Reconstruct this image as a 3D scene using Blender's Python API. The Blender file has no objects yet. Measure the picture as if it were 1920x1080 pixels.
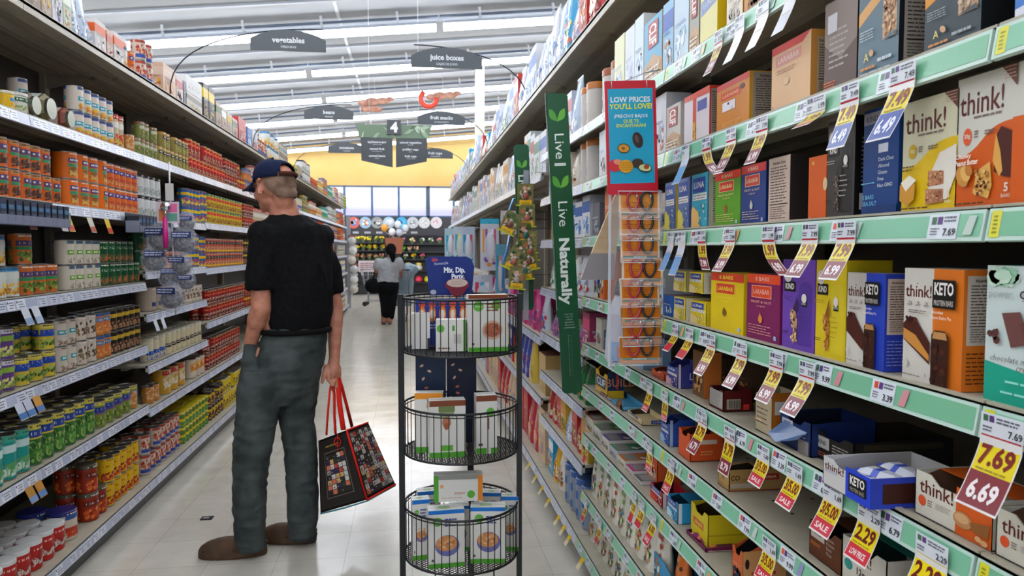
# Supermarket aisle: X to the right, Y down the aisle, Z up, metres. The eye stands at (0, 0, 1.42).
import bpy, bmesh, math, random
from math import sin, cos, pi, radians, sqrt
from mathutils import Vector, Matrix
C = bpy.context.scene.collection
SC = bpy.context.scene
# ------------------------------------------------------------------ camera, world, exposure, lamps
F, EYE, YAW, PITCH = 1363.0, 1.42, radians(8.0), radians(3.066)
cam_d = bpy.data.cameras.new('camera'); cam = bpy.data.objects.new('camera', cam_d); C.objects.link(cam)
cam_d.sensor_width = 36.0; cam_d.lens = F / 1920 * 36.0; cam_d.clip_start = 0.05; cam_d.clip_end = 300
cam.location = (0, 0, EYE); cam.rotation_euler = (pi / 2 - PITCH, 0, -YAW)
cam_d.dof.use_dof = True; cam_d.dof.focus_distance = 1.9; cam_d.dof.aperture_fstop = 10.0
SC.camera = cam
SC.view_settings.view_transform = 'Standard'; SC.view_settings.look = 'None'
SC.view_settings.gamma = 1; SC.view_settings.use_curve_mapping = False
SC.view_settings.exposure = -0.06
LAMP = 20.5          # emission of the ceiling tubes
SKY = 0.75
w = bpy.data.worlds.new('sky'); SC.world = w; w.use_nodes = True
nt = w.node_tree; nt.nodes.clear()
def N(t, k, **kw):
    n = t.nodes.new(k)
    for a, b in kw.items(): setattr(n, a, b)
    return n
wo = N(nt, 'ShaderNodeOutputWorld'); bg = N(nt, 'ShaderNodeBackground'); tc = N(nt, 'ShaderNodeTexCoord')
sp = N(nt, 'ShaderNodeSeparateXYZ'); mp = N(nt, 'ShaderNodeMapping'); nz = N(nt, 'ShaderNodeTexNoise')
mp.inputs['Scale'].default_value = (3, 3, 60); nz.inputs['Scale'].default_value = 1.6; nz.inputs['Detail'].default_value = 4
cr = N(nt, 'ShaderNodeValToRGB'); e = cr.color_ramp.elements
e[0].position = 0.0; e[0].color = (.16, .17, .20, 1); e[1].position = 1.0; e[1].color = (.80, .86, 1, 1)
for p_, c_ in ((0.03, (.36, .36, .62, 1)), (0.0575, (.48, .47, .80, 1)), (0.0605, (.80, .86, 1.0, 1)), (.3, (.85, .90, 1.0, 1))):
    q = e.new(p_); q.color = c_
ad = N(nt, 'ShaderNodeMath', operation='MULTIPLY_ADD'); ad.inputs[1].default_value = .006; 
mx = N(nt, 'ShaderNodeMixRGB', blend_type='MULTIPLY'); mx.inputs[0].default_value = .35
nt.links.new(tc.outputs['Generated'], sp.inputs[0]); nt.links.new(tc.outputs['Generated'], mp.inputs[0])
nt.links.new(mp.outputs[0], nz.inputs[0]); nt.links.new(nz.outputs[0], ad.inputs[0]); nt.links.new(sp.outputs[2], ad.inputs[2])
nt.links.new(ad.outputs[0], cr.inputs[0]); nt.links.new(cr.outputs[0], mx.inputs[1]); nt.links.new(nz.outputs[0], mx.inputs[2])
nt.links.new(mx.outputs[0], bg.inputs[0]); nt.links.new(bg.outputs[0], wo.inputs[0]); bg.inputs[1].default_value = SKY * 2.6  # sky light also fills the aisle through the unbuilt end behind the camera

# ------------------------------------------------------------------ materials
def lin(h):
    h = h.lstrip('#'); v = [int(h[i:i + 2], 16) / 255 for i in (0, 2, 4)]
    return tuple(x / 12.92 if x <= .04045 else ((x + .055) / 1.055) ** 2.4 for x in v)
_M = {}
KIND = dict(card=(.42, 0), tin=(.38, 0), paper=(.6, 0), plastic=(.28, 0), foil=(.22, .0), matte=(.9, 0), cloth=(.95, 0), metal=(.3, .9), paint=(.4, .0), chrome=(.15, 1.0))
def M(hexc, kind='card'):
    k = (hexc, kind)
    if k in _M: return _M[k]
    m = bpy.data.materials.new(kind + '_' + hexc.lstrip('#')); m.use_nodes = True
    b = m.node_tree.nodes['Principled BSDF']; b.inputs['Base Color'].default_value = (*lin(hexc), 1)
    r, mt = KIND[kind]; b.inputs['Roughness'].default_value = r; b.inputs['Metallic'].default_value = mt
    if kind in ('cloth', 'matte'): b.inputs['Specular IOR Level'].default_value = .15
    if kind in ('card', 'paper', 'tin'): b.inputs['Specular IOR Level'].default_value = .3
    m.diffuse_color = (*lin(hexc), 1); _M[k] = m
    return m
def mix_mat(name, c1, c2, scale=5.0, detail=3.0, rough=.5, lo=.35, hi=.65, stretch=(1, 1, 1), bump=0.0, metal=0.0, bscale=None):
    if name in _M: return _M[name]
    m = bpy.data.materials.new(name); m.use_nodes = True; t = m.node_tree; b = t.nodes['Principled BSDF']
    tc = N(t, 'ShaderNodeTexCoord'); mp = N(t, 'ShaderNodeMapping'); mp.inputs['Scale'].default_value = stretch
    nz = N(t, 'ShaderNodeTexNoise'); nz.inputs['Scale'].default_value = scale; nz.inputs['Detail'].default_value = detail
    cr = N(t, 'ShaderNodeValToRGB'); cr.color_ramp.elements[0].position = lo; cr.color_ramp.elements[1].position = hi
    cr.color_ramp.elements[0].color = (*lin(c1), 1); cr.color_ramp.elements[1].color = (*lin(c2), 1)
    t.links.new(tc.outputs['Object'], mp.inputs[0]); t.links.new(mp.outputs[0], nz.inputs[0]); t.links.new(nz.outputs[0], cr.inputs[0])
    t.links.new(cr.outputs[0], b.inputs['Base Color']); b.inputs['Roughness'].default_value = rough; b.inputs['Metallic'].default_value = metal
    if bump:
        bp = N(t, 'ShaderNodeBump'); bp.inputs['Strength'].default_value = bump; bp.inputs['Distance'].default_value = .02
        n2 = nz
        if bscale:
            n2 = N(t, 'ShaderNodeTexNoise'); n2.inputs['Scale'].default_value = bscale; t.links.new(mp.outputs[0], n2.inputs[0])
        t.links.new(n2.outputs[0], bp.inputs['Height']); t.links.new(bp.outputs[0], b.inputs['Normal'])
    if rough > .85: b.inputs['Specular IOR Level'].default_value = .15
    _M[name] = m; return m
def emis(name, hexc, s):
    if name in _M: return _M[name]
    m = bpy.data.materials.new(name); m.use_nodes = True; b = m.node_tree.nodes['Principled BSDF']
    b.inputs['Base Color'].default_value = (*lin(hexc), 1); b.inputs['Emission Color'].default_value = (*lin(hexc), 1)
    b.inputs['Emission Strength'].default_value = s; _M[name] = m; return m
def clear(name, hexc, alpha=.3, rough=.1):
    """thin clear plastic"""
    if name in _M: return _M[name]
    m = bpy.data.materials.new(name); m.use_nodes = True; b = m.node_tree.nodes['Principled BSDF']
    b.inputs['Base Color'].default_value = (*lin(hexc), 1); b.inputs['Alpha'].default_value = alpha; b.inputs['Roughness'].default_value = rough
    _M[name] = m; return m

# ------------------------------------------------------------------ scene bookkeeping
def tag(o, label=None, cat=None, group=None, kind=None):
    if label: o['label'] = label
    if cat: o['category'] = cat
    if group: o['group'] = group
    if kind: o['kind'] = kind
    return o
def empty(name, loc=(0, 0, 0), rz=0.0, label=None, cat=None, group=None):
    o = bpy.data.objects.new(name, None); C.objects.link(o); o.location = loc; o.rotation_euler = (0, 0, rz)
    o.empty_display_size = .05
    return tag(o, label, cat, group)
def copy_tree(o, parent=None):
    c = o.copy(); C.objects.link(c); c.parent = parent
    for ch in o.children: copy_tree(ch, c)
    return c
class MB:
    """collects shapes and links them as one mesh object"""
    def __init__(s): s.v = []; s.f = []; s.m = []; s.mats = []; s.sm = []
    def mi(s, m):
        if m not in s.mats: s.mats.append(m)
        return s.mats.index(m)
    def add(s, vs, fs, m, smooth=False):
        b = len(s.v); s.v += [tuple(v) for v in vs]; i = s.mi(m)
        for f in fs: s.f.append([b + k for k in f]); s.m.append(i); s.sm.append(smooth)
    def box(s, x0, y0, z0, x1, y1, z1, m, T=None):
        vs = [Vector(p) for p in ((x0, y0, z0), (x1, y0, z0), (x1, y1, z0), (x0, y1, z0), (x0, y0, z1), (x1, y0, z1), (x1, y1, z1), (x0, y1, z1))]
        if T: vs = [T @ v for v in vs]
        s.add(vs, [(0, 3, 2, 1), (4, 5, 6, 7), (0, 1, 5, 4), (1, 2, 6, 5), (2, 3, 7, 6), (3, 0, 4, 7)], m)
    def prism(s, pts, z0, z1, m, axis='z', T=None):
        """outline pts (a,b) extruded between z0 and z1 along axis"""
        n = len(pts)
        f = {'z': lambda a, b, c: (a, b, c), 'y': lambda a, b, c: (a, c, b), 'x': lambda a, b, c: (c, a, b)}[axis]
        vs = [Vector(f(a, b, z0)) for a, b in pts] + [Vector(f(a, b, z1)) for a, b in pts]
        if T: vs = [T @ v for v in vs]
        s.add(vs, [tuple(range(n))[::-1], tuple(range(n, 2 * n))] + [(i, (i + 1) % n, n + (i + 1) % n, n + i) for i in range(n)], m)
    def lathe(s, prof, n, mats, T=None, cx=0, cy=0, smooth=True):
        """prof: (r, z) list, mats one or one per segment"""
        if not isinstance(mats, list): mats = [mats] * (len(prof) - 1)
        b = []
        for r, z in prof:
            ring = [Vector((cx + r * cos(2 * pi * k / n), cy + r * sin(2 * pi * k / n), z)) for k in range(n)]
            b.append([T @ p for p in ring] if T else ring)
        for i in range(len(prof) - 1):
            s.add(b[i] + b[i + 1], [(k, (k + 1) % n, n + (k + 1) % n, n + k) for k in range(n)], mats[i], smooth)
        s.add(b[0], [tuple(range(n))[::-1]], mats[0]); s.add(b[-1], [tuple(range(n))], mats[-1])
    def tube(s, pts, r, m, n=8, closed=False, flat=1.0):
        pts = [Vector(p) for p in pts]; L = len(pts); rings = []
        up0 = None
        for i, p in enumerate(pts):
            a = pts[i - 1] if (i > 0 or closed) else p; c = pts[(i + 1) % L] if (i < L - 1 or closed) else p
            d = (c - a).normalized() if (c - a).length > 1e-9 else Vector((0, 0, 1))
            if up0 is None: up0 = Vector((0, 0, 1)) if abs(d.z) < .9 else Vector((1, 0, 0))
            x = d.cross(up0); x = x.normalized() if x.length > 1e-6 else d.orthogonal().normalized()
            y = x.cross(d).normalized(); up0 = y
            rr = r[i] if isinstance(r, (list, tuple)) else r
            rings.append([p + x * rr * cos(2 * pi * k / n) + y * rr * flat * sin(2 * pi * k / n) for k in range(n)])
        vs = [q for g in rings for q in g]; fs = []
        for i in range(L if closed else L - 1):
            j = (i + 1) % L
            fs += [(i * n + k, i * n + (k + 1) % n, j * n + (k + 1) % n, j * n + k) for k in range(n)]
        if not closed: fs += [tuple(range(n))[::-1], tuple(range((L - 1) * n, L * n))]
        s.add(vs, fs, m, True)
    def ball(s, c, r, m, n=12, T=None):
        c = Vector(c); R = r if isinstance(r, (tuple, list)) else (r, r, r); vs = []; fs = []
        h = n // 2
        for i in range(h + 1):
            t = pi * i / h
            for k in range(n):
                p = Vector((R[0] * sin(t) * cos(2 * pi * k / n), R[1] * sin(t) * sin(2 * pi * k / n), R[2] * cos(t)))
                vs.append((T @ p if T else p) + c)
        for i in range(h):
            for k in range(n): fs.append((i * n + k, (i + 1) * n + k, (i + 1) * n + (k + 1) % n, i * n + (k + 1) % n))
        s.add(vs, fs, m, True)
    def build(s, name, parent=None, loc=None, rz=0.0, bevel=0.0):
        me = bpy.data.meshes.new(name); me.from_pydata(s.v, [], s.f)
        for m in s.mats: me.materials.append(m)
        me.polygons.foreach_set('material_index', s.m); me.polygons.foreach_set('use_smooth', s.sm); me.update()
        o = bpy.data.objects.new(name, me); C.objects.link(o)
        if parent: o.parent = parent
        if loc: o.location = loc
        if rz: o.rotation_euler = (0, 0, rz)
        return o
def struct(name, mb, parent=None):
    o = mb.build(name, parent); o['kind'] = 'structure'; return o

# ------------------------------------------------------------------ printed artwork on faces
_G = {}
def glyphs(st, bold):
    k = (st, bold)
    if k in _G: return _G[k]
    cu = bpy.data.curves.new('t', 'FONT'); cu.body = st; cu.size = 1; cu.offset = bold; cu.resolution_u = 2 if len(st) < 14 else 1
    o = bpy.data.objects.new('t', cu); C.objects.link(o)
    dg = bpy.context.evaluated_depsgraph_get(); dg.update(); me = bpy.data.meshes.new_from_object(o.evaluated_get(dg))
    vs = [tuple(v.co) for v in me.vertices]; fs = [tuple(p.vertices) for p in me.polygons]
    bpy.data.objects.remove(o); bpy.data.meshes.remove(me); bpy.data.curves.remove(cu)
    if not vs: vs = [(0, 0, 0)]
    x0 = min(v[0] for v in vs); x1 = max(v[0] for v in vs)
    _G[k] = ([(v[0] - x0, v[1]) for v in vs], fs, x1 - x0); return _G[k]
class Art:
    """flat printing: draws in (u, v) of one face, later calls lie on top"""
    def __init__(s, mb, f, kind='card', step=.00022): s.mb = mb; s.fn = f; s.L = 1; s.kind = kind; s.st = step; s.cur = False
    def m(s, c): return M(c, s.kind) if isinstance(c, str) else c
    def put(s, pts, fs, c):
        s.mb.add([s.fn(u, v, s.L * s.st) for u, v in pts], fs, s.m(c)); s.L += 1
    def rect(s, u0, v0, u1, v1, c, skew=0.0, n=1):
        if s.cur: n = max(n, int(abs(u1 - u0) / s.cur) + 1)
        pts = []
        for i in range(n + 1):
            u = u0 + (u1 - u0) * i / n; pts += [(u, v0 + skew * i / n), (u, v1 + skew * i / n)]
        s.put(pts, [(2 * i, 2 * i + 2, 2 * i + 3, 2 * i + 1) for i in range(n)], c)
    def poly(s, pts, c): s.put(pts, [tuple(range(len(pts)))], c)
    def oval(s, u, v, a, b, c, n=20, rot=0.0):
        cr_, sr = cos(rot), sin(rot); P = [(u, v)]
        for k in range(n):
            x = a * cos(2 * pi * k / n); y = b * sin(2 * pi * k / n); P.append((u + x * cr_ - y * sr, v + x * sr + y * cr_))
        s.put(P, [(0, 1 + k, 1 + (k + 1) % n) for k in range(n)], c)
    def text(s, st, u, v, h, c, w=None, bold=.0, rot=0.0, al='c', maxw=None, slant=0.0):
        vs, fs, W = glyphs(st, bold); k = h / .70; kx = k
        if w: kx = w / max(W, 1e-6)
        if maxw and W * kx > maxw: kx = maxw / W
        ox = {'c': -W * kx / 2, 'l': 0, 'r': -W * kx}[al]; cr_, sr = cos(rot), sin(rot)
        P = []
        for x, y in vs:
            a = x * kx + ox + slant * y * k; b = y * k - h / 2; P.append((u + a * cr_ - b * sr, v + a * sr + b * cr_))
        s.put(P, fs, c)
    def lines(s, u0, v0, u1, v1, c, n, fill=.5, seed=1, ragged=True):
        r = random.Random(seed); dv = (v1 - v0) / n; pts = []; fs = []
        for i in range(n):
            y = v1 - dv * (i + .5); x = u0; end = u1 - (r.random() * .3 * (u1 - u0) if ragged else 0)
            while x < end:
                wd = min((u1 - u0) * (.08 + .22 * r.random()), end - x); b = len(pts); h = dv * fill / 2
                pts += [(x, y - h), (x + wd, y - h), (x + wd, y + h), (x, y + h)]; fs.append((b, b + 1, b + 2, b + 3)); x += wd + (u1 - u0) * .035
        s.put(pts, fs, c)
    def blobs(s, u0, v0, u1, v1, cols, n, r, seed=3, ar=1.0):
        rd = random.Random(seed)
        lay = {}
        for i in range(n):
            c = cols[i % len(cols)]; a = r * (.6 + .7 * rd.random()); u = u0 + a + (u1 - u0 - 2 * a) * rd.random(); v = v0 + a + (v1 - v0 - 2 * a) * rd.random(); ro = rd.random() * 3
            lay.setdefault((c, i * 3 // n), []).append((u, v, a, a * ar * (.5 + .5 * rd.random()), ro))
        for (c, _), L in sorted(lay.items(), key=lambda q: q[0][1]):
            P = []; fs = []
            for u, v, a, b, ro in L:
                bb = len(P)
                for k in range(7):
                    t = 2 * pi * k / 7; x = a * cos(t); y = b * sin(t); P.append((u + x * cos(ro) - y * sin(ro), v + x * sin(ro) + y * cos(ro)))
                fs.append(tuple(range(bb, bb + 7)))
            s.put(P, fs, c)
    def grid(s, u0, v0, u1, v1, cols, nx, ny, seed=1, gap=.1):
        rd = random.Random(seed); du = (u1 - u0) / nx; dv = (v1 - v0) / ny; by = {}
        for i in range(nx):
            for j in range(ny): by.setdefault(rd.choice(cols), []).append((i, j))
        L = s.L
        for c, cells in by.items():
            P = []; fs = []
            for i, j in cells:
                b = len(P); a0 = u0 + du * (i + gap / 2); a1 = a0 + du * (1 - gap); b0 = v0 + dv * (j + gap / 2); b1 = b0 + dv * (1 - gap)
                P += [(a0, b0), (a1, b0), (a1, b1), (a0, b1)]; fs.append((b, b + 1, b + 2, b + 3))
            s.L = L; s.put(P, fs, c)
    def nutri(s, u0, v0, u1, v1, bgc='#c9beb0', seed=1):
        s.rect(u0, v0, u1, v1, bgc); w = u1 - u0; h = v1 - v0
        s.text('Nutrition Facts', (u0 + u1) / 2, v1 - h * .07, h * .045, '#2a2422', maxw=w * .86, bold=.02)
        s.lines(u0 + .08 * w, v0 + h * .3, u1 - .08 * w, v1 - h * .12, '#4a423d', 13, .32, seed)
        s.rect(u0 + .06 * w, v0 + h * .27, u1 - .06 * w, v0 + h * .285, '#2a2422')
        s.lines(u0 + .08 * w, v0 + h * .04, u1 - .08 * w, v0 + h * .25, '#5a524c', 6, .3, seed + 1)
def flat_map(o, U, V, n):
    o = Vector(o); U = Vector(U); V = Vector(V); n = Vector(n)
    return lambda u, v, l: o + U * u + V * v + n * l
def cyl_map(r, a0=-pi / 2, cx=0, cy=0, taper=0.0, h=1.0):
    def f(u, v, l):
        R = r * (1 - taper * (1 - v / h)) + l; a = a0 + u / r
        return Vector((cx + R * cos(a), cy + R * sin(a), v))
    return f

# ------------------------------------------------------------------ picture measurements to places in the room
def ray(px, py):
    a = (px - 960) / F; b = (540 - py) / F
    f = cos(PITCH) + b * sin(PITCH); u = -sin(PITCH) + b * cos(PITCH); c, s = cos(YAW), sin(YAW)
    return (a * c + f * s, -a * s + f * c, u)
def on_x(px, py, x): d = ray(px, py); t = x / d[0]; return (d[1] * t, EYE + d[2] * t)      # -> (Y, Z) on the plane X = x
def on_y(px, py, y): d = ray(px, py); t = y / d[1]; return (d[0] * t, EYE + d[2] * t)      # -> (X, Z) on the plane Y = y
def P3(px, py, y): X, Z = on_y(px, py, y); return Vector((X, y, Z))
XR, XL = .763, -1.462                                                                       # shelf lips, right and left
# ------------------------------------------------------------------ the room
CS = .10                                                        # the roof rises to the right
def ceil_z(x): return 5.17 + CS * x
def floor_mat():
    m = bpy.data.materials.new('polished_vinyl_tile'); m.use_nodes = True; t = m.node_tree; b = t.nodes['Principled BSDF']
    tc = N(t, 'ShaderNodeTexCoord'); br = N(t, 'ShaderNodeTexBrick'); br.offset = 0
    for k, v in (('Scale', 1.0), ('Mortar Size', .0012), ('Brick Width', .305), ('Row Height', .305), ('Mortar Smooth', .3)): br.inputs[k].default_value = v
    br.inputs['Color1'].default_value = (*lin('#cbc5b7'), 1); br.inputs['Color2'].default_value = (*lin('#d1cbbe'), 1); br.inputs['Mortar'].default_value = (*lin('#a39d90'), 1)
    nz = N(t, 'ShaderNodeTexNoise'); nz.inputs['Scale'].default_value = 9; nz.inputs['Detail'].default_value = 8
    mx = N(t, 'ShaderNodeMixRGB', blend_type='MULTIPLY'); mx.inputs[0].default_value = .25
    wv = N(t, 'ShaderNodeTexNoise'); wv.inputs['Scale'].default_value = 2.2; wv.inputs['Detail'].default_value = 1.5
    mp = N(t, 'ShaderNodeMapping'); mp.inputs['Scale'].default_value = (1.0, 1.6, 1)
    bp = N(t, 'ShaderNodeBump'); bp.inputs['Strength'].default_value = .16; bp.inputs['Distance'].default_value = .03
    L = t.links.new
    L(tc.outputs['Object'], br.inputs[0]); L(tc.outputs['Object'], nz.inputs[0]); L(br.outputs[0], mx.inputs[1]); L(nz.outputs[0], mx.inputs[2])
    L(mx.outputs[0], b.inputs['Base Color']); L(tc.outputs['Object'], mp.inputs[0]); L(mp.outputs[0], wv.inputs[0]); L(wv.outputs[0], bp.inputs['Height']); L(bp.outputs[0], b.inputs['Normal'])
    b.inputs['Roughness'].default_value = .17; b.inputs['Specular IOR Level'].default_value = .7
    return m
mb = MB(); mb.box(-16, -6, -.1, 14, 32, 0, floor_mat()); struct('floor', mb)
roof = mix_mat('painted_roof_panel', '#a0a4a9', '#aeb2b7', scale=.6, stretch=(.3, 2, 1), rough=.6)
mb = MB()
for k in range(31):                                             # roof panels with raised seams across the aisle
    y0 = -6 + k * 1.22
    mb.prism([(-16, ceil_z(-16)), (14, ceil_z(14)), (14, ceil_z(14) + .05), (-16, ceil_z(-16) + .05)], y0, y0 + 1.215, roof, 'y')
    mb.prism([(-16, ceil_z(-16) - .03), (14, ceil_z(14) - .03), (14, ceil_z(14) + .02), (-16, ceil_z(-16) + .02)], y0 - .03, y0 + .03, M('#a2a9b3', 'paint'), 'y')
for x in (-9, -5.2, -1.1, 3.4, 7.8): mb.prism([(x, ceil_z(x) - .012), (x + .05, ceil_z(x) - .012), (x + .05, ceil_z(x) + .01), (x, ceil_z(x) + .01)], -6, 30, M('#cfd2d6', 'paint'), 'y')
struct('ceiling', mb)
# far wall: yellow above, band of windows, dark below
YB = 25.0
yel = mix_mat('yellow_wall_paint', '#c9a560', '#d3b270', scale=.7, rough=.75)
mb = MB()
mb.prism([(-16, 3.55), (14, 3.55), (14, 6.7), (-16, 3.8)], YB, YB + .2, yel, 'y')
mb.box(-16, YB, 0, 14, YB + .2, 2.50, M('#35353b', 'paint'))
mb.box(-16, YB, 2.5, -4.4, YB + .2, 3.55, yel); mb.box(4.4, YB, 2.5, 14, YB + .2, 3.55, yel)
struct('wall_back', mb)
mb = MB(); mb.box(-16.2, -6, 0, -16, 30, 5, yel); struct('wall_left', mb)
mb = MB(); mb.box(14, -6, 0, 14.2, 30, 7, yel); struct('wall_right', mb)
fr = M('#3d5c86', 'paint'); gl = clear('window_glass', '#ffffff', .06, .02)
edges = [-4.4, -3.4, -2.16, -1.25, -.36, .59, 1.5, 2.5, 3.5, 4.4]
for i in range(9):
    o = empty('window_%d' % (i + 1)); o['kind'] = 'structure'
    a, b = edges[i], edges[i + 1]; m2 = MB(); f = fr if i != 5 else M('#3b4658', 'paint'); t = .04 if i != 5 else .1
    m2.box(a, YB - .03, 2.5, a + t, YB + .1, 3.55, f); m2.box(a, YB - .03, 2.5, b, YB + .1, 2.55, fr); m2.box(a, YB - .03, 3.50, b, YB + .1, 3.55, M('#4f5a6e', 'paint')); m2.box(b - .03, YB - .02, 2.5, b, YB + .1, 3.55, fr)
    m2.build('window_frame', o); m3 = MB(); m3.box(a + t, YB + .04, 2.55, b - .03, YB + .05, 3.5, gl); m3.build('glass_pane', o)

# ceiling lamps: long tube fixtures hung on a conduit
tube_m = emis('lamp_tube', '#f4f8ff', LAMP)
def lamp_row(y, cuts, dark=False):
    for a, b in zip(cuts[:-1], cuts[1:]):
        a += .05; b -= .05; xm = (a + b) / 2
        o = empty('ceiling_light', (xm, y, 4.89 + CS * xm), 0, None, 'ceiling light', 'long white tube lights hung in rows below the roof')
        d = b - a; T = Matrix.Rotation(-math.atan(CS), 4, 'Y')
        m1 = MB(); m1.box(-d / 2, -.07, -.045, d / 2, .07, .035, tube_m, T); m1.build('tube', o)
        m2 = MB(); m2.box(-d / 2, -.085, .035, d / 2, .085, .075, M('#b8c2d2', 'paint'), T); m2.build('housing', o)
        m3 = MB(); m3.tube([T @ Vector((-d / 2 - .05, 0, .17)), T @ Vector((d / 2 + .05, 0, .17))], .022, M('#6e7c92', 'paint'), 6); m3.build('conduit', o)
        for k in range(4):
            m4 = MB(); x = -d / 2 + d * (k + .5) / 4; m4.box(x - .02, -.02, .07, x + .02, .02, .30, M('#dfe3ea', 'paint'), T); m4.build('hanger', o)
        o['label'] = 'white tube light, %s row, %s of the aisle' % (ORD[y], 'far left' if xm < -4 else 'left' if xm < -.5 else 'over the right' if xm < 3.2 else 'far right')
ys = [11.8 + 2.44 * k for k in range(-6, 6)]
names = ['row behind the viewer', 'row over the viewer', 'first overhead', 'second overhead', 'third overhead', 'fourth overhead', 'nearest visible', 'second visible', 'third visible', 'fourth visible', 'fifth visible', 'farthest visible']
ORD = dict(zip(ys, names))
for k, y in enumerate(ys): lamp_row(y, [-9.1, -4.3, .5, 5.4, 9.8] if k % 2 == 0 and k < 8 else [-11.6, -6.7, -1.85, 3.0, 7.9])
# a pillar that rises from the next aisle
mb = MB(); mb.box(-.09, -.09, 0, .09, .09, 5.25, M('#cfc9ba', 'paint')); mb.box(-.11, -.11, 0, .11, .11, .2, M('#9b968a', 'paint'))
tag(mb.build('pillar', loc=(1.42, 14.8, 0)), 'slim beige steel pillar rising behind the right shelving to the roof', 'pillar')

# ------------------------------------------------------------------ shelving
almond = mix_mat('almond_steel', '#a39c8a', '#aea794', scale=14, rough=.42)
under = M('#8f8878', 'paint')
BZ = .13
def rail(mbk, sgn, x, y0, y1, z, style, seed):
    """plastic price channel with paper inserts; sgn = -1 right shelving (faces -X), +1 left shelving"""
    rd = random.Random(seed); L = y1 - y0; h = .038
    clearm = M('#b9d3c6' if style == 'green' else '#c2c8d8', 'plastic')
    mbk.prism([(x, z), (x + sgn * .004, z + .002), (x + sgn * .011, z - h - .002), (x + sgn * .004, z - h - .004), (x + sgn * .001, z - h)], y0, y1, clearm, 'y')
    n = Vector((sgn, 0, .18)).normalized(); V = Vector((sgn * .007, 0, -h)) / h
    U = Vector((0, -sgn * -1, 0)) if sgn > 0 else Vector((0, -1, 0))
    yo = y0 if sgn > 0 else y1
    a = Art(mbk, lambda u, v, l: Vector((x + sgn * .0045 + sgn * .0065 * (1 - v / h), yo + U.y * u, z - h + v)) + n * l, 'plastic')
    if style == 'green':
        a.rect(.004, .004, L - .004, h - .003, rd.choice(['#7cba98', '#86c4a2', '#74b28e']))
        a.rect(.006, .002, .022, h - .001, '#d6d02f'); a.lines(.010, .006, .018, h - .006, '#8a8a20', 5, .5, seed)
        u = .05 + rd.random() * .05
        while u < L - .08:
            w = .058; a.L = 4
            a.rect(u, .001, u + w, h - .001, '#d3d9e0'); c = rd.random()
            a.rect(u + .006, h - .016, u + .016, h - .005, '#3d6b4e' if c < .5 else '#d5523b'); a.rect(u + .018, h - .016, u + .028, h - .005, '#5a3a78')
            a.lines(u + .031, h - .014, u + w - .003, h - .004, '#5d6270', 2, .5, seed + int(u * 99)); a.lines(u + .006, .006, u + .024, .018, '#555b68', 3, .4, seed)
            a.text(rd.choice(['7.99', '8.99', '9.99', '6.79', '3.39', '7.69']), u + w - .014, .011, .010, '#23262c', bold=.02)
            u += w
            if rd.random() < .5: a.poly([(u + .012, .006), (u + .028, .006), (u + .034, h - .006), (u + .02, h - .006)], rd.choice(['#c98a92', '#8d8fb5', '#d8a36a', '#b7c6bd']))
            u += .07 + rd.random() * .13
    elif style == 'white':
        a.rect(.003, .003, L - .003, h - .003, rd.choice(['#aeb3c6', '#b6bbcc', '#a9afc4'])); u = .02
        while u < L - .07:
            w = .05 + rd.random() * .02; a.L = 3; a.rect(u, .001, u + w, h - .001, rd.choice(['#d6d9e4', '#ccd1de', '#dfe1ea']))
            if L < 2:
                a.rect(u + .004, h - .014, u + .012, h - .005, rd.choice(['#44505f', '#6b5a7c', '#8b8f9d'])); a.lines(u + .016, .005, u + w - .004, h - .005, '#5b6273', 3, .4, seed + int(u * 99))
            u += w + rd.choice([.002, .01, .03, .07])
def shelf_unit(side, y0, y1, decks, style, seed, label, uprights=True, far=False):
    sgn = -1 if side == 'R' else 1; x = XR if side == 'R' else XL
    back = x - sgn * .50
    root = empty('shelving_unit', (0, 0, 0), 0, label, 'shelving', 'steel shelving sections along the %s side' % ('right' if side == 'R' else 'left'))
    def bx(m, xa, ya, za, xb, yb, zb, mat): m.box(min(xa, xb), ya, za, max(xa, xb), yb, zb, mat)
    mb = MB(); bx(mb, back, y0, 0, back - sgn * .03, y1, 2.40, M('#464137', 'paint'))
    if not far:
        for k in range(int((y1 - y0) / .0254 / 2)):
            pass
    mb.build('back_panel', root)
    mb = MB()
    for yy in (y0 + .012, y1 - .012): bx(mb, back, yy - .012, .02, back + sgn * .03, yy + .012, 2.40, almond)
    mb.build('upright', root)
    mb = MB(); bx(mb, x + sgn * .02 - sgn * .03, y0, 0, back, y1, .085, M('#2c2c2b', 'paint')); mb.build('kick_plate', root)
    for i, dz in enumerate(decks):
        top = dz > 2.3; base = dz < .2; xf = x + (sgn * .025 if base else 0)
        m = MB(); bx(m, xf, y0 + .002, dz - .012, back, y1 - .002, dz, almond)
        bx(m, xf, y0 + .002, dz - .036, xf - sgn * .010, y1 - .002, dz + .004, almond)
        if not base:
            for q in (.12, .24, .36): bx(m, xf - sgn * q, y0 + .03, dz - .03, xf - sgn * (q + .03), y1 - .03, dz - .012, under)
            for yy in (y0 + .006, y1 - .010):
                pts = [(back, dz - .10), (back, dz - .012), (xf - sgn * .26, dz - .012), (xf - sgn * .26, dz - .03)]
                m.prism(pts, yy, yy + .004, almond, 'y')
        if side == 'R' and .1 < dz < 1.3 and not far:                 # punched holes in the deck
            for k in range(14):
                for q in (.10, .20):
                    yy = y0 + .06 + k * (y1 - y0 - .12) / 13; xx = xf - sgn * q
                    m.box(xx - .004, yy - .004, dz, xx + .004, yy + .004, dz + .0003, M('#3a362f', 'matte'))
        s = m.build('shelf', root)
        if not top:
            m = MB(); rail(m, sgn, xf + sgn * .001, y0 + .003, y1 - .003, dz - .004, style if not far else 'plain', seed * 31 + i); m.build('price_rail', s)
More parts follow.
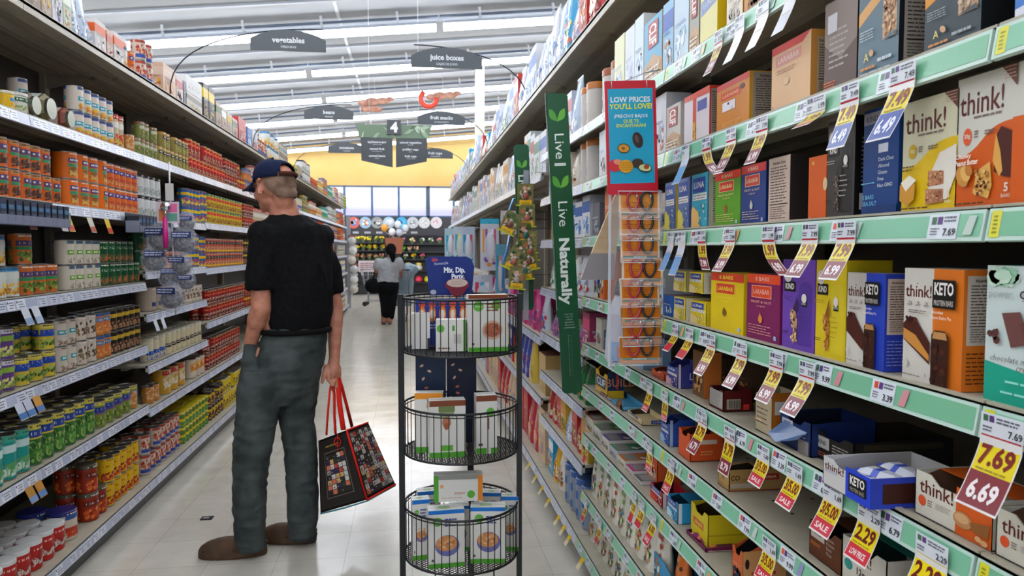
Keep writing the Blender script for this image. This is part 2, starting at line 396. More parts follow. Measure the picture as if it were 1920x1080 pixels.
LB = [1.87, 3.08, 4.29, 5.505, 6.72, 7.94, 9.16, 10.38, 11.6, 12.82, 14.04, 15.26, 16.4, 17.5]
DA = [2.375, 1.94, 1.61, 1.235, .885, .55, BZ]; DB = [2.375, 1.94, 1.60, 1.295, 1.055, .765, .52, BZ]; DC = [2.375, 1.94, 1.61, 1.28, .885, .52, BZ]
nm = ['nearest the viewer', 'second, behind the white lidded tubs', 'third, with the hanging scrubber strip', 'fourth, beside the man in the cap', 'fifth, behind the man in the cap']
for i in range(13):
    lab = 'beige steel shelving section on the left, ' + (nm[i] if i < 5 else 'number %d counted from the near end' % (i + 1))
    shelf_unit('L', LB[i], LB[i + 1], DA if i < 2 else DB if i == 2 else DC, 'white', 10 + i, lab, far=i > 6)
RB_ = [-.12, .868, 2.105, 3.14, 4.18, 5.4, 6.62, 7.84, 9.06, 10.28, 11.5, 12.72, 13.6, 14.4]
DN = [2.38, 1.957, 1.710, 1.475, 1.213, 1.006, .815, .602, .34, BZ]; D3 = [2.38, 1.96, 1.71, 1.47, 1.20, .94, .71, .45, BZ]; D4 = [2.38, 1.86, .90, .54, BZ]
nr = ['nearest, with the largest price tags', 'second, behind the row of protein bar boxes', 'third, behind the carabiner strip', 'fourth, behind the long green banner', 'fifth, behind the second green banner']
for i in range(13):
    lab = 'beige steel shelving section on the right, ' + (nr[i] if i < 5 else 'number %d counted from the near end' % (i + 1))
    shelf_unit('R', RB_[i], RB_[i + 1], DN if i < 3 else D3 if i == 3 else D4, 'green' if i < 3 else 'white', 40 + i, lab, far=i > 6)
# ------------------------------------------------------------------ cartons of bars on the right shelving
CARD = 'card'
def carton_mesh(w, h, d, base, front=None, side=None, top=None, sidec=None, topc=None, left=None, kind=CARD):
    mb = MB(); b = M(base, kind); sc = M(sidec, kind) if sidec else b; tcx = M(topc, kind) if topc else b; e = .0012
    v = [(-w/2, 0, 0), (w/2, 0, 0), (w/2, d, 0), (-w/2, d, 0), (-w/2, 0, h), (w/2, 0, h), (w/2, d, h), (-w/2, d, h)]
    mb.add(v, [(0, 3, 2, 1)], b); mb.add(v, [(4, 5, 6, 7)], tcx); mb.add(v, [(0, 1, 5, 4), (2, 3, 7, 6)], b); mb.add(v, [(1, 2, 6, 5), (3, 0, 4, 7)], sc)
    if front: front(Art(mb, flat_map((-w/2, 0, 0), (1, 0, 0), (0, 0, 1), (0, -1, 0)), kind), w, h)
    if side: side(Art(mb, flat_map((w/2, 0, 0), (0, 1, 0), (0, 0, 1), (1, 0, 0)), kind), d, h)
    if left: left(Art(mb, flat_map((-w/2, d, 0), (0, -1, 0), (0, 0, 1), (-1, 0, 0)), kind), d, h)
    if top: top(Art(mb, flat_map((-w/2, 0, h), (1, 0, 0), (0, 1, 0), (0, 0, 1)), kind), w, d)
    # folded top flap seam
    mb.box(-w/2 + .002, d * .5 - .0004, h, w/2 - .002, d * .5 + .0004, h + .0003, M('#6b655c', 'paper'))
    return mb
BR, DB_ = '#5a1f18', '#2a1512'
def bar_pic(a, x0, y0, x1, y1, c='#3a1b12', tip='#b98a55'):
    r = (x1 - x0) * .2
    a.poly([(x0, y0), (x1, y0), (x1, y1 - r), (x1 - r, y1), (x0 + r, y1), (x0, y1 - r)], c)
    a.poly([(x0 + r * .3, y1 - r * 1.8), (x1 - r * .3, y1 - r * 1.8), (x1 - r * .8, y1 - r * .3), (x0 + r * .8, y1 - r * .3)], tip)
    a.blobs(x0, y0, x1, y1 - r * 2, ['#4d2618', '#2e140d'], 14, (x1 - x0) * .14, 5)
def keto(acc, slice2, dot):
    def f(a, w, h):
        a.rect(w * .52, 0, w, h, acc)
        a.text('think!', w * .26, h * .80, h * .105, BR, w=w * .46, bold=.01); a.oval(w * .245, h * .865, w * .012, w * .012, dot, 8)
        for i in range(3): a.text(['10g', '4g', '2g'][i], w * (.12 + .15 * i), h * .70, h * .022, '#4a3a34'); a.lines(w * (.07 + .15 * i), h * .665, w * (.17 + .15 * i), h * .685, '#8a7c74', 2)
        a.lines(w * .1, h * .60, w * .44, h * .635, '#6b5b54', 2, .35)
        P = [(.02, .50), (.14, .575), (.25, .55), (.50, .36), (.50, .17), (.03, .36)]
        a.poly([(x * w, y * h) for x, y in P], '#4a1f16')
        if slice2: a.poly([(x * w, y * h) for x, y in [(.03, .46), (.25, .41), (.495, .25), (.495, .20), (.03, .37)]], '#c98a3e')
        a.blobs(.05 * w, .50 * h, .30 * w, .58 * h, ['#3a1510', '#5d2a1d'], 9, .035 * w, 4)
        a.oval(.09 * w, .15 * h, .05 * w, .05 * w, '#c8c4bd'); a.lines(w * .05, h * .04, w * .38, h * .06, '#8a8078', 1, .5); a.text('5', w * .46, h * .07, h * .03, '#4a3a34')
        a.rect(w * .55, h * .67, w * .92, h * .91, '#16120f'); a.text('KETO', w * .735, h * .835, h * .10, '#e9e4dc', w=w * .31, bold=.03); a.text('PROTEIN BARS', w * .735, h * .715, h * .045, '#b9b3aa', w=w * .31, bold=.02)
        a.text('Chocolate', w * .54, h * .635, h * .028, '#f1e6d8', al='l', maxw=w * .2); a.text('Peanut Butter Pie', w * .54, h * .59, h * .030, '#f1e6d8', al='l', maxw=w * .33)
        bar_pic(a, w * .56, 0.01 * h, w * .84, h * .48)
    def s(a, w, h):
        a.nutri(w * .08, h * .38, w * .94, h * .95); a.lines(w * .08, h * .05, w * .9, h * .33, '#3a2417' if acc != '#2a44b8' else '#8fa0e0', 8, .25, 4)
    return f, s
def think_big(bgc, acc, circ, kindn=0):
    def f(a, w, h):
        pts = [(0, 0), (w, 0), (w, h * .62)]
        for i in range(12):
            t = 1 - i / 11; pts.append((w * t, h * (.40 + .22 * (1 / (1 + math.exp(-(t - .45) * 9))))))
        a.poly(pts, acc)
        a.text('think!', w * .42, h * .80, h * .17, BR, w=w * .74, bold=.008); a.lines(w * .3, h * .675, w * .78, h * .695, '#7a6a60', 1, .8)
        a.oval(w * .2, h * .55, w * .075, h * .065, circ); a.text('20g', w * .2, h * .555, h * .03, bgc, bold=.02)
        a.lines(w * .32, h * .53, w * .40, h * .59, '#6b5b54', 3); a.lines(w * .5, h * .54, w * .68, h * .58, '#6b5b54', 2)
        a.poly([(w, h), (w, h * .84), (w * .76, h)], '#6d4438'); a.lines(w * .80, h * .9, w, h, '#c9a898', 4, .3)
        if kindn == 0:   # lemon bar
            a.poly([(w * x, h * y) for x, y in [(.55, .32), (.72, .50), (1, .55), (1, .30), (.86, .10), (.52, .10)]], '#e3dccf')
            a.poly([(w * x, h * y) for x, y in [(.52, .36), (.80, .34), (.80, .23), (.53, .22)]], '#c0835a'); a.poly([(w * x, h * y) for x, y in [(.48, .20), (.80, .19), (.80, .08), (.49, .07)]], '#b87d5a')
            a.blobs(.52*w, .22*h, .8*w, .35*h, ['#d9a57c', '#9c6443'], 26, .02 * w, 3); a.blobs(.5*w, .08*h, .8*w, .19*h, ['#d9a57c', '#9c6443'], 26, .02 * w, 4)
            a.poly([(w * x, h * y) for x, y in [(.02, .26), (.16, .30), (.32, .25), (.30, .12), (.16, .07), (.02, .12)]], '#c98f2e'); a.poly([(w * x, h * y) for x, y in [(.04, .28), (.2, .34), (.34, .29), (.14, .20)]], '#ece4d2')
            a.lines(w * .06, h * .37, w * .3, h * .43, '#6b5a10', 2)
        else:            # peanut bar
            a.poly([(w * x, h * y) for x, y in [(.68, .26), (.70, .52), (.78, .58), (1, .52), (1, .20), (.84, .22)]], '#4a1c12'); a.poly([(w * x, h * y) for x, y in [(.66, .34), (.70, .54), (.78, .40), (.82, .26), (.77, .22)]], '#d9a04a')
            a.poly([(w * x, h * y) for x, y in [(.34, .12), (.40, .28), (.62, .34), (.66, .16), (.60, .07)]], '#d8a552'); a.blobs(.36*w, .08*h, .64*w, .30*h, ['#e8be72', '#a96d2b', '#5a2413'], 40, .025 * w, 8)
            for k in range(3): a.oval(w * (.17 + .06 * k), h * (.25 + .02 * k), w * .10 - k * .02 * w, h * (.085 - .02 * k), ['#c98b3d', '#e0ac5c', '#b97830'][k], 16, .5)
            a.text('Chunky', w * .05, h * .405, h * .035, '#f6e6d6', al='l', bold=.02); a.text('Peanut Butter', w * .05, h * .355, h * .04, '#f6e6d6', al='l', bold=.02, maxw=w * .4)
        a.text('5', w * .92, h * .14, h * .06, bgc, bold=.02); a.text('BARS', w * .92, h * .08, h * .025, bgc)
        a.lines(w * .06, h * .03, w * .6, h * .055, '#5a3a16', 1, .5)
    return f
def larabar(bgc, band, logo='#d8392b', icon='#7a3b1a', lc='#e9c96b'):
    def f(a, w, h):
        a.rect(0, h * .86, w, h, band); a.text('8 BARS', w * .48, h * .93, h * .06, lc, w=w * .42, bold=.02)
        a.rect(w * .16, h * .64, w * .76, h * .83, lc); a.rect(w * .18, h * .65, w * .74, h * .82, logo); a.text('LARABAR', w * .46, h * .735, h * .07, lc, w=w * .48, bold=.02)
        a.text('FRUIT & NUT', w * .46, h * .58, h * .035, lc, w=w * .62, bold=.01); a.text('original', w * .46, h * .52, h * .025, lc, w=w * .25)
        a.oval(w * .45, h * .32, w * .06, h * .06, icon); a.poly([(w * .40, h * .34), (w * .44, h * .42), (w * .5, h * .33)], icon)
        a.lines(w * .08, h * .08, w * .86, h * .24, lc, 4, .22, 9); a.rect(w * .86, h * .05, w * .93, h * .11, '#9fb6d8')
    return f
def kindbox(bgc, acc, win, nut, dark='#15120f'):
    def f(a, w, h):
        a.rect(w * .52, h * .06, w * .92, h * .66, win); a.oval(w * .72, h * .66, w * .2, h * .10, win)
        a.rect(w * .05, h * .64, w * .42, h * .755, dark); a.text('KIND', w * .235, h * .70, h * .06, '#ded9d0', w=w * .28, bold=.03)
        a.oval(w * .18, h * .82, w * .13, h * .075, '#cfc8be', 14)
        a.rect(w * .62, h * .49, w * .77, h * .55, dark); a.oval(w * .695, h * .58, w * .075, h * .05, '#e6e0d6'); a.text('KIND', w * .695, h * .52, h * .025, '#ded9d0')
        P = [(.38, .06), (.48, .12), (.50, .34), (.44, .44), (.30, .44), (.30, .34), (.38, .26)]
        a.poly([(x * w, y * h) for x, y in P], nut[0]); a.blobs(w * .29, h * .07, w * .52, h * .46, nut, 46, w * .03, 6)
        a.poly([(x * w, y * h) for x, y in [(.40, .44), (.54, .62), (.52, .42)]], nut[-1])
        for k in range(5): a.lines(w * .55, h * (.42 - .05 * k), w * .85, h * (.435 - .05 * k), acc, 1, .6, k + 2)
        a.lines(w * .06, h * .16, w * .30, h * .20, dark, 2, .4); a.lines(w * .06, h * .55, w * .4, h * .60, acc, 2, .3)
    return f
def kind_tall(bgc, band, txt, nut):
    """grey-blue nut bar carton with a tilted band and a granola strip"""
    def f(a, w, h):
        a.poly([(0, h * .60), (w * .65, h * .83), (w * .65, h * .97), (0, h * .74)], band)
        a.rect(w * .62, h * .36, w * .95, h, '#c9a37e'); a.blobs(w * .62, h * .36, w * .95, h, nut, 120, w * .035, 11)
        a.poly([(w * .62, h * .36), (w * .95, h * .42), (w * .95, h * .36)], bgc)
        a.text('KIND', w * .2, h * .92, h * .05, '#e8e4dc', bold=.02)
        a.text('A', w * .25, h * .24, h * .09, '#e0cf7a', bold=.01); a.oval(w * .38, h * .27, w * .06, h * .035, '#cfa27c', rot=-.6)
        a.lines(w * .08, h * .42, w * .5, h * .54, txt, 4, .3, 5, True); a.lines(w * .12, h * .10, w * .5, h * .14, '#d08a4a', 1, .7); a.lines(w * .55, h * .14, w * .9, h * .19, txt, 1, .7)
        a.lines(w * .1, h * .04, w * .9, h * .08, txt, 1, .5)
    return f
def nut_side(base='#d9cdbd', seed=1):
    return lambda a, w, h: a.nutri(w * .1, h * .06, w * .9, h * .94, base, seed)
def luna(bgc, acc, pic='#e3c98a'):
    def f(a, w, h):
        a.rect(w * .06, h * .66, w * .80, h * .93, '#1f4796'); a.text('LUNA', w * .43, h * .80, h * .11, '#e9e6dd', w=w * .58, bold=.01)
        a.rect(w * .08, h * .52, w * .9, h * .64, '#e6e1d2'); a.lines(w * .1, h * .53, w * .88, h * .63, '#6d7ea8', 2, .4)
        a.poly([(0, 0), (w * .55, 0), (w * .42, h * .3), (w * .1, h * .42), (0, h * .36)], pic); a.blobs(w * .45, h * .05, w, h * .5, [acc, bgc, '#f0ecd8'], 30, w * .035, 3)
        a.rect(w * .93, 0, w, h, acc)
    return f
def clif(bgc, sky='#5aa6c9', vertical=True):
    def f(a, w, h):
        a.rect(0, h * .30, w, h, sky); a.poly([(0, h * .3), (w * .5, h * .44), (w, h * .30), (w, 0), (0, 0)], '#b99468'); a.blobs(w * .1, 0, w, h * .3, ['#8a6740', '#cfb184'], 22, w * .06, 4)
        a.rect(w * .25, h * .55, w * .80, h * .93, '#a81f24')
        a.text('CLIF', w * .52, h * .74, w * .38, '#efe9df', w=h * .32, bold=.03, rot=-pi / 2)
        a.lines(w * .1, h * .06, w * .9, h * .26, '#efe9df', 3, .35)
    return f
def gen(bgc, cols, word=None, wc='#ffffff', seed=1, band=None):
    """plain printed pack: band, word, picture blobs, small print"""
    def f(a, w, h):
        if band: a.rect(0, h * .60, w, h * .86, band)
        if word: a.text(word, w * .5, h * .73, h * .13, wc, maxw=w * .82, bold=.02)
        a.blobs(w * .08, h * .08, w * .92, h * .52, cols, 26, min(w, h) * .11, seed); a.lines(w * .1, h * .53, w * .85, h * .59, wc, 2, .4, seed)
    return f
_CT = {}
def put_R(name, px0, px1, pyt, deck, spec, d=.13, x0=.784, label=None, cat='box', group=None, yaw=0.0, z_up=0.0, pxt=None):
    """stand a carton on a right-hand deck: its front spans px0..px1 in the picture, its top is at pyt"""
    z = deck + z_up
    pm = 540 - (deck - EYE) * 0 if False else None
    def yat(px):
        Y, Z = on_x(px, 467, x0)
        for _ in range(4):
            # follow the deck line
            py = 467 + (EYE - z - .06) / max(Y, .1) * F * .98; Y, Z = on_x(px, py, x0)
        return Y
    ya, yb = yat(px0), yat(px1); wd = abs(ya - yb); h = on_x(pxt or px0, pyt, x0)[1] - z
    if pxt is None: h = on_x(px0, pyt, x0)[1] - z
    kw = dict(spec); base = kw.pop('base')
    mb = carton_mesh(wd, h, d, base, **kw)
    o = mb.build(name, None, (x0, (ya + yb) / 2, z + .001), -pi / 2 + yaw)
    return tag(o, label, cat, group)
kf, ks = keto('#d9731f', True, '#d9731f'); kf2, ks2 = keto('#2a44b8', False, '#2a44b8')
DK, DM, DU, DT = 1.213, 1.475, 1.710, 1.957
# --- row at 1.21 m
put_R('bar_box', 1693, 1803, 503, DK, dict(base='#cfcac0', sidec='#d9731f', topc='#c9c4ba', front=kf, side=ks), .075, label='tall white and orange keto protein bar box with peanut butter pie slice')
put_R('bar_box', 1587, 1657, 511, DK, dict(base='#cfcac0', sidec='#2a44b8', topc='#c9c4ba', front=kf2, side=ks2), .06, label='tall white and blue keto protein bar box with chocolate cake slice')
put_R('bar_box', 1529, 1585, 488, DK, dict(base='#d9bf1c', front=kindbox('#d9bf1c', '#a98b10', '#dcc62a', ['#c98a3a', '#a3622a', '#e3b766', '#8c4a20']), topc='#c98a2a'), .09, label='yellow caramel nut bar box between purple box and white and blue keto box')
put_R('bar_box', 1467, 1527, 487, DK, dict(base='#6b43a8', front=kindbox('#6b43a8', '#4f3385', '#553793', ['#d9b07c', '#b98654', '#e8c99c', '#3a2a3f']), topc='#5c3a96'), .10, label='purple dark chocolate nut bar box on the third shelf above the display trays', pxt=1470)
put_R('bar_box', 1400, 1462, 513, DK, dict(base='#7c1f56', front=larabar('#7c1f56', '#df4c23', '#df4c23', '#d98a3a', '#e8a79a')), .10, label='magenta cherry pie fruit bar box with orange band')
put_R('bar_box', 1333, 1394, 511, DK, dict(base='#e0c317', front=larabar('#e0c317', '#d8442a', '#d8442a', '#7a5a1a', '#e9d33a'), sidec='#d6b914', side=nut_side('#d9c76b')), .09, label='bright yellow fruit and nut bar box with red band')
lu = luna('#d9c53a', '#e0cf2e')
put_R('bar_box', 1264, 1287, 556, DK, dict(base='#cfc04a', front=lu, sidec='#d9d3c0', side=nut_side('#d9d3c0')), .08, label='small lemon yellow bar box, lower left of the stack of four')
put_R('bar_box', 1295, 1326, 563, DK, dict(base='#d9bf22', front=lu), .08, label='small lemon yellow bar box, lower right of the stack of four')
put_R('bar_box', 1264, 1288, 508, DK, dict(base='#c9bd5c', front=lu, sidec='#a9a27c'), .08, z_up=.083, label='small lemon yellow bar box, upper left of the stack of four')
put_R('bar_box', 1293, 1320, 510, DK, dict(base='#d9bf22', front=lu, sidec='#cfc9b8', side=nut_side('#cfc9b8')), .08, z_up=.085, label='small lemon yellow bar box, upper right of the stack of four')
put_R('bar_box', 1244, 1262, 552, DK, dict(base='#1f57a8', front=gen('#1f57a8', ['#3a73c2', '#dfe6ef'], None, '#e9e9e9'), topc='#7a4a33'), .10, label='small royal blue bar box beside the carabiner strip')
for i, (a_, b_) in enumerate(((1580, 1630), (1632, 1690), (1694, 1750))):   # second row, pushed to the back of the shelf
    pass
for k in range(3):
    mb = carton_mesh(.125, .155, .10, '#b79a1e', front=gen('#b79a1e', ['#8c6a16'], None, '#6d5a10')); o = mb.build('bar_box', None, (.95, 1.62 - .135 * k, DK + .001), -pi / 2)
    tag(o, 'yellow bar box at the back of the shelf behind the keto boxes', 'box', 'yellow bar boxes at the back of the shelf')
def power(a, w, h):
    a.poly([(0, 0), (w, 0), (w, h * .20), (0, h * .30)], '#1f9e84'); a.blobs(0, h * .84, w * .42, h, ['#a9cdb3', '#c3dcc6', '#8fbf9f'], 30, w * .08, 3)
    a.oval(w * .2, h * .93, w * .10, h * .035, '#b9d6bf'); a.text('power', w * .05, h * .80, h * .055, '#9aa6a4', al='l', maxw=w * .34); a.text('CRUNCH', w * .42, h * .80, h * .055, '#3a2a28', al='l', bold=.03, maxw=w * .5)
    a.lines(w * .45, h * .75, w * .9, h * .765, '#8a8a86', 1)
    a.poly([(w * .22, h * .66), (w * .44, h * .68), (w * .54, h * .46), (w * .34, h * .42)], '#6b4440'); a.poly([(w * .44, h * .60), (w * .85, h * .72), (w * .95, h * .40), (w * .55, h * .36)], '#5f3c34'); a.poly([(w * .50, h * .585), (w * .80, h * .665), (w * .86, h * .45), (w * .60, h * .41)], '#704a40')
    a.blobs(w * .04, h * .42, w * .22, h * .60, ['#5a3430'], 7, w * .035, 2); a.text('chocolate mint', w * .1, h * .335, h * .045, '#4f4a48', al='l', maxw=w * .55, slant=.3); a.text('creme', w * .42, h * .285, h * .045, '#6a3a34', al='l', maxw=w * .3, slant=.3)
    a.lines(w * .3, h * .16, w * .9, h * .19, '#8fd6c6', 1); a.lines(w * .25, h * .08, w * .8, h * .11, '#8fd6c6', 1)
mb = carton_mesh(.135, .184, .10, '#c3cfcc', front=power, topc='#5fae90'); tag(mb.build('bar_box', None, (.779, .822, DK + .001), -pi / 2), 'white and teal wafer bar box with chocolate squares at the right picture edge', 'box')

# --- row at 1.475 m
tb0 = think_big('#dcd6b8', '#e0bb12', '#c9a51c', 0); tb1 = think_big('#d6d3c6', '#cf5a14', '#dd5a32', 1)
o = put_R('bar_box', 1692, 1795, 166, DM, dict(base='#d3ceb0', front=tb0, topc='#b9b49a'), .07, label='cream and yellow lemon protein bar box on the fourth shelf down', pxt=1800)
mb = carton_mesh(.155, .186, .07, '#cfccc0', front=lambda a, w, h: (tb1(a, w * .68, h), a.rect(w * .68, 0, w, h * .62, '#cf5a14')), topc='#b9b6aa'); tag(mb.build('bar_box', None, (.784, .883, DM + .001), -pi / 2), 'white and orange peanut butter protein bar box cut by the right picture edge', 'box')
kg = kindbox('#35312f', '#b9b2a6', '#2b2826', ['#5a4a40', '#8a7a6c', '#2a2422'], '#151312'); kb = lambda a, w, h: (a.rect(0, h * .86, w * .6, h * .97, '#8d8a93'), a.text('KIND', w * .25, h * .91, h * .05, '#4a4550', bold=.02), a.rect(w * .45, h * .58, w * .72, h * .66, '#c9ccd8'), [a.text(t_, w * .46, h * (.52 - .06 * k), h * .034, '#c9d0dc', al='l', bold=.01) for k, t_ in enumerate(('Dark Choc', 'Almond', 'Gluten', 'Free', 'Non GMO'))], a.rect(0, 0, w, h * .10, '#12386e'), a.text('5 BARS', w * .2, h * .18, h * .04, '#6fb6d8', bold=.01), a.text('SEA SALT', w * .25, h * .12, h * .04, '#6fb6d8', bold=.01, maxw=w * .4), a.lines(0, h * .30, w * .4, h * .32, '#6fb6d8', 1))
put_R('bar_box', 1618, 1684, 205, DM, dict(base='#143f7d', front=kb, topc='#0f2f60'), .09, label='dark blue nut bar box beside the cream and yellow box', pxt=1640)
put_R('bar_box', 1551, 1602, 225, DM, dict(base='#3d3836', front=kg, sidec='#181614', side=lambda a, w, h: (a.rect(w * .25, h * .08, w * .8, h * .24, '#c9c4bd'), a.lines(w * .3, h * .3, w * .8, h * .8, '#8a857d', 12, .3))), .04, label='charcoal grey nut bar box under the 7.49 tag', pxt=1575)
put_R('bar_box', 1516, 1549, 290, DM, dict(base='#cf5b1c', front=lambda a, w, h: (a.oval(w * .25, h * .9, w * .08, h * .03, '#dba14a'), a.oval(w * .95, h * .55, w * .12, h * .1, '#d3b98a'), a.lines(w * .1, h * .02, w * .2, h * .06, '#cdb79a', 1))), .05, label='plain orange bar box standing beside the charcoal box', pxt=1549)
put_R('bar_box', 1441, 1481, 300, DM, dict(base='#b9a394', front=lambda a, w, h: a.nutri(w * .02, h * .02, w * .98, h * .98, '#c9b3a2', 7), sidec='#2a2624'), .05, label='carton turned to show its beige nutrition panel', pxt=1441)
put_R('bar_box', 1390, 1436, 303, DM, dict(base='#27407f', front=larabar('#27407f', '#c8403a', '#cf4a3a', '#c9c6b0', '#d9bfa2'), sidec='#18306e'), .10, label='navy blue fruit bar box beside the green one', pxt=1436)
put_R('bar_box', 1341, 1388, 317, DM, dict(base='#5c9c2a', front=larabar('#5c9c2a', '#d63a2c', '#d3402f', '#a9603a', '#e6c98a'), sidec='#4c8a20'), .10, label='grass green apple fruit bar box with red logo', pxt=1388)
tl = luna('#3aa3b8', '#2f97ad', '#e0b36a')
put_R('bar_box', 1297, 1329, 322, DM, dict(base='#3a9fb5', front=tl, sidec='#b9b3a0', side=nut_side('#c9c0a6')), .07, label='teal dotted bar box beside the grass green box', pxt=1329)
put_R('bar_box', 1271, 1294, 332, DM, dict(base='#5c74a6', front=luna('#5c74a6', '#4a6198', '#d3c75a'), sidec='#2d4f94'), .07, label='pale blue and yellow bar box left of the teal dotted box', pxt=1294)
put_R('bar_box', 1247, 1267, 340, DM, dict(base='#4f67a0', front=luna('#4f67a0', '#3d5690', '#d9cf4a'), sidec='#c9ae2a'), .07, label='blue and yellow bar box beside the carabiner strip, fourth shelf down', pxt=1267)

# --- row at 1.71 m
def oatbox(a, w, h):
    a.poly([(0, h * .88), (w * .8, h * .88), (w, h), (0, h)], '#cf2f26'); a.rect(w * .12, h * .68, w * .78, h * .84, '#d9938a'); a.text('LARABAR', w * .45, h * .76, h * .08, '#e6c9b6', w=w * .55, bold=.02)
    a.lines(w * .15, h * .55, w * .65, h * .63, '#b98a6a', 2); a.oval(w * .4, h * .42, w * .09, h * .07, '#c9b196'); a.oval(w * .4, h * .42, w * .07, h * .055, '#dcb488'); a.text('8', w * .06, h * .07, h * .05, '#b9402a')
put_R('bar_box', 1447, 1520, 66, DU, dict(base='#dbb184', front=oatbox, sidec='#c98a3f', side=lambda a, w, h: a.nutri(w * .25, h * .06, w, h * .9, '#b7a283', 4), topc='#c9382c'), .055, label='large pale orange fruit bar box, fifth shelf, tilted above the 1.99 tag', pxt=1500, z_up=.004)
put_R('bar_box', 1344, 1405, 133, DU, dict(base='#cb7f26', front=lambda a, w, h: (a.poly([(0, h * .88), (w, h * .88), (w, h), (0, h)], '#cf3a2c'), a.rect(w * .15, h * .66, w * .75, h * .80, '#cf3f34'), a.text('LARABAR', w * .45, h * .73, h * .07, '#e8b46a', w=w * .5, bold=.02), a.oval(w * .8, h * .78, w * .07, h * .05, '#5a3a22'), a.rect(w * .2, h * .42, w * .6, h * .60, '#e2dde2'), a.rect(w * .36, h * .53, w * .42, h * .58, '#5a3a78'), a.text('6.79', w * .5, h * .45, h * .04, '#3a3a40'), a.lines(w * .2, h * .1, w * .8, h * .2, '#e8b46a', 3, .3)), sidec='#c9962e', side=lambda a, w, h: a.nutri(w * .1, 0, w, h * .98, '#9d9385', 3)), .09, label='deep orange fruit bar box with a white price sticker', pxt=1405)
put_R('bar_box', 1283, 1330, 160, DU, dict(base='#d9cdd0', front=lambda a, w, h: (a.rect(w * .36, 0, w * .5, h, '#cf4a32'), a.rect(w * .55, h * .6, w * .9, h * .8, '#5a5c9c'), a.poly([(0, h * .9), (w, h * .86), (w, h), (0, h)], '#d3543f'), a.blobs(w * .36, 0, w * .5, h * .5, ['#e0b03a'], 9, w * .05)), sidec='#c73a2e', side=nut_side('#9b8f86', 8)), .045, label='glossy white and red bar box left of the deep orange box', pxt=1330)
put_R('bar_box', 1248, 1276, 190, DU, dict(base='#c3c0b6', front=clif('#c3c0b6', '#b9b7ae')), .09, label='grey oat bar box with a red vertical logo beside the avocado sign', pxt=1276)
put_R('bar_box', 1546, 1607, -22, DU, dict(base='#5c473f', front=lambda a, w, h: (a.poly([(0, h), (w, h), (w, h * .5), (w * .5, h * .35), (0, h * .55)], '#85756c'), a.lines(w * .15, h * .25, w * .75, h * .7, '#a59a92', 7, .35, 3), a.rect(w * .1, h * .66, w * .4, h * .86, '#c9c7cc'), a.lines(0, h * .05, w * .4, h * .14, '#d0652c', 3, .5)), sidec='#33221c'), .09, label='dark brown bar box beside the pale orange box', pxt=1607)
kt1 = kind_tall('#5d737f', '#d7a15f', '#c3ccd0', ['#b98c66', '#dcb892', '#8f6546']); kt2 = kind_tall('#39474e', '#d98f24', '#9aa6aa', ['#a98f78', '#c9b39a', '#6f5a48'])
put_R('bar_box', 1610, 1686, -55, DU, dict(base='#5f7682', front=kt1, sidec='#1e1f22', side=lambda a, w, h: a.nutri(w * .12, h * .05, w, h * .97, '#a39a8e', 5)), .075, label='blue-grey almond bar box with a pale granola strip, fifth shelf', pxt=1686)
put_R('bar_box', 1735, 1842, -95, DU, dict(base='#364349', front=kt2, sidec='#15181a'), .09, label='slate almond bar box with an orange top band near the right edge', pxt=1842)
mb = carton_mesh(.13, .20, .10, '#1d4f9c', front=lambda a, w, h: (a.rect(0, 0, w, h * .3, '#d9dde6'), a.poly([(0, h * .25), (w, h * .45), (w, h * .2), (0, h * .1)], '#3a78c4'), a.oval(w * .35, h * .72, w * .33, h * .22, '#3c2422'), a.blobs(w * .1, h * .5, w * .7, h * .95, ['#5a3a34', '#2e1a18'], 30, w * .05, 3), a.blobs(w * .6, h * .3, w, h * .6, ['#e6e4dc'], 8, w * .04, 3)), sidec='#a9adb5'); tag(mb.build('bar_box', None, (.784, .80, DU + .001), -pi / 2), 'blue chocolate cookie bar box at the top right corner', 'box')

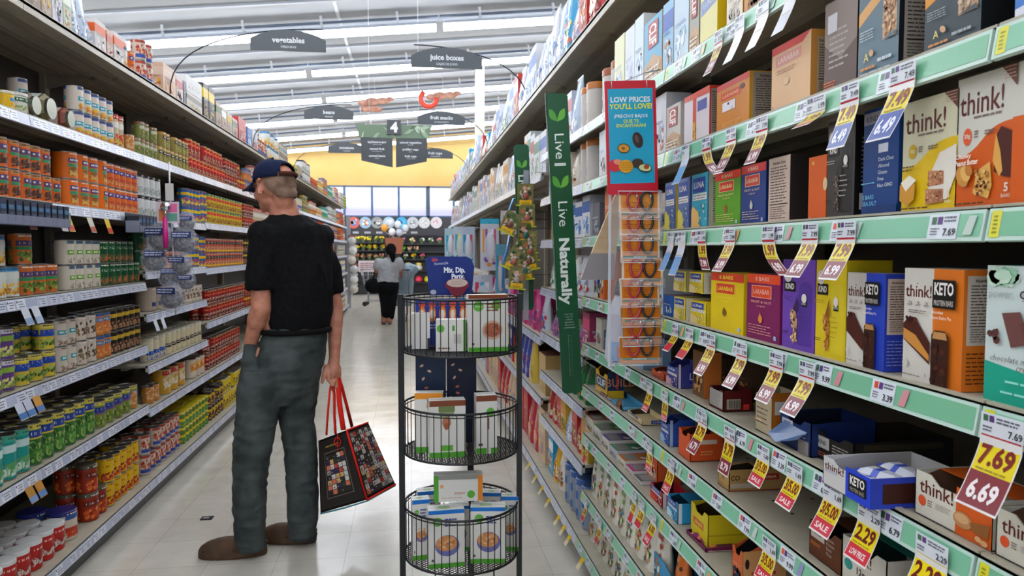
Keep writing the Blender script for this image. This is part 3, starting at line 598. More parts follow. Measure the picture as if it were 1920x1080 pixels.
# --- row at 1.957 m
cl = clif('#c9b08a'); 
top_row = [(1208, 1241, 18, '#c9ac86', cl, '#c9ac86', 'sand and sky blue oat bar box with a vertical red logo'), (1190, 1206, 25, '#cfdde6', gen('#cfdde6', ['#9fc3dd', '#e9eef2'], None, '#9fb6cf', 3), '#dfe6ea', 'shiny white and pale blue bar box left of the sand coloured box'),
 (1172, 1189, 45, '#d3dbe4', gen('#d3dbe4', ['#b9c9dd'], None, '#8fa9cf', 4), '#e6e8ea', 'shiny white bar box above the avocado sign'), (1152, 1170, 62, '#dfe0b0', gen('#dfe0b0', ['#cfd8e6'], None, '#9fb6cf', 5), '#e6e6c0', 'white and pale yellow bar box, leftmost above the avocado sign'),
 (1243, 1262, -5, '#7fb6d6', gen('#7fb6d6', ['#b98a6a', '#dfe9f0'], None, '#1f57b0', 6, '#1f57b0'), '#c3ccd3', 'sky blue bar box with a royal blue band'), (1264, 1291, -30, '#b9cfdd', gen('#b9cfdd', ['#dfe9f0', '#8fb6cf'], None, '#8fa9cf', 7), '#b9b4a6', 'pale icy blue bar box, fourth from the sand coloured box'),
 (1293, 1311, -30, '#8f948a', clif('#8f948a', '#9a9a8c'), '#77786e', 'grey green oat bar box with a red vertical logo, top bar shelf'), (1313, 1345, -40, '#dfd890', lambda a, w, h: (a.poly([(w * .05, h * .55), (w * .95, h * .65), (w * .95, h * .9), (w * .05, h * .8)], '#7b8fc0'), a.text('LUNA', w * .5, h * .72, h * .1, '#d9dcc0', w=w * .6)), '#e0c21c', 'pale yellow bar box with a blue logo, top bar shelf'),
 (1363, 1393, -60, '#ddd3c3', gen('#ddd3c3', ['#b9b0a3'], None, '#b5a890', 9), '#cb8a35', 'cream bar box beside the pale yellow one'), (1396, 1440, -90, '#c98730', gen('#c98730', ['#8a5a1c'], None, '#6a4010', 10), '#b97a28', 'amber bar box at the top of the picture'),
 (1445, 1500, -110, '#b9905a', gen('#b9905a', ['#8a5a1c'], None, '#6a4010', 11), '#a97a38', 'tan bar box at the top edge of the picture')]
for a0, a1, yt, base, fr_, sc_, lb in top_row:
    put_R('bar_box', a0, a1, yt, DT, dict(base=base, front=fr_, sidec=sc_), .10, label=lb, pxt=a1)
# ------------------------------------------------------------------ open display trays on the lower right decks
def tray_parts(w, hb, hf, d, base, front=None, side=None, inner='#4a3a2e', bars=None, lipc=None):
    """returns (box mesh, wrapper mesh or None): cut-open tray, lower at the front"""
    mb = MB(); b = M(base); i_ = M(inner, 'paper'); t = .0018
    mb.box(-w/2, 0, 0, w/2, d, .0015, b)
    mb.prism([(-w/2, 0), (w/2, 0), (w/2, hf), (w * .28, hf), (w * .16, hf * .82), (-w * .16, hf * .82), (-w * .28, hf), (-w/2, hf)], 0, t, b, 'y')
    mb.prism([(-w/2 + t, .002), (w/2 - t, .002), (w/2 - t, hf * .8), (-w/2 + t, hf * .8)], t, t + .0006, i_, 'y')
    mb.box(-w/2, d - t, 0, w/2, d, hb, b)
    for sx in (-1, 1):
        x0 = sx * w/2; x1 = sx * (w/2 - t)
        mb.prism([(0, 0), (d, 0), (d, hb), (d * .38, hb), (d * .12, hf), (0, hf)], min(x0, x1), max(x0, x1), b, 'x')
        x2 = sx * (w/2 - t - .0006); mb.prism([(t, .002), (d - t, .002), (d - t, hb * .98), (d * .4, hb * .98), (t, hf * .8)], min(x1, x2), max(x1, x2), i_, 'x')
    mb.prism([(-w/2 + .003, d * .40), (w/2 - .003, d * .40), (w/2 - .003, d - .002), (-w/2 + .003, d - .002)], hb - .0015, hb - .0005, M(lipc or base), 'z') if lipc else None
    if front: front(Art(mb, flat_map((-w/2, 0, 0), (1, 0, 0), (0, 0, 1), (0, -1, 0))), w, hf)
    if side: side(Art(mb, flat_map((w/2, 0, 0), (0, 1, 0), (0, 0, 1), (1, 0, 0))), d, min(hb, hf * 1.6))
    return mb
def wrapper_mesh(w, d, c1, c2):
    mb = MB(); n = 8; m1 = M(c1, 'foil'); m2 = M(c2, 'foil'); rows = []
    for i in range(n + 1):
        x = -w/2 + w * i / n; k = min(1, 4 * min(i, n - i) / n); rows.append([(x, -d/2, .004), (x, -d/4, .004 + .010 * k), (x, d/4, .004 + .010 * k), (x, d/2, .004), (x, 0, .0006)])
    for i in range(n):
        a, b = rows[i], rows[i + 1]; m = m2 if i in (0, n - 1, 3) else m1
        mb.add(a + b, [(0, 5, 6, 1), (1, 6, 7, 2), (2, 7, 8, 3), (3, 8, 9, 4), (4, 9, 5, 0)], m)
    return mb
def yat(px, z, x0):
    Y, Z = on_x(px, 467, x0)
    for _ in range(4): Y, Z = on_x(px, 467 + (EYE - z) / max(Y, .1) * F * .98, x0)
    return Y
NT = [0]
def put_T(px0, px1, pyt, deck, d, spec, label, x0=.784, nb=2, yaw=0.0, pxt=None, hbk=1.15, name='display_box', z_up=0.0, grp=None):
    z = deck + z_up + .001; ya, yb = yat(px0, z + .04, x0), yat(px1, z + .04, x0); wd = abs(ya - yb); hf = on_x(pxt or px0, pyt, x0)[1] - z
    kw = dict(spec); bars = kw.pop('bars', None)
    mb = tray_parts(wd, hf * hbk, hf, d, **kw)
    root = mb.build(name, None, (x0, (ya + yb) / 2, z), -pi / 2 + yaw); tag(root, label, 'box', grp)
    if bars and nb:
        rd = random.Random(int(px0)); R_ = root.matrix_basis.copy()
        for k in range(nb):
            NT[0] += 1
            wm = wrapper_mesh(min(wd * .80, .11), .036, *bars).build('wrapped_bar', None)
            q = Vector((rd.uniform(-.01, .01), d * (.28 + .5 * k / max(nb, 1)), hf * .25 + .010 * k)); wm.matrix_world = R_ @ Matrix.Translation(q) @ Matrix.Rotation(rd.uniform(-.25, .25), 4, 'Z')
            tag(wm, 'wrapped snack bar lying inside the %s' % label.split(',')[0].split(' on ')[0].replace(' display box', ' box'), 'snack bar', 'wrapped bars in the display boxes')
            wm['label'] = ' '.join(wm['label'].split()[:15])
    return root
D1, D2, D3_, D4_, D5 = 1.006, .815, .602, .34, BZ
def word(st, c, bgc=None, v=.55, hh=.3, w=.7, extra=None, u=.45, bold=.02):
    def f(a, W, H):
        if bgc: a.rect(W * (u - w/2 - .05), H * (v - hh * .8), W * (u + w/2 + .05), H * (v + hh * .8), bgc)
        a.text(st, W * u, H * v, H * hh, c, w=W * w, bold=bold)
        a.lines(W * .1, H * .08, W * .7, H * .2, c, 2, .3)
        if extra: extra(a, W, H)
    return f
def think_tray(acc, circ):
    def f(a, w, h):
        a.poly([(w * .56, 0), (w, 0), (w, h * .93), (w * .57, h)], acc); a.text('think!', w * .30, h * .70, h * .30, BR, w=w * .46, bold=.01)
        a.oval(w * .11, h * .36, w * .055, h * .12, circ); a.lines(w * .19, h * .28, w * .26, h * .44, '#7a6a60', 3); a.lines(w * .3, h * .3, w * .52, h * .44, '#8a7a70', 4, .3)
        a.oval(w * .66, h * .35, w * .12, h * .17, '#b98558'); a.oval(w * .65, h * .38, w * .09, h * .10, '#d0a273'); a.poly([(w * .75, h * .38), (w * .99, h * .5), (w * .97, h * .2), (w * .78, h * .22)], '#8f5a2c')
        a.oval(w * .86, h * .12, w * .04, h * .06, '#d9a873'); a.oval(w * .93, h * .09, w * .045, h * .06, '#d9a873'); a.lines(w * .6, h * .7, w * .8, h * .85, '#f3dccb', 3, .4)
    return f
# deck at 1.006 m
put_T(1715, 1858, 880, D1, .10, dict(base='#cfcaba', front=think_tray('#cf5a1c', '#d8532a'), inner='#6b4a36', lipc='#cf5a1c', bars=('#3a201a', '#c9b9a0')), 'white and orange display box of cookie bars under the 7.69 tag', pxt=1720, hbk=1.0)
put_T(1866, 2040, 950, D1, .10, dict(base='#cfcaba', front=think_tray('#cf5a1c', '#d8532a'), inner='#6b4a36'), 'white display box with brown lettering at the right picture edge below 6.69', pxt=1868, nb=0, hbk=1.0)
tk = put_T(1543, 1632, 853, D1, .17, dict(base='#c3c1bf', front=lambda a, w, h: (a.rect(w * .5, 0, w, h, '#2440c0'), a.text('think!', w * .25, h * .72, h * .24, BR, w=w * .42, bold=.01), a.lines(w * .04, h * .5, w * .35, h * .58, '#5a6fae', 2, .3), a.rect(w * .57, h * .25, w * .92, h * .86, '#14120f'), a.text('KETO', w * .745, h * .66, h * .28, '#e6e2da', w=w * .29, bold=.03), a.text('PROTEIN BARS', w * .745, h * .36, h * .13, '#a9a59c', w=w * .28)), inner='#a8a4a2', side=lambda a, w, h: (a.rect(0, 0, w, h, '#2a3fae'), a.rect(w * .12, h * .15, w * .97, h * .80, '#3a1812')), bars=('#c9ccd8', '#3f55c0')), 'white and blue keto display box with open top under the dark boxes', nb=3, hbk=1.0, x0=.72)
put_T(1524, 1600, 800, D1, .20, dict(base='#1c1a17', front=lambda a, w, h: (a.rect(w * .08, h * .40, w * .42, h * .80, '#a9a6a2'), a.text('KIND', w * .25, h * .6, h * .14, '#3a3733', bold=.02), a.lines(w * .5, h * .3, w * .9, h * .7, '#a9a49a', 4, .35), a.lines(w * .1, h * .1, w * .35, h * .28, '#8a4a3a', 2, .5)), inner='#2a2218', side=lambda a, w, h: a.rect(w * .1, h * .72, w * .9, h * .9, '#3a3324')), 'long black nut bar display box beside the navy one', pxt=1526, nb=0, hbk=1.05, x0=.80)
def torn(root, w):
    mb = MB(); P = [(-w/2, 0, .05), (w/2, 0, .045), (w * .42, -.02, .03), (-w * .2, -.034, .012), (-w * .62, -.03, .022)]
    mb.add(P, [(0, 1, 2, 3, 4)], M('#4f6a96', 'foil')); mb.add([(x, y + .0008, z) for x, y, z in P], [(4, 3, 2, 1, 0)], M('#9fb0c9', 'foil')); mb.build('torn_flap', root)
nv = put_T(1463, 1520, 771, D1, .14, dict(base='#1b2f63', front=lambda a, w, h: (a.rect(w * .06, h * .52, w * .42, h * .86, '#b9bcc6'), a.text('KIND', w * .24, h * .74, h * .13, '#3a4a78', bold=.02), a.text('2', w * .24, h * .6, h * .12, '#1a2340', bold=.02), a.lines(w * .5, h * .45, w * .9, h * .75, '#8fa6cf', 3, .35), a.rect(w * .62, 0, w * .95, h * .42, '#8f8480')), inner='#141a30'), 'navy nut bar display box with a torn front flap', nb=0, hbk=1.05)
torn(nv, .09)
put_T(1416, 1447, 735, D1, .06, dict(base='#b0a184', front=lambda a, w, h: (a.rect(w * .05, h * .78, w * .55, h * .92, '#3a332a'), a.lines(w * .1, h * .2, w * .8, h * .7, '#5a4a3a', 4, .25)), inner='#8a7a60', side=lambda a, w, h: (a.rect(0, 0, w, h, '#b0641f'), a.rect(w * .1, h * .5, w * .8, h * .8, '#c9c3bd')), bars=('#a8641f', '#c9a060')), 'small kraft and orange display box beside the dark red one', nb=1)
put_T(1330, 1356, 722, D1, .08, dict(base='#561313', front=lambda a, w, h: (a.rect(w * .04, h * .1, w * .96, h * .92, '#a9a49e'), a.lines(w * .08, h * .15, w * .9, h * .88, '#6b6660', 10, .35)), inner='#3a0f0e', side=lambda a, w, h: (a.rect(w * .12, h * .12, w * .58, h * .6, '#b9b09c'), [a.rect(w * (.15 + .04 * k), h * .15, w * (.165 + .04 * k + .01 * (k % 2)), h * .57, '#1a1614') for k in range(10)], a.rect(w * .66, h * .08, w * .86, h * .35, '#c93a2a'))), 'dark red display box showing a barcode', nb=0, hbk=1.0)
for a_, b_, yt, c_, s_, lb in ((1299, 1320, 655, '#6b4a2a', '#b5662a', 'kraft brown nut bar box behind the 6.99 tags, left one'), (1345, 1362, 668, '#4f3a26', '#6b4e30', 'brown carton at the back behind the dark red display box'), (1384, 1404, 675, '#4a3722', '#5a4630', 'brown carton at the back right of the first brown one')):
    put_R('bar_box', a_, b_, yt, D1, dict(base=c_, sidec=s_, front=gen(c_, ['#3a2414', '#c9935a'], None, '#a97a4a', int(a_))), .05, x0=.80 if yt < 660 else .9, label=lb)
put_T(1250, 1272, 680, D1, .075, dict(base='#3b3f86', front=luna('#4a4486', '#7a5a9a', '#c9a0b0'), inner='#20205a', side=lambda a, w, h: (a.rect(0, 0, w * .1, h, '#c9c3cf'), a.rect(w * .45, h * .2, w * .9, h * .8, '#28308a'), a.text('LU', w * .68, h * .5, h * .3, '#c9cbe0'))), 'violet blue bar display box near the carabiner strip', nb=1)
put_T(1222, 1245, 690, D1, .07, dict(base='#cf5426', front=gen('#cf5426', ['#e07a3a', '#2f5a9c'], None, '#f0d0b0'), inner='#5a2410', bars=('#d9622c', '#b03a1a')), 'orange bar display box behind the carabiner strip', nb=1)
# deck at .815 m
put_T(1117, 1139, 690, D2, .07, dict(base='#d3a51e', front=word('CLIF', '#d9e0e9', '#1e3050'), inner='#3a2a10', side=lambda a, w, h: (a.rect(0, h * .3, w, h, '#22304f'), a.rect(w * .5, h * .35, w * .65, h * .9, '#c93a2a'), a.text('BUILD', w * .8, h * .6, h * .3, '#d98a5a'))), 'yellow and navy bar display box at the far end of the sixth deck', nb=1)
put_T(1126, 1168, 732, D2, .09, dict(base='#4f9fc6', front=word('CLIF', '#e9e3da', '#8f2024', .5, .26, .42, lambda a, w, h: (a.blobs(w * .7, 0, w, h * .9, ['#6b4632', '#8a5f45'], 14, w * .06, 2),), .28), inner='#2a1a10', side=lambda a, w, h: a.rect(0, h * .55, w, h * .72, '#8fc3dd')), 'sky blue energy bar display box with a red logo patch', nb=0)
put_T(1177, 1204, 768, D2, .085, dict(base='#cdb98c', front=lambda a, w, h: (a.rect(w * .1, h * .52, w * .72, h * .9, '#274a96'), a.text('LUNA', w * .4, h * .7, h * .16, '#d9d5c3', w=w * .45), a.oval(w * .6, h * .2, w * .25, h * .15, '#c9a05a')), inner='#3a2c1a', side=lambda a, w, h: (a.rect(w * .38, h * .2, w * .95, h * .75, '#1d3f93'), a.text('LUNA', w * .68, h * .47, h * .26, '#e0ddd0', w=w * .46))), 'beige display box with a blue four letter logo', nb=0)
put_T(1239, 1256, 785, D2, .08, dict(base='#2a4fa6', front=luna('#2a4fa6', '#1f4292', '#8fb3d3'), inner='#14255a', side=lambda a, w, h: (a.rect(0, 0, w * .12, h, '#9fb6d9'), a.rect(w * .45, h * .2, w * .9, h * .7, '#1a3580')), lipc='#1e3c88'), 'royal blue bar display box beside the plain orange one', nb=0, hbk=1.2)
put_T(1272, 1294, 800, D2, .10, dict(base='#cf5220', inner='#3a1a10', side=lambda a, w, h: (a.rect(w * .15, h * .62, w * .8, h * .78, '#d9c3ae'), a.lines(w * .3, h * .2, w * .7, h * .4, '#e08a5a', 2))), 'plain orange display box under the 8.79 tag', nb=0, hbk=1.0)
put_T(1347, 1367, 868, D2, .20, dict(base='#b08a52', front=word('6', '#7a5a2a', None, .5, .2, .2), inner='#2e2212', side=lambda a, w, h: (a.text('CO', w * .08, h * .62, h * .22, '#4a3a26', bold=.02), a.text('Cookie', w * .22, h * .55, h * .12, '#8a6a3a'), a.rect(w * .38, h * .48, w * .66, h * .78, '#b93a2a'), a.text('LARABAR', w * .52, h * .63, h * .13, '#e0c79a', bold=.02), a.rect(w * .02, h * .14, w * .34, h * .36, '#b9ab96'), a.rect(0, 0, w, h * .04, '#b0402a')), lipc='#a5834a'), 'long tan cookie bar display box above the empty perforated deck', nb=0, hbk=1.0)
put_T(1517, 1577, 972, D2, .11, dict(base='#5c3018', front=lambda a, w, h: (a.rect(w * .06, h * .56, w * .48, h * .9, '#b9aca3'), a.text('KIND', w * .27, h * .74, h * .11, '#6b5044', bold=.02), [a.text(t_, w * .56, h * (.78 - .14 * k), h * .09, '#b9a596', al='l', maxw=w * .36) for k, t_ in enumerate(('Peanut', 'Protein', 'Dark', 'Choc'))], a.lines(w * .06, h * .34, w * .4, h * .46, '#b0602a', 2, .6)), inner='#221208', lipc='#4a2614'), 'brown nut bar display box beside the teal and white one', nb=0, hbk=1.0)
put_T(1578, 1660, 1000, D2, .13, dict(base='#cbc6b8', front=lambda a, w, h: (a.text('think!', w * .38, h * .72, h * .22, BR, w=w * .6, bold=.01), a.oval(w * .16, h * .42, w * .10, h * .12, '#2f8f86'), a.text('12g', w * .45, h * .4, h * .15, '#3a2a28', bold=.02)), inner='#17403c', lipc='#17756a'), 'white and teal mint protein display box at the bottom edge', nb=0, hbk=1.0, pxt=1580)
put_T(1700, 1800, 1075, D2, .13, dict(base='#cbc6b8', front=word('think!', BR, None, .6, .2, .6), inner='#14504a', lipc='#14695e'), 'second white and teal display box behind the 2.29 tag', nb=0, hbk=1.0, pxt=1702)
# deck at .602 m
put_T(1372, 1392, 1018, D3_, .11, dict(base='#c25a26', front=gen('#c25a26', ['#22283a'], None, '#e0a070'), inner='#181418', side=lambda a, w, h: (a.rect(0, 0, w, h * .9, '#c9915a'), a.oval(w * .1, h * .6, w * .05, h * .12, '#2a1a14'), a.lines(w * .2, h * .15, w * .8, h * .45, '#b9402a', 2))), 'orange and black display box behind the bottom 5.00 sale tag', nb=2)
put_T(1287, 1323, 992, D3_, .10, dict(base='#6d1846', front=lambda a, w, h: a.lines(w * .08, h * .3, w * .9, h * .8, '#a0607a', 4, .25), inner='#2a0c1a', side=lambda a, w, h: (a.rect(w * .06, h * .06, w * .8, h * .3, '#b9a596'), a.text('CO', w * .15, h * .5, h * .15, '#d9c3cf', bold=.02), a.text('cookie', w * .5, h * .48, h * .1, '#c97a5a'), a.rect(w * .78, h * .4, w * .92, h * .6, '#cf4a26')), lipc='#5c143c', bars=('#7a2050', '#c9704a')), 'plum purple bar display box beside the yellow one', nb=1, hbk=1.0)
put_T(1295, 1327, 938, D3_, .14, dict(base='#d3bd1e', front=word('LARABAR', '#e0c94a', '#c0442a', .5, .14, .5), inner='#3a2c10', side=lambda a, w, h: a.rect(0, h * .35, w, h * .40, '#b5a018')), 'bright yellow bar display box with low open front', nb=0, hbk=1.0, x0=.80)
put_T(1251, 1272, 925, D3_, .09, dict(base='#2b93c3', front=luna('#2b93c3', '#1f80b0', '#bfe0ea'), inner='#123a50', side=lambda a, w, h: (a.rect(0, 0, w * .12, h, '#c9d9df'), a.rect(w * .6, h * .3, w * .95, h * .7, '#1a3580')), lipc='#2484b0'), 'turquoise bar display box beside the red one', nb=1, hbk=1.0)
put_T(1220, 1243, 903, D3_, .08, dict(base='#b51f28', front=luna('#b51f28', '#9a1820', '#d94a3a'), inner='#2a0c0c', side=lambda a, w, h: a.rect(0, 0, w * .14, h, '#c9b9b5')), 'crimson bar display box, first on its deck', nb=1, hbk=1.0)
put_T(1214, 1232, 838, D3_, .09, dict(base='#cf5a2a', front=gen('#cf5a2a', ['#e08a4a', '#f0e0d0'], None, '#ffffff'), inner='#2a1c14', lipc='#8a6a5a'), 'tall orange and white carton behind the crimson display box', nb=0, x0=.84)
for k in range(7):   # cartons of toddler snacks lying in a row
    px0 = 1098 + k * 15; c_ = ['#cfcabb', '#c9c5c0', '#d3cdbf', '#b9b4c0', '#cfcabb', '#c9c5bd', '#bdb8b4'][k]
    a2 = ['#b5623a', '#5a8a4a', '#6a5a9a', '#4a8a6a', '#c9702a', '#c02a80', '#5a5a60'][k]
    put_R('snack_carton', px0, px0 + 13.5, 776 + k * 19, D3_, dict(base=c_, front=gen(c_, ['#6b4632', a2, '#8fae6a'], None, '#7a6a5a', k), topc=a2, top=lambda a, w, h, a2=a2: (a.rect(w * .1, h * .1, w * .9, h * .5, '#8d8a86'), a.blobs(0, h * .5, w, h, [a2, '#d9d3c6'], 9, w * .15, 3))), .12, label='white toddler snack carton with a %s lid lying in the slanted row' % ['rust', 'green', 'violet', 'sea green', 'orange', 'magenta', 'grey'][k], x0=.786)
# decks .34 and .13: upright pouches and cartons
def pouch_mesh(w, h, d, base, art, c2=None):
    mb = MB(); m = M(base, 'foil'); n = 6; L = []
    for i in range(n + 1):
        z = h * i / n; k = max(0, 1 - (i / n) ** 2.2); ww = w * (.92 + .08 * k)
        L.append([(-ww/2, d/2 - d * .1 * k, z), (-ww/4, d/2 - d/2 * k, z), (ww/4, d/2 - d/2 * k, z), (ww/2, d/2 - d * .1 * k, z), (ww/2, d/2 + d * .1 * k + .001, z), (ww/4, d/2 + d/2 * k + .001, z), (-ww/4, d/2 + d/2 * k + .001, z), (-ww/2, d/2 + d * .1 * k + .001, z)])
    for i in range(n): mb.add(L[i] + L[i + 1], [(j, (j + 1) % 8, 8 + (j + 1) % 8, 8 + j) for j in range(8)], m, True)
    mb.add(L[0], [tuple(range(8))[::-1]], m); mb.add(L[n], [tuple(range(8))], m)
    def fm(u, v, l):
        k = max(0, 1 - (min(v / h, 1)) ** 2.2); x = u - w/2; e = min(1, max(0, (abs(x) - w/4) / (w/4))); y = d/2 - d/2 * k * (1 - e) - d * .1 * k * e
        return Vector((x, y - l - .0012, v))
    a = Art(mb, fm, 'foil'); art(a, w * .92 + w * .04, h); mb.box(-w * .45, d/2 - .0006, h, w * .45, d/2 + .0006, h + .008, M(c2 or base, 'foil'))
    return mb
def tod(cols, bgc, wd):
    return lambda a, w, h: (a.rect(w * .12, h * .80, w * .9, h * .9, cols[0]), a.lines(w * .18, h * .66, w * .82, h * .75, cols[1], 1, .8), a.blobs(w * .14, h * .08, w * .88, h * .5, cols + ['#6b4632', '#d9c8a0'], 26, w * .11, 3), a.oval(w * .75, h * .6, w * .10, w * .10, cols[1]))
rd = random.Random(5); i_ = 0
TC = [('#d8d2c0', ['#7a9a4a', '#b5452a', '#8a5a3a'], 'puffs'), ('#d3cdc0', ['#8a5a3a', '#4a7a3a', '#b98a5a'], 'oats'), ('#cfcabb', ['#c93a3a', '#5a8a4a', '#d9b04a'], 'melts'), ('#dad5c6', ['#5a4a8a', '#4a8a6a', '#8a6a4a'], 'rice'), ('#c9c6b5', ['#3a7a9a', '#6a9a3a', '#9a5a3a'], 'sticks')]
for dz, y0, y1, nm_, hh in ((D4_, 2.16, 3.1, 'on the second lowest deck', .215), (D5, 2.30, 3.1, 'on the lowest deck', .175)):
    y = y0; k = 0
    while y < y1 - .05:
        bgc, cols, wd_ = TC[k % 5]; o = pouch_mesh(.098, hh, .05, bgc, tod(cols, bgc, wd_)).build('snack_pouch', None, (.785, y + .05, dz + .001), -pi / 2)
        tag(o, 'cream %s pouch %s, %s of the row' % (['puff', 'oat cookie', 'fruit melt', 'rice cake', 'snack stick'][k % 5], nm_, ['nearest', 'second', 'third', 'fourth', 'fifth', 'sixth', 'seventh', 'eighth', 'farthest', 'last'][k]), 'pouch'); y += .104; k += 1
op = pouch_mesh(.07, .20, .05, '#cf6a1c', lambda a, w, h: [a.oval(w * u, h * v, w * .09, w * .10, '#2a1a10', 10) for u, v in ((.25, .85), (.6, .8), (.4, .62), (.8, .6), (.3, .4), (.65, .38), (.5, .2))]).build('snack_pouch', None, (.79, 2.06, D4_ + .001), -pi / 2); tag(op, 'orange pouch with dark spots at the end of the white pouches', 'pouch')
put_T(1226, 1330, 1050, D4_, .14, dict(base='#2d8fc0', front=lambda a, w, h: a.rect(0, h * .1, w, h * .3, '#1f78a8'), inner='#3a2614'), 'wide blue open display box at the bottom edge beside the orange pouch', nb=0, pxt=1240, hbk=1.5)

# boxes seen between the carabiner strip and the green banner
mid = [(1090, 1130, 640, 1.006, '#8f8a80', ['#3a6a5a', '#22405a', '#c03a30'], 'grey and teal boxes'), (1205, 1222, 620, 1.006, '#3a6a9a', ['#c9d6e3', '#b5402a'], 'blue box')]
for y, z, w_, h_, base, cols, lb in ((2.95, 1.213, .10, .20, '#c9641e', ['#e08a3a', '#2a3a5c', '#d9d3c9'], 'orange cat litter style tall snack bag behind the wooden hook board'), (2.85, 1.475, .10, .20, '#cf6a22', ['#27477a', '#dfe6ee'], 'orange and navy cereal bar carton beyond the wooden board'), (3.04, 1.475, .12, .14, '#5d6069', ['#7d8089', '#9a9da5'], 'grey carton beside the green banner'),
        (3.03, 1.213, .11, .15, '#b9b5ac', ['#a02a50', '#2a4fae', '#6a8a3a'], 'clear bag with berry pink and blue print beside the green banner'), (2.4, 1.213, .14, .17, '#6aa0c3', ['#2a4a8a', '#cf5a4a', '#dfe6ee'], 'pale blue carton below the orange ones'), (2.62, 1.006, .14, .10, '#4f5a3a', ['#6a7a4a', '#2a3a2a'], 'olive green tray behind the carabiner strip'),
        (2.84, 1.006, .12, .08, '#1f3a52', ['#c03030', '#3a9a8a', '#8a5a3a'], 'dark blue and teal snack tray'), (2.45, 1.006, .12, .10, '#8ab0cf', ['#cf5a5a', '#dfe9f0'], 'light blue snack tray with pink squares'), (2.20, 1.475, .10, .12, '#b9b0a0', ['#6a5a4a', '#3a5a8a'], 'cream snack carton behind the carabiner cards'), (2.25, 1.213, .10, .14, '#c9d6de', ['#3a6aa0', '#8a5a3a'], 'white and blue carton behind the carabiner cards'), (2.98, 1.006, .09, .12, '#b9b4a8', ['#3a6a8a', '#c06a3a'], 'off white snack tray beside the green banner')):
    tag(carton_mesh(w_, h_, .10, base, front=gen(base, cols, None, '#e9e6df', int(y * 100)), sidec=base).build('snack_carton', None, (.79, y, z + .001), -pi / 2), lb.replace('cat litter style ', ''), 'carton')
for k in range(7):   # glossy baby cereal tubs and cartons on the upper decks
    y = 2.22 + k * .115
    tag(carton_mesh(.105, .19, .08, '#c6d3df' if k % 2 else '#d6dde2', front=gen('#c6d3df', ['#9fc0de', '#e9eef2', '#d99a7a'], None, '#7fa0cf', k)).build('cereal_carton', None, (.782, y, DU + .001), -pi / 2), 'glossy pale cereal carton behind the avocado sign, %s from the near end' % ['first', 'second', 'third', 'fourth', 'fifth', 'sixth', 'seventh'][k], 'carton', 'pale cereal cartons beside the avocado sign')
for z, ys_ in ((DU, (3.22, 3.33)), (DT, (2.82, 2.95)), (DM, (2.62, 2.74))):
    for k, y in enumerate(ys_):
        for lv in range(2 if z == DU else 1):
            mb = MB(); r, h = .048, .20 if z != DM else .17
            mb.lathe([(r * .9, 0), (r, .006), (r, h * .84), (r * .97, h * .85)], 24, [M('#c9c3bb'), M('#cdc6be'), M('#c9c3bb')]); mb.lathe([(r * 1.03, h * .85), (r * 1.03, h * .97), (r * .96, h)], 24, M('#c9762a' if z != DT else '#a85a2e', 'plastic'))
            a = Art(mb, cyl_map(r)); a.cur = .01; a.rect(-.02, h * .2, .025, h * .38, '#2a3f8a'); a.oval(0, h * .65, .012, .012, '#3a4a7a'); a.lines(-.02, h * .45, .03, h * .56, '#7a7a86', 3)
            if lv == 0 or z == DU:
                tag(mb.build('formula_canister', None, (.84, y, z + .001 + lv * .2515), -pi / 2 - .5), 'white canister with an orange lid, %s deck, %s%s' % ({DU: 'fifth', DT: 'sixth', DM: 'fourth'}[z], ['nearer', 'farther'][k], ', upper' if lv else ''), 'canister')

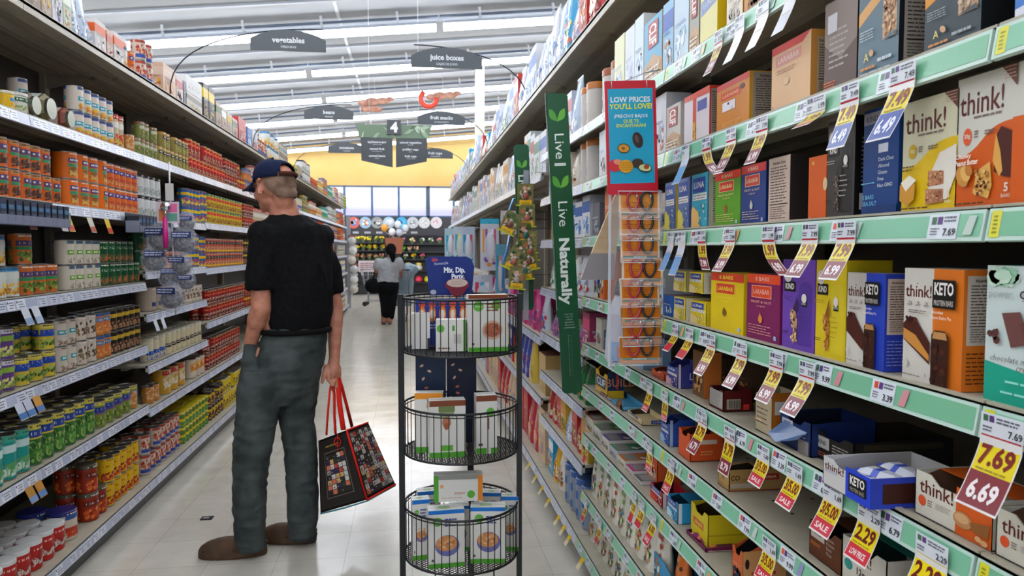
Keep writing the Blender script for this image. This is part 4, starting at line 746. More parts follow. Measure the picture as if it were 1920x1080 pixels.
# ------------------------------------------------------------------ hanging price tags
def price_tag(px, deck, n1, n2, style='maroon', w=.05, h1=.040, h2=.030, out=.032, curl=0.0, label='', dy=0.0, bottom=None):
    """paper tag tucked in the channel at pixel column px of the deck's rail; hangs and leans out into the aisle"""
    zt = deck - .036; Y = yat(px, zt, XR - .008) + dy; mb = MB(); H = h1 + h2; n = 8; wh = .030
    def f(u, v, l):                       # v = 0 bottom .. H top, then the slip inside the channel
        t = 1 - min(v, H) / H; x = XR - .010 - out * (t ** 1.3) - .003; y = Y + w / 2 - u + curl * t * t * (-1)
        if v > H: x = XR - .0150; y = Y + w / 2 - u
        return Vector((x - l, y, zt - H + v))
    a = Art(mb, f, 'plastic', .0002)
    def strip(u0, v0, u1, v1, c, k=6):
        pts = []
        for i in range(k + 1): v = v0 + (v1 - v0) * i / k; pts += [(u0, v), (u1, v)]
        a.put(pts, [(2 * i, 2 * i + 1, 2 * i + 3, 2 * i + 2) for i in range(k)], c)
    c1, c2, t1, t2 = {'maroon': ('#dcc81c', '#7c2830', '#7a2420', '#e6dcdc'), 'blue': ('#dcc81c', '#3a4f9a', '#7a2420', '#dfe3f0'), 'sale': ('#dcc81c', '#c02f3c', '#7a2420', '#f0dfe0'), 'low': ('#e3cf14', '#c9303c', '#6b1c20', '#f3e3e3'), 'plain': ('#c9cddd', '#6f9fd0', '#4a4f7a', '#e6ebf3'), 'white': ('#cfd0d6', '#bfc3ce', '#4a4f7a', '#8a8fa0')}[style]
    strip(-.002, -.002, w + .002, H + .002, '#d9d6d3'); strip(0, h2, w, H, c1); strip(0, .001, w, h2, c2)
    if style in ('maroon', 'blue'): strip(0, H - .006, w, H + .001, '#c4303a', 1)
    a.text(n1, w / 2, h2 + h1 * .48, h1 * .52, t1, w=w * .86, bold=.035)
    if style in ('maroon', 'blue'): a.text(n2, w / 2, h2 * .5, h2 * .52, t2, w=w * .74, bold=.035)
    elif n2: a.text(n2, w / 2, h2 * .5, h2 * .42, t2, w=w * .7, bold=.02)
    a.lines(w * .1, h2 + .001, w * .9, h2 + h1 * .14, '#a08a1a', 1, .4)
    strip(0, H + .001, w + .004, H + wh, '#d3d7de', 1); a.rect(.004, H + wh * .62, .012, H + wh * .9, '#3d6b4e'); a.rect(.014, H + wh * .62, .022, H + wh * .9, '#5a3a78'); a.lines(.026, H + wh * .6, w, H + wh * .9, '#5d6270', 2); a.lines(.004, H + wh * .15, .02, H + wh * .45, '#5d6270', 2); a.text(n1 if len(n1) < 5 else '1.69', w - .008, H + wh * .3, wh * .3, '#2a2d33', bold=.02)
    o = mb.build('price_tag'); return tag(o, label, 'price tag')
pt = price_tag
pt(1885, DK, '7.69', '6.69', w=.064, h1=.046, h2=.042, out=.036, label='large yellow and maroon 7.69 over 6.69 tag at the right edge')
pt(1700, DU, '7.49', '6.49', 'blue', w=.055, h1=.044, h2=.042, out=.04, label='yellow and blue 7.49 over 6.49 tag hanging over the dark blue box')
pt(1600, DU, '7.49', '6.49', 'blue', w=.05, h1=.040, h2=.040, out=.026, label='yellow and blue 7.49 tag hanging over the charcoal box')
pt(1536, DU, '1.99', '', 'sale', w=.06, h1=.02, h2=.006, out=.03, label='yellow 1.99 tag curled up under the fifth shelf')
pt(1434, DU, '7.99', '6.99', w=.05, out=.028, label='7.99 over 6.99 tag hanging above the navy blue box'); pt(1376, DU, '7.99', '6.99', w=.05, out=.03, label='7.99 over 6.99 tag hanging above the grass green box')
pt(1329, DU, '1.99', '6.99', w=.05, out=.01, curl=.09, label='curled 1.99 tag left of the one above the grass green box'); pt(1290, DU, '', '', 'plain', w=.05, h1=.03, h2=.045, out=.03, label='blue and white tag hanging above the teal dotted box')
pt(1593, DM, '7.99', '6.99', w=.052, out=.034, label='7.99 over 6.99 tag hanging in front of the yellow nut bar box'); pt(1525, DM, '7.99', '6.99', w=.052, out=.036, label='7.99 over 6.99 tag hanging in front of the purple nut bar box')
pt(1446, DM, '1.99', '6.99', w=.05, out=.012, curl=.09, label='curled 1.99 tag above the magenta fruit bar box'); pt(1374, DM, '7.99', '6.99', w=.05, out=.034, label='7.99 over 6.99 tag above the bright yellow fruit bar box'); pt(1320, DM, '1.99', '7.99', w=.05, out=.006, curl=.04, label='straight 1.99 tag left of the one above the bright yellow box')
pt(1283, DM, '', '', 'plain', w=.05, h1=.04, h2=.05, out=.03, label='pale blue tag above the four small yellow boxes'); pt(1262, DM, '', '', 'plain', w=.045, h1=.03, h2=.05, out=.03, label='white and blue tag next to the carabiner strip')
pt(1519, DK, '7.99', '6.99', w=.052, out=.040, label='7.99 over 6.99 tag hanging over the navy display box'); pt(1461, DK, '7.99', '6.99', w=.052, out=.034, label='7.99 over 6.99 tag hanging beside the kraft and orange display box')
pt(1396, DK, '7.99', '6.99', w=.05, out=.036, label='7.99 over 6.99 tag hanging above the dark red display box'); pt(1338, DK, '7.99', '6.99', w=.05, out=.036, label='7.99 over 6.99 tag hanging above the violet blue display box')
pt(1297, DK, '12.99', '', 'sale', w=.05, h1=.03, h2=.02, out=.03, label='small yellow and pink tag left of the 7.99 tags'); pt(1270, DK, '2.59', '', 'sale', w=.045, h1=.025, h2=.02, out=.03, label='small faded tag nearest the carabiner strip')
pt(1752, D1, '2.29', 'LOW PRICE', 'low', w=.062, h1=.046, h2=.026, out=.03, label='yellow 2.29 tag cut by the bottom edge'); pt(1635, D1, '2.29', 'LOW PRICE', 'low', w=.056, h1=.042, h2=.022, out=.026, label='yellow 2.29 low price tag over the teal display box')
pt(1567, D1, '3/5.00', 'SALE', 'sale', w=.056, h1=.036, h2=.022, out=.028, label='3/5.00 sale tag over the brown display box'); pt(1495, D1, '3/5.00', 'SALE', 'sale', w=.054, h1=.036, h2=.020, out=.026, label='3/5.00 sale tag over the right end of the tan display box')
pt(1436, D1, '3/5.00', 'SALE', 'sale', w=.052, h1=.034, h2=.020, out=.022, label='3/5.00 sale tag over the middle of the tan display box'); pt(1373, D1, '9.79', '8.79', w=.052, h1=.05, h2=.032, out=.018, label='tall 9.79 tag over the tan display box'); pt(1322, D1, '8.79', '6.79', w=.052, h1=.042, h2=.032, out=.034, label='8.79 tag hanging over the plain orange display box')
pt(1251, D1, '3/5.00', 'SALE', 'sale', w=.045, h1=.04, h2=.018, out=.006, label='small yellow tag over the royal blue display box'); pt(1222, D1, '2.99', 'SALE', 'sale', w=.05, h1=.04, h2=.02, out=.02, label='small yellow tag over the beige display box')
pt(1447, D2, '3/5.00', 'SALE', 'sale', w=.054, h1=.036, h2=.022, out=.02, label='3/5.00 sale tag over the orange and black display box'); pt(1262, D2, '9.79', 'SALE', 'sale', w=.05, h1=.04, h2=.025, out=.02, label='yellow tag over the turquoise display box'); pt(1222, D2, '6.79', 'SALE', 'sale', w=.05, h1=.04, h2=.02, out=.008, label='yellow tag over the crimson display box')
pt(1229, D3_, '6.00', 'SALE', 'sale', w=.05, h1=.036, h2=.03, out=.03, label='yellow and pink tag above the spotted orange pouch'); pt(1207, D3_, '2.00', '', 'sale', w=.05, h1=.036, h2=.02, out=.02, label='yellow tag above the white pouches, second'); pt(1193, D3_, '7.00', '', 'sale', w=.04, h1=.04, h2=.03, out=.02, label='yellow tag above the white pouches, third')
pt(1104, D3_, '2.00', '', 'sale', w=.04, h1=.03, h2=.03, out=.02, label='small tag at the far end of the second lowest green rail'); pt(1128, D4_, '4.00', '', 'sale', w=.045, h1=.04, h2=.02, out=.02, label='small yellow tag on the lowest hanging rail, nearer'); pt(1101, D4_, '2.00', '', 'sale', w=.045, h1=.04, h2=.02, out=.02, label='small yellow tag on the lowest hanging rail, farther')
for k, (px_, st_) in enumerate(((1437, 'white'), (1392, 'white'), (1352, 'maroon'), (1490, 'white'))): pt(px_, DT, '3.99' if st_ == 'maroon' else '', '2.99' if st_ == 'maroon' else '', st_, w=.045, h1=.040, h2=.035, out=.03, label=['long white tag under the sixth shelf, second from the right', 'narrow white tag under the sixth shelf, middle', 'yellow and mauve tag under the sixth shelf, leftmost', 'long white tag under the sixth shelf, nearest'][k])
# ------------------------------------------------------------------ hanging merchandise strips and banners on the right
# low prices sign over a clip strip of carabiner cards, facing up the aisle
root = empty('price_sign', (.664, 2.12, 1.585), 0, 'red framed turquoise low prices sign with avocados and mango above the carabiner cards', 'sign')
root.rotation_euler = (0, radians(-2.2), radians(-4))
mb = MB(); a = Art(mb, flat_map((-.077, -.0025, 0), (1, 0, 0), (0, 0, 1), (0, -1, 0)), 'plastic'); W, Hh = .154, .335
mb.prism([(-.077 + x * W, z * Hh) for x, z in ((.02, 0), (.98, 0), (1, .01), (1, .99), (.98, 1), (.02, 1), (0, .99), (0, .01))], -.0025, .0025, M('#c3152b', 'plastic'), 'y')
a.rect(W * .06, Hh * .095, W * .94, Hh * .93, '#129fc4')
a.text('LOW PRICES', W * .5, Hh * .835, .0150, '#dfe9ee', w=W * .78, bold=.03); a.text("YOU'LL LOVE!", W * .5, Hh * .775, .0150, '#e8dc2e', w=W * .84, bold=.03)
a.text('¡PRECIOS BAJOS', W * .5, Hh * .69, .0095, '#dfe9ee', w=W * .66, bold=.02); a.text('QUE TE', W * .5, Hh * .645, .0095, '#d9e04a', w=W * .3, bold=.02); a.text('ENCANTARÁN!', W * .5, Hh * .605, .0095, '#d9e04a', w=W * .58, bold=.02)
a.oval(W * .62, Hh * .475, .0155, .024, '#33251f', rot=.25); a.oval(W * .60, Hh * .485, .006, .012, '#5a4a40', rot=.25)
a.oval(W * .34, Hh * .405, .019, .0145, '#3f3a1c', rot=-.1); a.oval(W * .34, Hh * .405, .0165, .0115, '#d08f2a', rot=-.1); a.oval(W * .33, Hh * .405, .0055, .0045, '#8a5518')
a.oval(W * .16, Hh * .255, .019, .0185, '#cf2a34'); a.oval(W * .22, Hh * .285, .014, .008, '#e08a6a', rot=-.2); a.oval(W * .60, Hh * .27, .018, .014, '#3a2a1f')
a.oval(W * .37, Hh * .245, .0215, .0195, '#e0a312'); [a.rect(W * .27 + k * .008, Hh * .20, W * .275 + k * .008, Hh * .29, '#b9740e') for k in range(5)]; [a.rect(W * .25, Hh * (.215 + k * .02), W * .50, Hh * (.218 + k * .02), '#b9740e') for k in range(4)]
a.oval(W * .74, Hh * .225, .0205, .0125, '#3f3a1c', rot=-.15); a.oval(W * .74, Hh * .227, .0185, .0100, '#c9cf94', rot=-.15); a.oval(W * .77, Hh * .235, .008, .007, '#9a3f1a')
mb.build('sign_panel', root)
m2 = MB()
for x in (-.056, .050): m2.tube([(x, -.004, .312), (x, -.006, .325), (x, .0, .341), (x, .004, .325)], .0012, M('#c9cdd2', 'metal'), 6)
m2.build('clip', root); m3 = MB(); m3.tube([(-.03, .006, .33), (.05, .012, .36), (.10, .02, .37)], .002, M('#b9bdc4', 'metal'), 6); m3.build('bracket', root)
strip = empty('clip_strip', (.675, 2.14, 1.07), 0, 'clear plastic clip strip holding the carabiner cards below the low prices sign', 'merchandising strip')
mb = MB(); mb.box(-.072, .012, -.01, .082, .0135, .52, clear('clear_strip', '#c3c7cf', .16, .12)); mb.box(-.076, .006, -.01, -.070, .016, .53, clear('clear_edge', '#d9dde4', .6)); mb.box(.080, .006, -.01, .086, .016, .53, clear('clear_edge', '#d9dde4', .6)); mb.build('backing', strip)
zc = [1.512, 1.448, 1.383, 1.312, 1.250, 1.190, 1.132, 1.075]
for k, z in enumerate(zc):
    c = empty('carabiner_card', (.684 + [0, .002, .003, .010, .002, .006, .010, .002][k], 2.118 - .0015 * k, z), radians([-3, -2, 3, -4, 2, 0, 3, -2][k]), '%s orange card with a red and a black carabiner, counted from the top' % ['first', 'second', 'third', 'fourth', 'fifth', 'sixth', 'seventh', 'eighth and lowest'][k], 'carabiner pack', 'orange carabiner cards on the clip strip')
    c.rotation_euler.x = radians(-4)
    mb = MB(); mb.box(-.062, -.001, .0, .062, .0005, .082, M('#e8cdb0' if k < 5 else '#b9782a')); a = Art(mb, flat_map((-.062, -.001, 0), (1, 0, 0), (0, 0, 1), (0, -1, 0)))
    a.rect(.006, .004, .118, .078, ['#dc9040', '#dc8a34', '#db842a', '#d97c1c', '#d6781a', '#cf7212', '#c96e10', '#c96c10'][k]); a.rect(.008, .010, .116, .017, '#1f6a4c'); a.lines(.04, .0115, .085, .0155, '#c9dccf', 1, .8); a.lines(.012, .024, .112, .05, '#8a4f12', 4, .2, k)
    mb.build('card', c)
    for sx, cc, nm_ in ((-.021, '#b0323c', 'red_carabiner'), (.021, '#262524', 'black_carabiner')):
        m = MB(); P = []
        for q in range(20):
            t = 2 * pi * q / 20; P.append((sx + (.0175 + .003 * sin(t)) * cos(t), -.008, .051 + .027 * sin(t) + .002 * cos(t)))
        m.tube(P, .0038, M(cc, 'plastic'), 8, closed=True)
        m.tube([(sx + .012, -.0085, .06), (sx + .013, -.0085, .072)], .0032, M('#b9bcc2', 'chrome'), 8); m.build(nm_, c)
    m = MB()
    m.tube([(-.066, -.012, -.004), (.066, -.012, -.004), (.066, -.012, .08), (-.066, -.012, .08)], .0022, clear('clamshell', '#e6e6ea', .55, .08), 6, closed=True); m.box(-.064, -.0155, .0, .064, -.015, .018 if k > 2 else .03, clear('glare_pane', '#ffffff', .10 , .05)); m.build('clamshell', c)  # low white pane over each card imitates glare, taller on the top three
# wooden hook board and white bottle behind the strip
mb = MB(); mb.prism([(-.085, 0), (.03, 0), (.06, .30), (.04, .30)], -.006, .006, mix_mat('pale_wood', '#b59a78', '#c9b08c', scale=3, stretch=(1, 1, 12), rough=.6), 'y')
mb.prism([(-.085, 0), (.03, 0), (.033, .09), (-.052, .09)], -.008, -.006, M('#8f8a8c'), 'y')
tag(mb.build('wooden_board', loc=(.66, 2.42, 1.315)), 'pale wooden board hanging behind the carabiner cards', 'board')
mb = MB(); mb.lathe([(.05, 0), (.056, .01), (.046, .16), (.024, .215), (.02, .225)], 20, M('#aeb0ba', 'plastic')); mb.lathe([(.024, .222), (.026, .235), (.018, .27), (.0, .275)], 16, M('#1d1d20', 'plastic'))
a = Art(mb, cyl_map(.0575)); a.cur = .01; a.rect(-.05, .01, .05, .07, '#6f9cc6'); a.rect(-.03, .02, -.005, .055, '#cf6a6a'); a.rect(.005, .02, .03, .055, '#c95a5a'); a.lines(-.045, .0, .045, .02, '#2a4a8a', 2)
tag(mb.build('hanging_bottle', loc=(.70, 2.35, 1.045)), 'white plastic bottle with a black cap and blue label behind the carabiner cards', 'bottle')

# the two long green banners that stick out from the shelving
def banner(loc, H_, W_, tilt, texts, label, second=None):
    root = empty('aisle_banner', loc, 0, label, 'banner'); root.rotation_euler = (0, tilt, radians(-3))
    mb = MB(); r = .012; pts = [(-W_/2, r), (-W_/2 + r, 0), (W_/2 - r, 0), (W_/2, r), (W_/2, H_ - r), (W_/2 - r, H_), (-W_/2 + r, H_), (-W_/2, H_ - r)]
    mb.prism(pts, -.003, .003, M('#0d4f2c', 'plastic'), 'y'); a = Art(mb, flat_map((-W_/2, -.003, 0), (1, 0, 0), (0, 0, 1), (0, -1, 0)), 'plastic'); texts(a, W_, H_)
    mb.build('panel', root)
    if second:
        x0, z0, w2, h2 = second; mb = MB(); mb.prism([(x0, z0), (x0 + w2, z0 + .002), (x0 + w2, z0 + h2), (x0, z0 + h2)], .006, .011, M('#0c4627', 'plastic'), 'y')
        a = Art(mb, flat_map((x0, .006, z0), (1, 0, 0), (0, 0, 1), (0, -1, 0)), 'plastic'); a.rect(.002, .03, .0035, h2 - .1, '#b9c9bd'); mb.build('rear_panel', root)
    m = MB(); m.tube([(0, .004, H_ * .55), (.04, .03, H_ * .56), (XR - loc[0] - .005, .05, H_ * .57)], .003, M('#b9bdc4', 'metal'), 6); m.build('bracket', root); return root
def leaf(a, u, v, s):
    for sx, c in ((-1, '#4f9a35'), (1, '#63ad3c')):
        P = [(u, v)]; n = 8
        for i in range(n + 1): t = i / n; P.append((u + sx * s * (t * .85 - .10 * sin(pi * t)), v + s * (.15 + t * 1.15) + s * .30 * sin(pi * t)))
        for i in range(n - 1, 0, -1): t = i / n; P.append((u + sx * s * (t * .85 + .30 * sin(pi * t)), v + s * (1.15 * t) * .95 - s * .22 * sin(pi * t)))
        a.poly(P, c)
    a.poly([(u - s * .03, v - s * .12), (u + s * .03, v - s * .12), (u, v + s * .3)], '#3f8a2c')
def t1(a, w, h):
    R = -pi / 2; W_ = '#dfe8e0'; u = w * .46
    leaf(a, w * .45, h - .115, .040); a.text('Live', u + .004, h - .22, .040, W_, w=.105, rot=R); a.rect(w * .2, h - .302, w * .75, h - .290, '#c9d3cb')
    leaf(a, w * .45, h - .395, .040); a.text('Live', u + .004, h - .505, .040, W_, w=.105, rot=R, bold=-.0); a.text('Naturally', u + .002, h - .75, .042, W_, w=.285, rot=R, bold=.035)
    for k, s_ in enumerate(('Free from', 'over 101', 'artificial', 'ingredients,', 'flavors and', 'preservatives')): a.text(s_, w * .52, h - .932 - .0115 * k, .0062, '#b9cdbd', maxw=w * .7)
    a.lines(w * .42, h - 1.20, w * .46, h - 1.02, '#9ab5a0', 24, .35); a.lines(w * .55, h - 1.21, w * .59, h - 1.02, '#6f9078', 24, .3)
banner((.690, 3.04, .800), 1.275, .088, radians(-3.2), t1, 'long green Live Naturally banner with leaf logos hanging to the right of the basket rack', (-.05, .33, .05, .95))
def t2(a, w, h):
    R = -pi / 2; leaf(a, w * .5, h - .13, .034); a.text('Live N', w * .5, h - .25, .044, '#dfe8e0', w=.16, rot=R, bold=.02)
banner((.655, 4.06, 1.075), .93, .085, radians(-2.0), t2, 'shorter green banner with a leaf logo farther down the right shelving')

# plaid of hanging packets: yellow topped cards and blue clip strips
for k, (px, py, py2) in enumerate(((960, 372, 430), (962, 440, 540))):
    pass
def polytube(name, pts, r, c, label, cat, flat=.25):
    mb = MB(); mb.tube(pts, r, M(c, 'plastic'), 10, flat=flat); p0 = Vector(pts[0]); mb.tube([p0, p0 + Vector((.05, .03, 0)), Vector((XR + .49, p0.y + .03, p0.z))], .003, M('#8d9096', 'metal'), 6); return tag(mb.build(name), label, cat)
q = lambda px, py, y: P3(px, py, y)
polytube('hook_strip', [q(963, 372, 4.1), q(958, 385, 4.1), q(948, 412, 4.1), q(938, 428, 4.1)], [.020, .019, .012, .007], '#1b8fd0', 'bright blue plastic bottle opener shaped hanger above the yellow cards', 'hanger')
polytube('hook_strip', [q(958, 428, 4.15), q(950, 470, 4.15), q(944, 490, 4.15), q(942, 540, 4.15)], [.022, .022, .024, .024], '#1a78c0', 'long blue hanging strip behind the yellow cards', 'hanger')
mb = MB(); mb.box(.632, 4.035, 1.02, .662, 4.04, 1.86, clear('clear_strip2', '#a9adb5', .6)); mb.tube([(.647, 4.04, 1.84), (.70, 4.04, 1.85), (XR + .3, 4.04, 1.845)], .003, M('#b9bdc4', 'metal'), 6); tag(mb.build('clip_strip'), 'clear vertical strip that carries the yellow footed trinket cards', 'merchandising strip')
rd = random.Random(9)
spots = [(985, 385), (988, 425), (948, 436), (985, 458), (992, 474), (970, 490), (996, 489), (955, 505), (995, 506), (985, 524), (968, 541)]
for k, (px, py) in enumerate(spots):
    c = empty('trinket_card', tuple(q(px, py, 4.0 - .006 * k)), radians(rd.uniform(-15, 15)), 'green and yellow trinket card on the clip strip, %s from the top' % ['first', 'second', 'third', 'fourth', 'fifth', 'sixth', 'seventh', 'eighth', 'ninth', 'tenth', 'eleventh'][k], 'trinket pack', 'yellow footed trinket cards on the clip strip')
    c.rotation_euler.y = [0, 0, .45, 0, 0, .3, -.1, .5, -.2, -.1, .1][k]
    mb = MB(); mb.box(-.045, 0, 0, .045, .002, .12, M('#6b6a3a')); a = Art(mb, flat_map((-.045, 0, 0), (1, 0, 0), (0, 0, 1), (0, -1, 0))); a.blobs(.004, .01, .086, .116, ['#a9673f', '#3f5a2a', '#c9a08a', '#8a7a3a', '#2a3a24', '#b9b39a'], 40, .012, k); a.rect(-.008, -.004, .098, .004, '#b5b81e'); a.rect(.012, .006, .08, .030, '#dcae14'); a.lines(.024, .007, .07, .017, '#8a6a10', 1, .5)
    mb.build('card', c); m = MB(); m.ball((0, -.010, .05), (.017, .010, .020), M(['#8f4436', '#a9604f', '#7a4a3a', '#17604f', '#a99888', '#6a4a3c'][k % 6], 'plastic'), 10); m.ball((0, -.012, .072), .010, M('#b9a9a0', 'plastic'), 8); m.build('figurine', c)
# baby goods on pegs at the far right
for k, (px, py, y, w_, h_, c1, cols, lb) in enumerate(((918, 410, 5.6, .145, .40, '#b9bcc4', ['#d98a2a', '#7a4a90', '#c9c3cf', '#ddd9e0', '#b94a6a'], 'tall clear pack of coloured spoons with a turquoise header'), (878, 425, 6.6, .12, .36, '#aab9c9', ['#2f8fb5', '#dfe6ee', '#c03a5a'], 'blister pack with a blue soother above the rack, right one'), (862, 425, 7.2, .12, .36, '#b5c3cc', ['#2f9fb5', '#e8dc5a', '#e9eef2'], 'blister pack with a yellow soother, middle one'), (845, 428, 7.8, .13, .36, '#a5c3cc', ['#1f9fbf', '#dfe6ee', '#c04a6a'], 'blister pack with a turquoise soother, left one'),
        (938, 458, 5.3, .07, .42, '#5a93a9', ['#1f7f9a', '#cf7a3a', '#9a8ac0'], 'teal hanging bottle brush pack'), (905, 515, 5.8, .16, .30, '#b9bfca', ['#c03a5a', '#4fa3c0', '#dfe3ea'], 'lower blister pack beside the blue party mix sign'), (955, 395, 4.9, .12, .16, '#b9b4ac', ['#8f959f', '#dfe6ee'], 'small white hanging pack'))):
    X, Z = on_y(px, py, y); o = empty('hanging_pack', (X, y, Z - h_), 0, lb, 'blister pack')
    mb = MB(); mb.box(-w_/2, 0, 0, w_/2, .003, h_, M(c1)); a = Art(mb, flat_map((-w_/2, 0, 0), (1, 0, 0), (0, 0, 1), (0, -1, 0)))
    a.rect(0, h_ * .90, w_, h_, '#35a3bf' if k == 0 else c1); n = len(cols)
    for j in range(n): a.rect(w_ * (.12 + .76 * j / n), h_ * .35, w_ * (.12 + .76 * (j + .75) / n), h_ * .80, cols[j])
    a.blobs(w_ * .1, h_ * .05, w_ * .9, h_ * .35, cols, 14, w_ * .12, k); mb.build('card', o)
    m = MB(); m.ball((0, -.02, h_ * .45), (w_ * .33, .02, h_ * .28), clear('blister', '#e9eef3', .3, .08), 12); m.build('blister', o)
    m = MB(); m.tube([(0, -.006, h_ - .03), (0, .006, h_ - .01), (XR + .49 - X, .012, h_)], .003, M('#8d9096', 'metal'), 6); m.build('peg', o)
# ------------------------------------------------------------------ cans and jars on the left shelving
def can_mesh(r, h, base, art=None, lid='#8f8d86', rim='#9b9a94', kind='tin', reps=2, band=None, n=24, cap=None):
    mb = MB(); tin = M(rim, 'metal'); b = M(base, kind); seg = [(r * .97, 0), (r, .002), (r * .985, .006), (r * .985, h - .006)]
    if cap:
        mb.lathe([(r * .93, 0), (r * .985, .004), (r * .985, h * .80), (r * .93, h * .86)], n, b); mb.lathe([(r * 1.0, h * .86), (r * 1.0, h * .985), (r * .96, h)], n, M(cap, 'plastic'))
    else:
        mb.lathe([(r * .97, 0), (r, .0015), (r, .004)], n, tin); mb.lathe([(r * .985, .004), (r * .985, h - .004)], n, b); mb.lathe([(r, h - .004), (r, h - .001), (r * .95, h), (r * .93, h - .003)], n, [tin, tin, tin]); mb.lathe([(r * .93, h - .003), (r * .6, h - .0028)], n, M(lid, 'metal'))
    if art:
        for k in range(reps):
            a = Art(mb, cyl_map(r * .987, -pi / 2 + 2 * pi * k / reps), kind, .00011); a.cur = .009; art(a, pi * r, h)
    return mb
def L_(cols, logo='#5a4470', wd=None, logoc='#e6dfd0', v=(.72, .60), mid=None, midc=None, pic=(.06, .46), wid=.62, seed=2, top=None, topc=None):
    """label art: logo block, coloured band, food picture"""
    def f(a, w, h):
        W = w * wid
        if top: a.rect(-W/2, h * .84, W/2, h * .97, top)
        a.blobs(-W/2, h * pic[0], W/2, h * pic[1], cols, 44, h * .075, seed)
        if mid: a.rect(-W/2, h * mid[0], W/2, h * mid[1], midc)
        if logo: a.rect(-W/2 * .95, h * v[1], W/2 * .95, h * (v[1] + .17), logo)
        if wd: a.lines(-W/2 * .75, h * (v[1] + .035), W/2 * .75, h * (v[1] + .145), logoc, 1 + seed % 2, .62, seed + len(wd), False)
        a.lines(-W/2 * .8, h * .88, W/2 * .8, h * .95, logoc if not top else '#5a5048', 1, .6, seed)
    return f
GREENS = ['#5d7a2a', '#7f9a3c', '#3f5a20', '#9fae58']; BEANS = ['#4a2f24', '#6b4636', '#35211a', '#8a6248']; CORN = ['#d9a03a', '#e6bc5a', '#b97a26']; TOM = ['#c2401f', '#a02a16', '#d9622c']
